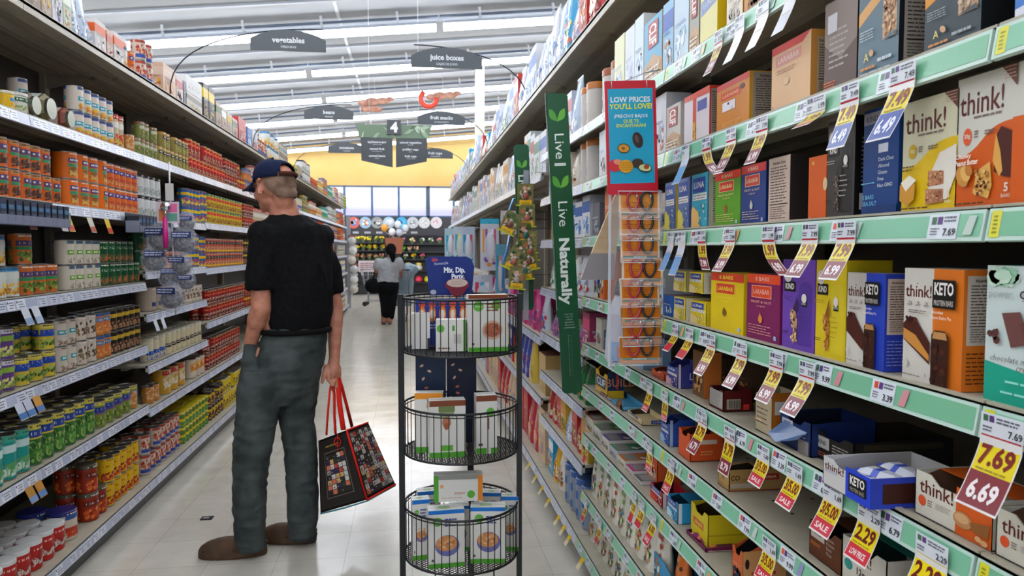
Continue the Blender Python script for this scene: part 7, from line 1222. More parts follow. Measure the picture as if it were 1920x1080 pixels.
b.chain([hip_l, kn_l, an_l], [.055, .036, .032]); b.chain([hip_r, kn_r, an_r], [.05, .034, .032]); b.chain([an_l, (-.715, 3.447, .05), (-.80, 3.446, .045)], [.032, .028, .022]); b.chain([an_r, (-.505, 3.568, .05), (-.58, 3.578, .045)], [.032, .028, .022])
# right hand: palm faces his thigh, fingers curled round the straps, thumb to the left
h0 = P(625, 686, 3.545); kx = lambda px, py, Y: P(px, py, Y)
b.ball(P(625, 692, 3.545), (.030, .034, .040), M('#c08a72'), 14); b.cap(wr_r, h0, .026, .030); b.cap(P(620, 690, 3.54), P(620, 703, 3.53), .020, .018); b.cap(P(632, 690, 3.55), P(634, 703, 3.55), .020, .016)
FG = [[(616, 698), (616, 712), (624, 722), (627, 714)], [(622, 701), (622, 716), (630, 727), (632, 717)], [(628, 703), (630, 716), (625, 731), (620, 724)], [(635, 702), (637, 713), (634, 722), (628, 720)]]
for k, pts in enumerate(FG):
    Y0 = 3.500 + .020 * k; b.chain([P(*pts[0], Y0 + .015), P(*pts[1], Y0), P(*pts[2], Y0 - .004), P(*pts[3], Y0 + .02)], [.0105, .0095, .0088, .0078])
b.chain([P(612, 688, 3.53), P(607, 702, 3.51), P(604, 717, 3.50)], [.015, .0105, .008])
b.skin('body', man, SK, .0046, 3)
# hair, short and grey at the back and sides
hb = Body(); hb.ball(hd(-.020, 0, .006), (.097, .0805, .082), M('#6f5f55'), 24, HT); hb.cap(hd(-.075, .02, -.045), hd(-.075, -.02, -.045), .035, .035)
ho = hb.skin('hair', man, mix_mat('short_hair', '#5a473c', '#8f7462', scale=14, detail=6, rough=.95, bump=.2, bscale=300), .006, 3)
bm = bmesh.new(); bm.from_mesh(ho.data); iv = HM.inverted()
dl = [v for v in bm.verts if (lambda q_: q_.x > -.022 or q_.z > .052 or q_.z < -.068 or (q_.x > -.022 - .6 * (-.0 - q_.z) and q_.z < 0))(iv @ (v.co - hc))]
bmesh.ops.delete(bm, geom=dl, context='VERTS'); bm.to_mesh(ho.data); bm.free()
# cap with brim, back opening and strap
navy_c = mix_mat('navy_twill', '#141b33', '#1c2542', scale=120, rough=.92)
cb = MB(); n, mm = 36, 9; rows = []
for i in range(mm + 1):
    f_ = (pi / 2) * i / mm; ring_ = []
    for k in range(n):
        t = 2 * pi * k / n; r = cos(f_) ** .75; back = .5 * (1 + cos(t - pi)); zb_ = .030 + .004 * cos(t)
        if i == 0 or i == 1 or i == 2:
            op = max(0, cos(t - pi)) ; zb_ += 0
        x = -.010 + .110 * r * cos(t) ; y = .086 * r * sin(t); z = zb_ + .094 * sin(f_) ** .92 * (1 + .04 * cos(t)); ring_.append(hd(x, y, z))
    rows.append(ring_)
fs = []
for i in range(mm):
    for k in range(n):
        t = 2 * pi * (k + .5) / n; hole = (cos(t) < -.80 - (.05 * i)) and i < 4
        if not hole: fs.append((i * n + k, i * n + (k + 1) % n, (i + 1) * n + (k + 1) % n, (i + 1) * n + k))
cb.add([p for r_ in rows for p in r_], fs, navy_c, True); co = cb.build('cap', man); sm = co.modifiers.new('t', 'SOLIDIFY'); sm.thickness = .003; sm.offset = -1
cb = MB(); V = []; nb_ = 14
for j in range(5):
    for k in range(nb_ + 1):
        t = -1.15 + 2.3 * k / nb_; e = j / 4; x0_, y0_ = -.010 + .108 * cos(t), .086 * sin(t); L = .098 * max(cos(t * 1.15), 0) ** .6; V.append(hd(x0_ + L * e, y0_ * (1 - .05 * e), .034 - .018 * e - .030 * (y0_ / .086) ** 2 * (.4 + .6 * e)))
cb.add(V, [(j * (nb_ + 1) + k, j * (nb_ + 1) + k + 1, (j + 1) * (nb_ + 1) + k + 1, (j + 1) * (nb_ + 1) + k) for j in range(4) for k in range(nb_)], navy_c, True); bo = cb.build('brim', co); sm = bo.modifiers.new('t', 'SOLIDIFY'); sm.thickness = .004
cb = MB(); cb.tube([hd(-.010 + .112 * cos(t), .088 * sin(t), .036) for t in (pi - .62, pi - .3, pi, pi + .3, pi + .62)], .006, M('#4a2a22', 'cloth'), 8, flat=1.6); cb.build('strap', co)
cb = MB(); cb.ball(hd(-.012, 0, .126), .007, navy_c, 8, HT); cb.build('button', co)
# glasses
gb = MB()
for sy in (1, -1):
    gb.tube([hd(-.002, sy * .083, .002), hd(.03, sy * .080, .006), hd(.098, sy * .064, .002)], .0022, M('#1c1c22', 'plastic'), 6)
    gb.tube([hd(.102, sy * .033 + .026 * cos(t), -.004 + .018 * sin(t)) for t in [2 * pi * k / 14 for k in range(14)]], .0016, M('#2a2a30', 'plastic'), 6, closed=True)
gb.tube([hd(.102, .008, 0), hd(.108, 0, .003), hd(.102, -.008, 0)], .0016, M('#2a2a30', 'plastic'), 6); gb.build('glasses', man)
# t-shirt
tee = mix_mat('black_jersey', '#09090a', '#121214', scale=60, rough=.93, bump=.15)
s = Body()
s.loft([T_(538, 403, 3.465, .072, .062), T_(541, 411, 3.46, .100, .075), T_(545, 422, 3.46, .150, .095), T_(548, 440, 3.46, .178, .110), T_(550, 470, 3.46, .186, .122), T_(555, 510, 3.46, .175, .126), T_(560, 550, 3.46, .165, .126), T_(561, 585, 3.46, .158, .124), T_(557, 612, 3.46, .150, .120), T_(555, 621, 3.46, .145, .116)])
sl = el_l + (sh_l - el_l) * .40; sr = el_r + (sh_r - el_r) * .34
s.chain([sh_l + Vector((.02, 0, -.01)), sl], [.068, .066]); s.chain([sh_r + Vector((-.02, 0, -.01)), sr], [.068, .056]); s.cap(sh_l, nk0 + Vector((.0, 0, -.04)), .058, .07); s.cap(sh_r, nk0 + Vector((0, 0, -.05)), .058, .07)
s.tube([sl, sl + (sl - sh_l).normalized() * .050], [.066, .068], M('#000000'), 20); s.tube([sr, sr + (sr - sh_r).normalized() * .045], [.056, .054], M('#000000'), 20)
s.skin('t_shirt', man, tee, .0068, 3, wr=.009, wsc=7.0, wstr=(1.6, 1.6, .55))
# belt and jeans
j = Body()
j.loft([T_(556, 611, 3.46, .150, .118), T_(555, 622, 3.46, .152, .120), T_(551, 640, 3.46, .158, .124), T_(546, 665, 3.46, .165, .130), T_(540, 700, 3.46, .160, .130), T_(536, 735, 3.46, .145, .120), T_(532, 755, 3.46, .12, .09)])
def leg(pts):
    rings = [(P(px, py, Y), rx, ry, 0.0) for px, py, Y, rx, ry in pts]; j.loft(rings)
leg([(497, 690, 3.41, .105, .12), (490, 730, 3.40, .108, .12), (482, 780, 3.39, .095, .105), (475, 830, 3.38, .088, .09), (471, 870, 3.38, .080, .082), (468, 920, 3.39, .075, .078), (468, 970, 3.405, .072, .075), (470, 1010, 3.425, .068, .072), (472, 1030, 3.435, .062, .066)])
leg([(567, 690, 3.50, .092, .11), (562, 730, 3.50, .088, .11), (556, 780, 3.50, .083, .10), (562, 830, 3.50, .078, .088), (565, 870, 3.50, .075, .08), (567, 920, 3.51, .074, .076), (568, 965, 3.515, .072, .072), (568, 1000, 3.535, .066, .066), (568, 1010, 3.545, .064, .062)])
j.cap(P(468, 655, 3.40), P(472, 690, 3.40), .035, .05)
denim = mix_mat('grey_denim', '#323837', '#4c5250', scale=11, detail=8, rough=.95, bump=.1, bscale=300)
j.skin('jeans', man, denim, .0068, 4, wr=.0055, wsc=10, wstr=(.6, .6, 1.9))
bl = MB(); bl.loft = None
bl.tube([P(555, 619, 3.46) + Vector((.158 * cos(t) * cos(ty) - .127 * sin(t) * sin(ty), .158 * cos(t) * sin(ty) + .127 * sin(t) * cos(ty), 0)) for t in [2 * pi * k / 36 for k in range(36)]], .013, M('#0e0d0d', 'matte'), 8, closed=True, flat=1.0); bl.build('belt', man)
# stitching lines and back pocket
# clogs
clog = mix_mat('brown_foam', '#3f2c1a', '#54391f', scale=18, rough=.75)
def shoe(heel, toe, w):
    d = Vector(toe) - Vector(heel); L = d.length; t = math.atan2(d.y, d.x); s = Body(); H_ = Vector(heel); dx = d.normalized(); sd = Vector((-dx.y, dx.x, 0))
    q_ = lambda u, v, z: H_ + dx * (L * u) + sd * v + Vector((0, 0, z))
    s.loft([(q_(.60, 0, .02), L * .43, .046 * w, t), (q_(.61, 0, .040), L * .415, .0465 * w, t), (q_(.62, 0, .058), L * .365, .043 * w, t), (q_(.61, 0, .074), L * .29, .036 * w, t), (q_(.58, 0, .086), L * .19, .026 * w, t), (q_(.56, 0, .091), L * .08, .012 * w, t)])
    s.loft([(q_(.52, 0, 0), L * .5, .043 * w, t), (q_(.52, 0, .012), L * .515, .047 * w, t), (q_(.51, 0, .030), L * .50, .044 * w, t), (q_(.50, 0, .042), L * .48, .040 * w, t)])
    return s, q_
for hl, to, w_, in ((( -.665, 3.45, 0), (-.965, 3.44, 0), 1.1), ((-.455, 3.56, 0), (-.725, 3.60, 0), 1.08)):
    s, q_ = shoe(hl, to, w_); so = s.skin('clog', man, clog, .005, 2); mb = MB(); mb.tube([q_(.50, -.048 * w_, .045), q_(.28, -.045 * w_, .050), q_(.06, -.020, .058), q_(.02, 0, .06), q_(.06, .02, .058), q_(.28, .045 * w_, .05), q_(.50, .048 * w_, .045)], .007, clog, 8, flat=1.2); mb.build('heel_strap', so)
    mb = MB(); mb.ball(q_(.50, -.052 * w_, .047), .006, M('#8a8078', 'metal'), 8); [mb.ball(q_(.92, v, .04), .005, M('#120c08', 'matte'), 6) for v in (-.03, -.01, .01, .03)]; mb.build('rivets', so)
# shopping bag hanging from the right hand
A0, E0, B0 = P(597, 827, 3.44), P(650, 807, 3.37), P(690, 792, 3.60); A1, E1, B1 = P(601, 962, 3.44), P(688, 937, 3.37), P(741, 908, 3.60); D0, D1 = A0 + B0 - E0, A1 + B1 - E1
bag = empty('shopping_bag', (0, 0, 0), 0, 'black shopping bag with red handles and a pattern of small squares', 'bag')
mb = MB(); black = M('#17120f', 'cloth')
mb.add([A0, E0, B0, D0, A1, E1, B1, D1], [(2, 6, 7, 3), (3, 7, 4, 0), (4, 7, 6, 5)], black)
for q4 in ((A0, E0, E1, A1), (E0, B0, B1, E1)):
    g_ = [[(q4[3] * (1 - i / 8) + q4[2] * (i / 8)) * (1 - j_ / 8) + (q4[0] * (1 - i / 8) + q4[1] * (i / 8)) * (j_ / 8) for j_ in range(9)] for i in range(9)]
    mb.add([p_ for r_ in g_ for p_ in r_], [(i * 9 + j_, (i + 1) * 9 + j_, (i + 1) * 9 + j_ + 1, i * 9 + j_ + 1) for i in range(8) for j_ in range(8)], black)
def quad_map(a, b_, c, d):
    """a top left, b top right, c bottom right, d bottom left; (u, v) in 0..1"""
    nn = (b_ - a).cross(d - a).normalized(); nn = nn if nn.y < 0 else -nn
    return lambda u, v, l: (d * (1 - u) + c * u) * (1 - v) + (a * (1 - u) + b_ * u) * v + nn * (l + .0015)
cols = ['#c9c6bd', '#c9c6bd', '#2a2523', '#2a2523', '#c9c6bd', '#8f8b86', '#b8392a', '#3a2a4f', '#c9a06a', '#cf6a4a', '#2f3a28']
a = Art(mb, quad_map(A0, E0, E1, A1), 'card', .0008); a.cur = .12; a.rect(.03, .03, .97, .975, '#1d1613'); a.rect(.18, .16, .80, .80, '#5f564c'); a.rect(.20, .175, .78, .785, '#15100e'); a.grid(.22, .20, .76, .76, cols, 5, 8, 3, .12); a.lines(.25, .86, .7, .90, '#8a7a3a', 1, .5)
L0 = a.L
for i in range(40):
    a.L = L0; rd2 = random.Random(i); u = .24 + .10 * (i % 5) + rd2.random() * .03; v = .22 + .07 * (i // 5); a.rect(u, v, u + .03, v + .015, '#8a8680' if i % 2 else '#1a1614')
a = Art(mb, quad_map(E0, B0, B1, E1), 'card', .0008); a.cur = .12; a.rect(.03, .04, .97, .97, '#241f1d'); a.grid(.05, .06, .96, .95, cols, 7, 13, 5, .08)
L0 = a.L
for i in range(91):
    a.L = L0; rd2 = random.Random(i + 7); u = .07 + .13 * (i % 7); v = .08 + .067 * (i // 7); a.rect(u, v, u + .05, v + .018, ['#4a4642', '#b9b5ad', '#2a2624'][i % 3]); a.rect(u + .02, v + .02, u + .06, v + .032, ['#b9b5ad', '#3a3632'][i % 2])
mb.build('body', bag)
red = M('#d0281c', 'cloth')
mb = MB(); mb.tube([E0, E1], .005, red, 6); mb.tube([E0, B0], .004, red, 6); mb.tube([E1, B1], .005, red, 6); mb.tube([A0, E0], .002, black, 6); mb.build('trim', bag)
mb = MB(); mb.tube([A1 + Vector((0, 0, -.003)), (A1 + E1) / 2 + Vector((0, 0, -.008)), E1 + Vector((0, 0, -.006))], .004, M('#4f8a90', 'cloth'), 6); mb.tube([E1 + Vector((0, 0, -.006)), B1 + Vector((0, 0, -.006))], .004, M('#4f8a90', 'cloth'), 6); mb.build('base_edge', bag)
for nm_, pts in (('handle', [(612, 816, 3.43), (615, 770, 3.46), (619, 728, 3.50), (624, 716, 3.515), (627, 740, 3.50), (627, 780, 3.46), (629, 813, 3.41)]), ('handle', [(644, 806, 3.42), (637, 760, 3.48), (634, 720, 3.535), (635, 706, 3.55), (641, 725, 3.56), (650, 760, 3.58), (660, 800, 3.60)])):
    mb = MB(); mb.tube([P(*q_) for q_ in pts], 0.0125, red, 8, flat=.4); mb.build(nm_, bag)
mb = MB(); c0 = P(633, 828, 3.385); mb.tube([c0 + Vector((.014 * cos(t), -.004, .020 * sin(t))) for t in [2 * pi * k / 14 for k in range(14)]], .002, red, 6, closed=True); mb.tube([P(633, 812, 3.39), P(633, 848, 3.385)], .002, red, 6); mb.build('tie_loop', bag)

# woman farther down the aisle pushing a trolley
W = 13.9
wo_ = empty('person', (0, 0, 0), 0, 'woman with dark hair in a grey t-shirt and black trousers walking away down the aisle', 'person')
b = Body(); p = lambda x, y, Y=W: P(x, y, Y)
b.ball(p(733, 470), (.085, .10, .115), M('#c08a72'), 14); b.cap(p(732, 480), p(731, 488), .055, .06); b.loft([(p(730, 488), .13, .09, 0), (p(729, 500), .19, .11, 0), (p(728, 515), .17, .12, 0), (p(727, 530), .19, .13, 0), (p(728, 545), .18, .13, 0)])
b.chain([p(709, 492), p(706, 508), p(708, 524, W + .2)], [.06, .05, .035]); b.chain([p(749, 492), p(752, 508), p(752, 518, W + .25)], [.06, .05, .035]); b.chain([p(721, 545), p(720, 570), p(720, 600)], [.10, .07, .05]); b.chain([p(736, 545), p(734, 570), p(731, 602)], [.10, .07, .05])
b.ball(p(719, 603), (.05, .10, .04), M('#c08a72'), 10); b.ball(p(731, 603), (.05, .10, .04), M('#c08a72'), 10)
for sx, cx_ in ((0, 708), (1, 752)):
    for k in range(5): b.cap(p(cx_ - 1 + .5 * k, 524 - 5 * sx, W + .22 + .02 * k), p(cx_ - 1 + .5 * k, 528 - 5 * sx, W + .26 + .02 * k), .012, .010)
b.skin('body', wo_, skin_mat('skin_tan', '#8f5f48', '#a5735a'), .016, 2)
s = Body(); s.loft([(p(731, 483), .08, .07, 0), (p(730, 487), .16, .11, 0), (p(729, 494), .22, .13, 0), (p(728, 512), .20, .14, 0), (p(727, 522), .20, .15, 0), (p(727, 529), .22, .16, 0)]); s.chain([p(711, 491), p(707, 500)], [.085, .08]); s.chain([p(748, 491), p(752, 500)], [.085, .08]); s.skin('t_shirt', wo_, mix_mat('grey_jersey', '#9a9c9e', '#a9abad', scale=20, rough=.95), .02, 2, wr=.012, wsc=6)
s = Body(); s.loft([(p(727, 526), .20, .15, 0), (p(727, 536), .215, .17, 0), (p(727, 546), .20, .15, 0)]); s.chain([p(720, 545), p(721, 568), p(721, 592)], [.115, .085, .065]); s.chain([p(736, 545), p(735, 568), p(733, 594)], [.115, .085, .065]); s.skin('trousers', wo_, M('#0d0e11', 'cloth'), .02, 2)
s = Body(); s.ball(p(733, 468), (.105, .12, .125), M('#000000'), 14); s.chain([p(735, 474, W - .10), p(737, 484, W - .13), p(736, 491, W - .10)], [.07, .05, .025]); s.skin('hair', wo_, M('#0c0a0a', 'cloth'), .018, 2)
for x, y in ((719, 605), (731, 606)):
    mb = MB(); c0 = p(x, y); mb.ball(Vector((c0.x, c0.y, .02)), (.045, .12, .02), M('#5a3a30', 'plastic'), 12); mb.build('sandal', wo_)
pu = MB(); pu.ball(p(701, 536), (.17, .12, .15), M('#101012', 'cloth'), 14); pu.tube([p(697, 528), p(704, 508), p(711, 492)], .012, M('#101012', 'cloth'), 6); tag(pu.build('handbag'), 'black handbag hanging at the side of the woman in the grey shirt', 'handbag')
# ------------------------------------------------------------------ aisle signs
def arch_sign(pxc, pyc, Y, word_, sub, side, label, w=.47):
    X, Z = on_y(pxc, pyc, Y); o = empty('aisle_sign', (X, Y, Z), 0, label, 'sign', None)
    mb = MB(); h0, h1 = .075, .135; pts = [(-w/2, 0), (w/2, 0), (w/2, h0)] + [(w/2 - w * k / 12, h0 + (h1 - h0) * sin(pi * k / 12) ** .8) for k in range(1, 12)] + [(-w/2, h0)]
    mb.prism(pts, -.004, .004, M('#434a4f', 'plastic'), 'y'); a = Art(mb, flat_map((-w/2, -.004, 0), (1, 0, 0), (0, 0, 1), (0, -1, 0)), 'plastic', .0006); a.text(word_, w/2, .070, .034, '#d6dade', maxw=w * .62, bold=.03); a.text(sub, w/2, .026, .014, '#b9bfc4', maxw=w * .3, bold=.03); mb.build('sign_panel', o)
    mb = MB(); xe = (XL - .03 if side == 'L' else XR + .03) - X; ze = 2.378 - Z; sg = -1 if side == 'L' else 1; pts = []
    for k in range(15):
        t = k / 14; ang = t * pi / 2; pts.append((-sg * w * .46 + (xe + sg * w * .46) * (1 - cos(ang)) if False else -sg * w * .46 + (xe + sg * w * .46) * sin(ang * 1.0) ** 1.0, .006, ze + (h1 + .012 - ze) * cos(ang) ** .75))
    mb.tube(pts, .004, M('#33373c', 'metal'), 6); mb.build('rod', o)
arch_sign(541, 96, 4.9, 'vegetables', 'VERDURAS', 'L', 'dark grey arched vegetables sign on a thin rod above the left shelving'); arch_sign(838, 128, 4.9, 'juice boxes', 'CAJAS DE JUGO', 'R', 'dark grey arched juice boxes sign on a thin rod above the right shelving')
arch_sign(617, 224, 7.35, 'beans', 'FRIJOLES', 'L', 'dark grey arched beans sign behind the vegetables sign'); arch_sign(828, 234, 7.35, 'fruit snacks', 'BOTANAS DE FRUTA', 'R', 'dark grey arched fruit snacks sign behind the juice boxes sign')
arch_sign(650, 287, 9.8, 'tomatoes', 'TOMATES', 'L', 'small dark arched sign partly behind the left half of the aisle 4 sign'); arch_sign(816, 297, 9.8, 'fruit cups', 'COPAS DE FRUTA', 'R', 'small dark arched fruit cups sign right of the aisle 4 sign')
Y4 = 9.2; o = empty('aisle_number_sign', (-.18, Y4, 2.43), 0, 'hanging aisle 4 sign with a green leaf board and two angled dark panels', 'sign')
mb = MB(); dk = M('#353a3f', 'plastic')
for sx in (-1, 1):
    pts = [(sx * .02, .0), (sx * .40, .08), (sx * .41, .42), (sx * .02, .42)]; mb.prism(pts, -.01, .01, dk, 'y')
mb.build('lower_panel', o)
mb = MB(); mb.prism([(-.43, .36), (.43, .36), (.44, .44), (.47, .52), (-.47, .52), (-.44, .44)], -.018, -.010, M('#5f7a5c', 'plastic'), 'y'); a = Art(mb, flat_map((-.47, -.018, .36), (1, 0, 0), (0, 0, 1), (0, -1, 0)), 'plastic', .0006); rd = random.Random(2)
for k in range(16):
    u = .06 + .82 * rd.random(); v = .02 + .12 * rd.random(); t = rd.random() * 3; L = .07 + .07 * rd.random(); a.poly([(max(.02, u - L * cos(t)), max(0, min(.16, v - L * .6 * sin(t)))), (u, max(0, v - .025)), (min(.92, u + L * cos(t)), max(0, min(.16, v + L * .6 * sin(t)))), (u, min(.16, v + .03))], ['#9db197', '#b5c6ae', '#3f573f', '#8aa285'][k % 4])
mb.build('leaf_board', o)
mb = MB(); mb.box(-.085, -.045, .40, .085, -.020, .575, M('#34363a', 'plastic')); a = Art(mb, flat_map((-.085, -.045, .40), (1, 0, 0), (0, 0, 1), (0, -1, 0)), 'plastic', .0008); a.text('4', .085, .088, .115, '#e3e6e6', bold=.05); mb.build('number_plate', o)
mb = MB(); a = Art(mb, flat_map((-.41, -.0105, 0), (1, 0, 0), (0, 0, 1), (0, -1, 0)), 'plastic', .0008)
for (u, lst) in ((.20, (('applesauce jars', 'TARROS DE PURE'), ('canned fruit', 'FRUTA ENLATADA'), ('canned beans', 'FRIJOLES'))), (.61, (('canned vegetables', 'VERDURAS'), ('pudding cups', 'BUDIN'), ('fruit cups', 'COPAS DE FRUTA')))):
    for k, (t, s_) in enumerate(lst): a.text(t, u, .31 - .085 * k, .026, '#d6dade', maxw=.30, bold=.03); a.text(s_, u, .278 - .085 * k, .010, '#a9afb4', maxw=.2, bold=.03)
mb.build('lettering', o)
mb = MB()
for x in (-.30, .30): mb.tube([(x, 0, .50), (x, 0, 2.7)], .003, M('#dfe3ea', 'paint'), 5)
mb.build('hanging_wire', o)
# mobiles in the shape of sausages and cuts of meat
for px, py, Y, lb, ring_ in ((703, 195, 16.0, 'hanging mobile shaped like two brown sausages under the roof', 0), (830, 184, 16.0, 'hanging mobile shaped like a meat cut with a red ring under the roof', 1)):
    X, Z = on_y(px, py, Y); o = empty('hanging_mobile', (X, Y, Z), 0, lb, 'mobile'); mb = MB(); bc = mix_mat('sausage_print', '#a8705c', '#c99a84', scale=9, rough=.6)
    for q_ in ((-.24, .02, .12, .07), (-.06, .05, .16, .085), (.16, .07, .15, .075), (.31, .11, .09, .05)): mb.ball((q_[0], 0, q_[1]), (q_[2], .04, q_[3]), bc, 14)
    if ring_: mb.tube([(-.30 + .17 * cos(t), 0, -.02 + .17 * sin(t)) for t in [pi * .7 + 4.2 * k / 12 for k in range(13)]], .055, M('#d9503c'), 8)
    else: [mb.ball((x_, 0, -.11), (.14, .04, .07), bc, 12) for x_ in (-.16, .02)]
    mb.build('cutout', o); mb = MB(); mb.tube([(0, 0, .08), (0, 0, ceil_z(X) - Z)], .004, M('#dfe3ea', 'paint'), 5); mb.build('wire', o)
# ------------------------------------------------------------------ produce and flowers at the far wall
YF = 23.6
def at(px, py, Y=YF): return P3(px, py, Y)
hdr = MB(); p0, p1 = at(650, 441), at(850, 407); hdr.box(p0.x, YF, p0.z, p1.x, YF + .1, p1.z, M('#26242a', 'paint')); hdr.box(p0.x, YF + .02, 0, p0.x + .08, YF + .08, p0.z, M('#26242a', 'paint')); hdr.box(p1.x - .08, YF + .02, 0, p1.x, YF + .08, p0.z, M('#26242a', 'paint')); hb_ = tag(hdr.build('header_board'), 'long black board with round discs above the flower displays', 'board')
cc = ['#cf5a4a', '#8fb0c9', '#8f8f8f', '#a9c3cf', '#2f9fd0', '#b9bcbf', '#c9c9c9', '#cfc9cc']
for k, px in enumerate((663, 685, 707, 729, 753, 774, 795.5, 818)):
    c0 = at(px, 417.5, YF - .02); mb = MB(); mb.lathe([(.185, -.015), (.185, .015)], 28, M(cc[k], 'plastic'), Matrix.Translation(c0) @ Matrix.Rotation(pi / 2, 4, 'X')); a = Art(mb, flat_map((c0.x - .2, c0.y - .016, c0.z - .2), (1, 0, 0), (0, 0, 1), (0, -1, 0)), 'plastic', .001); a.blobs(.08, .08, .32, .32, [['#3f7fc9', '#e6c9b0'], ['#c96a5a', '#e6e0d0'], ['#2a2a2c', '#dfdfdf'], ['#dfe6ea', '#7fa3b5'], ['#1f6fae', '#4fd0e0'], ['#8f9499', '#d9dcdf'], ['#b5b5b5', '#dedede'], ['#dfdfdf', '#cf9aa5']][k], 12, .05, k)
    tag(mb.build('round_sign'), 'round disc on the far black board, %s from the left' % WHERE[k].replace('nearest', 'first'), 'sign')
mb = MB()
for px in (668, 690, 712, 757, 777): c0 = at(px, 436, YF - .005); a = Art(mb, flat_map((c0.x - .14, c0.y, c0.z - .05), (1, 0, 0), (0, 0, 1), (0, -1, 0)), 'paint', .002); a.lines(.03, .01, .25, .09, '#b9b9bd', 1, .8, px)
mb.build('lettering', hb_)
RB2 = .115
def rackf(px0, px1, rows, label, Y=YF - .72):
    o = empty('display_stand', (0, 0, 0), 0, label, 'display stand'); x0, x1 = at(px0, 500, Y).x, at(px1, 500, Y).x; top = at(700, rows[0], YF - .55).z; mb = MB(); mb.box(x0, Y + .37, 0, x1, Y + .41, top, M('#17171a', 'paint')); mb.build('back_panel', o)
    for py in rows: z = at(700, py, YF - .55).z - .002; mb = MB(); mb.box(x0, Y, z - .03, x1, Y + .37, z, M('#1d1d20', 'paint')); mb.build('shelf', o)
    for x in (x0, x1 - .04): mb = MB(); mb.box(x, Y, 0, x + .04, Y + .37, top - .2, M('#141416', 'paint')); mb.build('side_panel', o)
ROWL = [454.5, 469.5, 487, 505, 524]; ROWR = [457, 472, 486, 507, 529, 548]
rackf(662, 725, ROWL, 'black stepped stand of yellow bouquets at the far wall, left'); rackf(748, 840, ROWR, 'black stand with potted plants at the far wall, right')
rd = random.Random(4)
def bouquet(px, py, r, cols, label, Y=YF - .55, grp=None):
    r = RB2 * .82; py = min((ROWL if px < 730 else ROWR[:3]), key=lambda v: abs(v - 7.5 - py)); c0 = at(px, py, Y) + Vector((0, 0, RB2 * 1.1)); mb = MB()
    for k in range(11): mb.ball(c0 + Vector((rd.uniform(-r, r) * .62, rd.uniform(-.09, .09), rd.uniform(-r, r) * .40)), r * rd.uniform(.32, .46), M(cols[k % len(cols)], 'plastic'), 8)
    mb.prism([(-r * .3, -RB2 * 1.1), (r * .3, -RB2 * 1.1), (r * .7, 0), (-r * .7, 0)], c0.y - .04, c0.y + .04, M('#4f6a3a'), 'y', Matrix.Translation((c0.x, 0, c0.z)))
    tag(mb.build('bouquet'), label, 'bouquet', grp)
Yel = ['#e6c81c', '#dcb414', '#efdc4a', '#7a8a2a']
for j, py in enumerate((447, 462)):
    for k in range(5): bouquet(670 + 11.5 * k, py, .17, Yel, 'yellow bouquet in the %s row at the far wall, %s from the left' % (('upper', 'lower')[j], WHERE[k].replace('nearest', 'first')))
for k in range(5): bouquet(670 + 11.5 * k, 480, .15, [['#b5443a', '#cf8a7a', '#5f7a3a'], ['#c98a6a', '#7a2a2a', '#c9b04a']][k % 2], 'red and green bouquet under the yellow ones, %s from the left' % WHERE[k].replace('nearest', 'first'))
for px, py, cols, nm_ in ((755, 448, ['#e0709a', '#d98aa9'], 'pink'), (773, 450, ['#e6d3a0', '#d9c08a'], 'cream'), (756, 464, ['#6fb53a', '#4f9a2a'], 'lime green'), (768, 464, ['#e0a98a', '#d9b59a'], 'peach'), (781, 464, ['#e0b59a', '#cf9a7a'], 'second peach'), (776, 480, ['#e6c21c', '#dcae14'], 'golden'), (792, 480, ['#d96a8a', '#c95070'], 'rose pink'), (791, 448, ['#6f8a5a', '#dfe6dc', '#4f6a3f'], 'leafy white'), (808, 448, ['#5f7a4a', '#c9cfc3', '#3a4f30'], 'leafy green'), (824, 448, ['#d99a9a', '#c9707a'], 'dusty pink'), (760, 480, ['#dfdcd3', '#b9b5a9'], 'white')):
    bouquet(px, py, .15, cols, nm_ + ' flowers on the far right hand stand')
for px, py, c, nm_ in ((765, 507, '#cfcabd', 'white pot with yellow bloom, left'), (785, 507, '#cfcabd', 'white pot with yellow bloom, right'), (768, 529, '#cf2f4a', 'raspberry red vase, left'), (785, 529, '#cf2f4a', 'raspberry red vase, right'), (802, 529, '#c9c21c', 'lime yellow vase')):
    c0 = at(px, py, YF - .55); mb = MB(); mb.lathe([(.08, 0), (.12, .05), (.11, .13), (.07, .17), (.08, .19)], 16, M(c, 'plastic'), Matrix.Translation(c0))
    if 'pot' in nm_: mb.ball(c0 + Vector((0, 0, .20)), (.11, .1, .06), M('#dcc86a', 'plastic'), 8)
    tag(mb.build('vase'), nm_ + ' on the far black stand', 'vase')
# balloons, basket stand
for k, (px, py, c) in enumerate(((732, 419, '#c9cdd6'), (746, 421, '#d3d6de'), (749, 436, '#b9bfcb'), (735, 435, '#dfe1e6'), (721, 427, '#e09a3a'), (760, 428, '#c3c9d3'))):
    c0 = at(px, py, 21.0); mb = MB(); mb.ball(c0, (.10, .10, .112), M(c, 'foil'), 14); mb.tube([c0 + Vector((0, 0, -.11)), at(738 + (k - 2.5) * 3, 447, 21.0)], .004, M('#dfdfdf'), 4); tag(mb.build('balloon'), 'silver balloon above the brown basket, %s from the left' % WHERE[[1, 3, 4, 2, 0, 5][k]].replace('nearest', 'first') if k != 4 else 'orange balloon above the brown basket', 'balloon')
mb = MB(); p0, p1 = at(722, 476, 20.9), at(757, 446, 20.9); mb.prism([(p0.x + .06, p0.z), (p1.x - .06, p0.z), (p1.x, p1.z), (p0.x, p1.z)], 20.8, 21.3, mix_mat('wicker', '#7d4630', '#95583f', scale=40, rough=.8, bump=.5), 'y'); mb.box((p0.x + p1.x) / 2 - .12, 20.95, 0, (p0.x + p1.x) / 2 + .12, 21.15, p0.z, M('#2a2224', 'paint')); tag(mb.build('basket'), 'large brown basket on a post behind the woman in grey', 'basket')
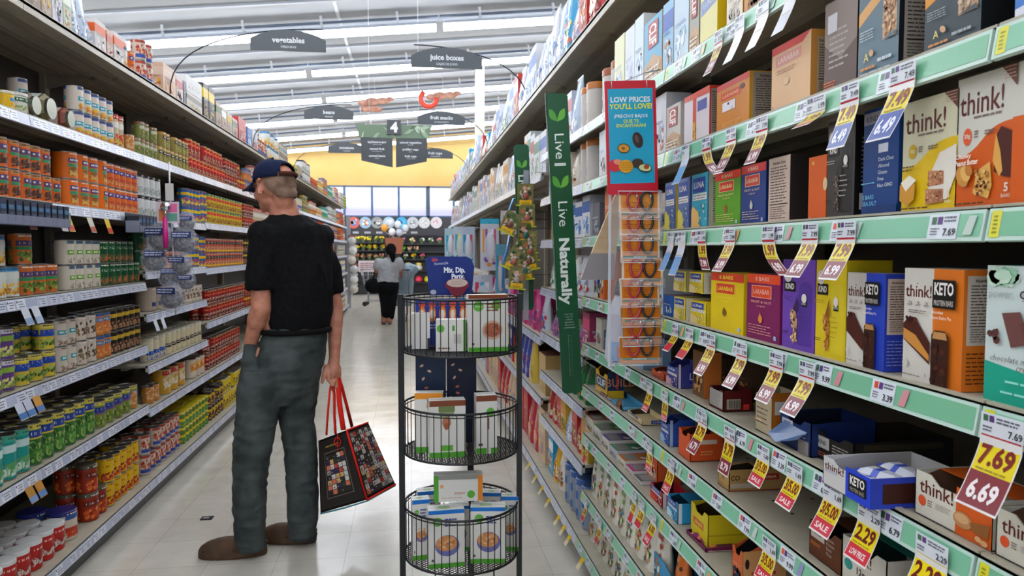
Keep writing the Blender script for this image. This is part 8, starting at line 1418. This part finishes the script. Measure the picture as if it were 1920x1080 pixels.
# shopping carts
def cart(x, y, rz, label, c='#8d9096'):
    o = empty('shopping_cart', (x, y, 0), rz, label, 'shopping cart'); wm = M(c, 'metal'); mb = MB(); pr = lambda u, z: (u, z)
    lo = [(-.22, -.38, .45), (.22, -.38, .45), (.17, .42, .52), (-.17, .42, .52)]; hi = [(-.28, -.45, .98), (.28, -.45, .98), (.22, .50, .90), (-.22, .50, .90)]
    for L in (lo, hi): mb.tube(L, .010, wm, 6, closed=True)
    for i in range(4):
        a_, b_, c_, d_ = Vector(lo[i]), Vector(lo[(i + 1) % 4]), Vector(hi[i]), Vector(hi[(i + 1) % 4])
        for k in range(9): t = k / 8; mb.tube([a_.lerp(b_, t), c_.lerp(d_, t)], .004, wm, 4)
        for k in (1, 2): mb.tube([a_.lerp(c_, k / 3), b_.lerp(d_, k / 3)], .004, wm, 4)
    mb.build('basket', o); mb = MB()
    for sx in (-1, 1): mb.tube([(sx * .26, -.55, 1.02), (sx * .24, -.42, .55), (sx * .22, -.40, .14), (sx * .18, .40, .12)], .012, wm, 6)
    mb.build('frame', o); mb = MB(); mb.tube([(-.27, -.55, 1.02), (.27, -.55, 1.02)], .016, M('#2a3f7a', 'plastic'), 8); mb.build('handle', o)
    for sx, sy in ((-1, -1), (1, -1), (-1, 1), (1, 1)): mb = MB(); mb.lathe([(.06, -.015), (.06, .015)], 14, M('#1a1a1c', 'plastic'), Matrix.Translation((sx * .2, sy * .40, .06)) @ Matrix.Rotation(pi / 2, 4, 'Y')); mb.build('wheel', o)
    return o
cart(-.70, 18.5, 1.5, 'grey wire shopping cart parked near the far end of the aisle'); wc = cart(-.27, 14.75, 0, 'shopping cart pushed by the woman in the grey shirt')
s = Body(); s.loft([(Vector((-.12, 14.60, .30)), .16, .18, 0), (Vector((-.10, 14.58, .7)), .17, .20, 0), (Vector((-.08, 14.55, 1.02)), .18, .2, 0)]); s.ball(Vector((-.02, 14.5, 1.02)), (.2, .16, .12), M('#000000'), 12)
bo_ = s.skin('cloth_cover', None, M('#8fa3ad', 'cloth'), .02, 2, wr=.01); tag(bo_, 'pale blue grey cloth draped over the cart beside the woman', 'cloth')
# end of the left shelving: column of white hanging bags
for k, (px, py) in enumerate(((660, 452), (662, 470), (660, 488), (664, 505), (664, 524), (664, 542))):
    c0 = at(px, py, 17.66); mb = MB(); mb.ball(c0, (.10, .095, .105), M(['#b9b9bb', '#c9c9c8', '#c3b9b0'][k % 3], 'foil'), 12); mb.prism([(-.08, .08), (.08, .08), (.09, .14), (-.09, .14)], c0.y - .01, c0.y + .01, M('#8a5a4a' if k % 3 == 0 else '#c9c6c0'), 'y', Matrix.Translation((c0.x, 0, c0.z))); tag(mb.build('hanging_bag'), 'white bag hanging at the far end of the left shelving, %s' % ['top', 'second', 'third', 'fourth', 'fifth', 'lowest', 'upper left', 'middle left', 'lower left'][k], 'bag')
mb = MB(); mb.box(-1.49, 17.75, 0, -1.40, 17.80, 2.2, M('#8d8f96', 'paint')); tag(mb.build('peg_bar'), 'grey upright bar carrying the white bags', 'rack')
mb = MB(); c0 = at(690, 500, 19.5); mb.box(c0.x - .25, 19.5, c0.z - .14, c0.x + .25, 19.52, c0.z + .16, M('#c3b3b5')); a = Art(mb, flat_map((c0.x - .25, 19.5, c0.z - .14), (1, 0, 0), (0, 0, 1), (0, -1, 0)), 'card', .001); a.lines(.05, .05, .45, .25, '#8a6a70', 4); mb.box(c0.x - .02, 19.51, 0, c0.x + .02, 19.55, c0.z, M('#8d8f96', 'metal')); tag(mb.build('floor_sign'), 'pale notice board on a post near the far flowers', 'sign')
s = MB(); s.box(-1.10, 3.93, .0005, -1.04, 3.98, .004, M('#15161a')); s.box(-1.09, 3.945, .004, -1.06, 3.965, .0045, M('#8a8d90')); tag(s.build('floor_scrap'), 'small black scrap lying on the floor beside the left shelving', 'scrap')
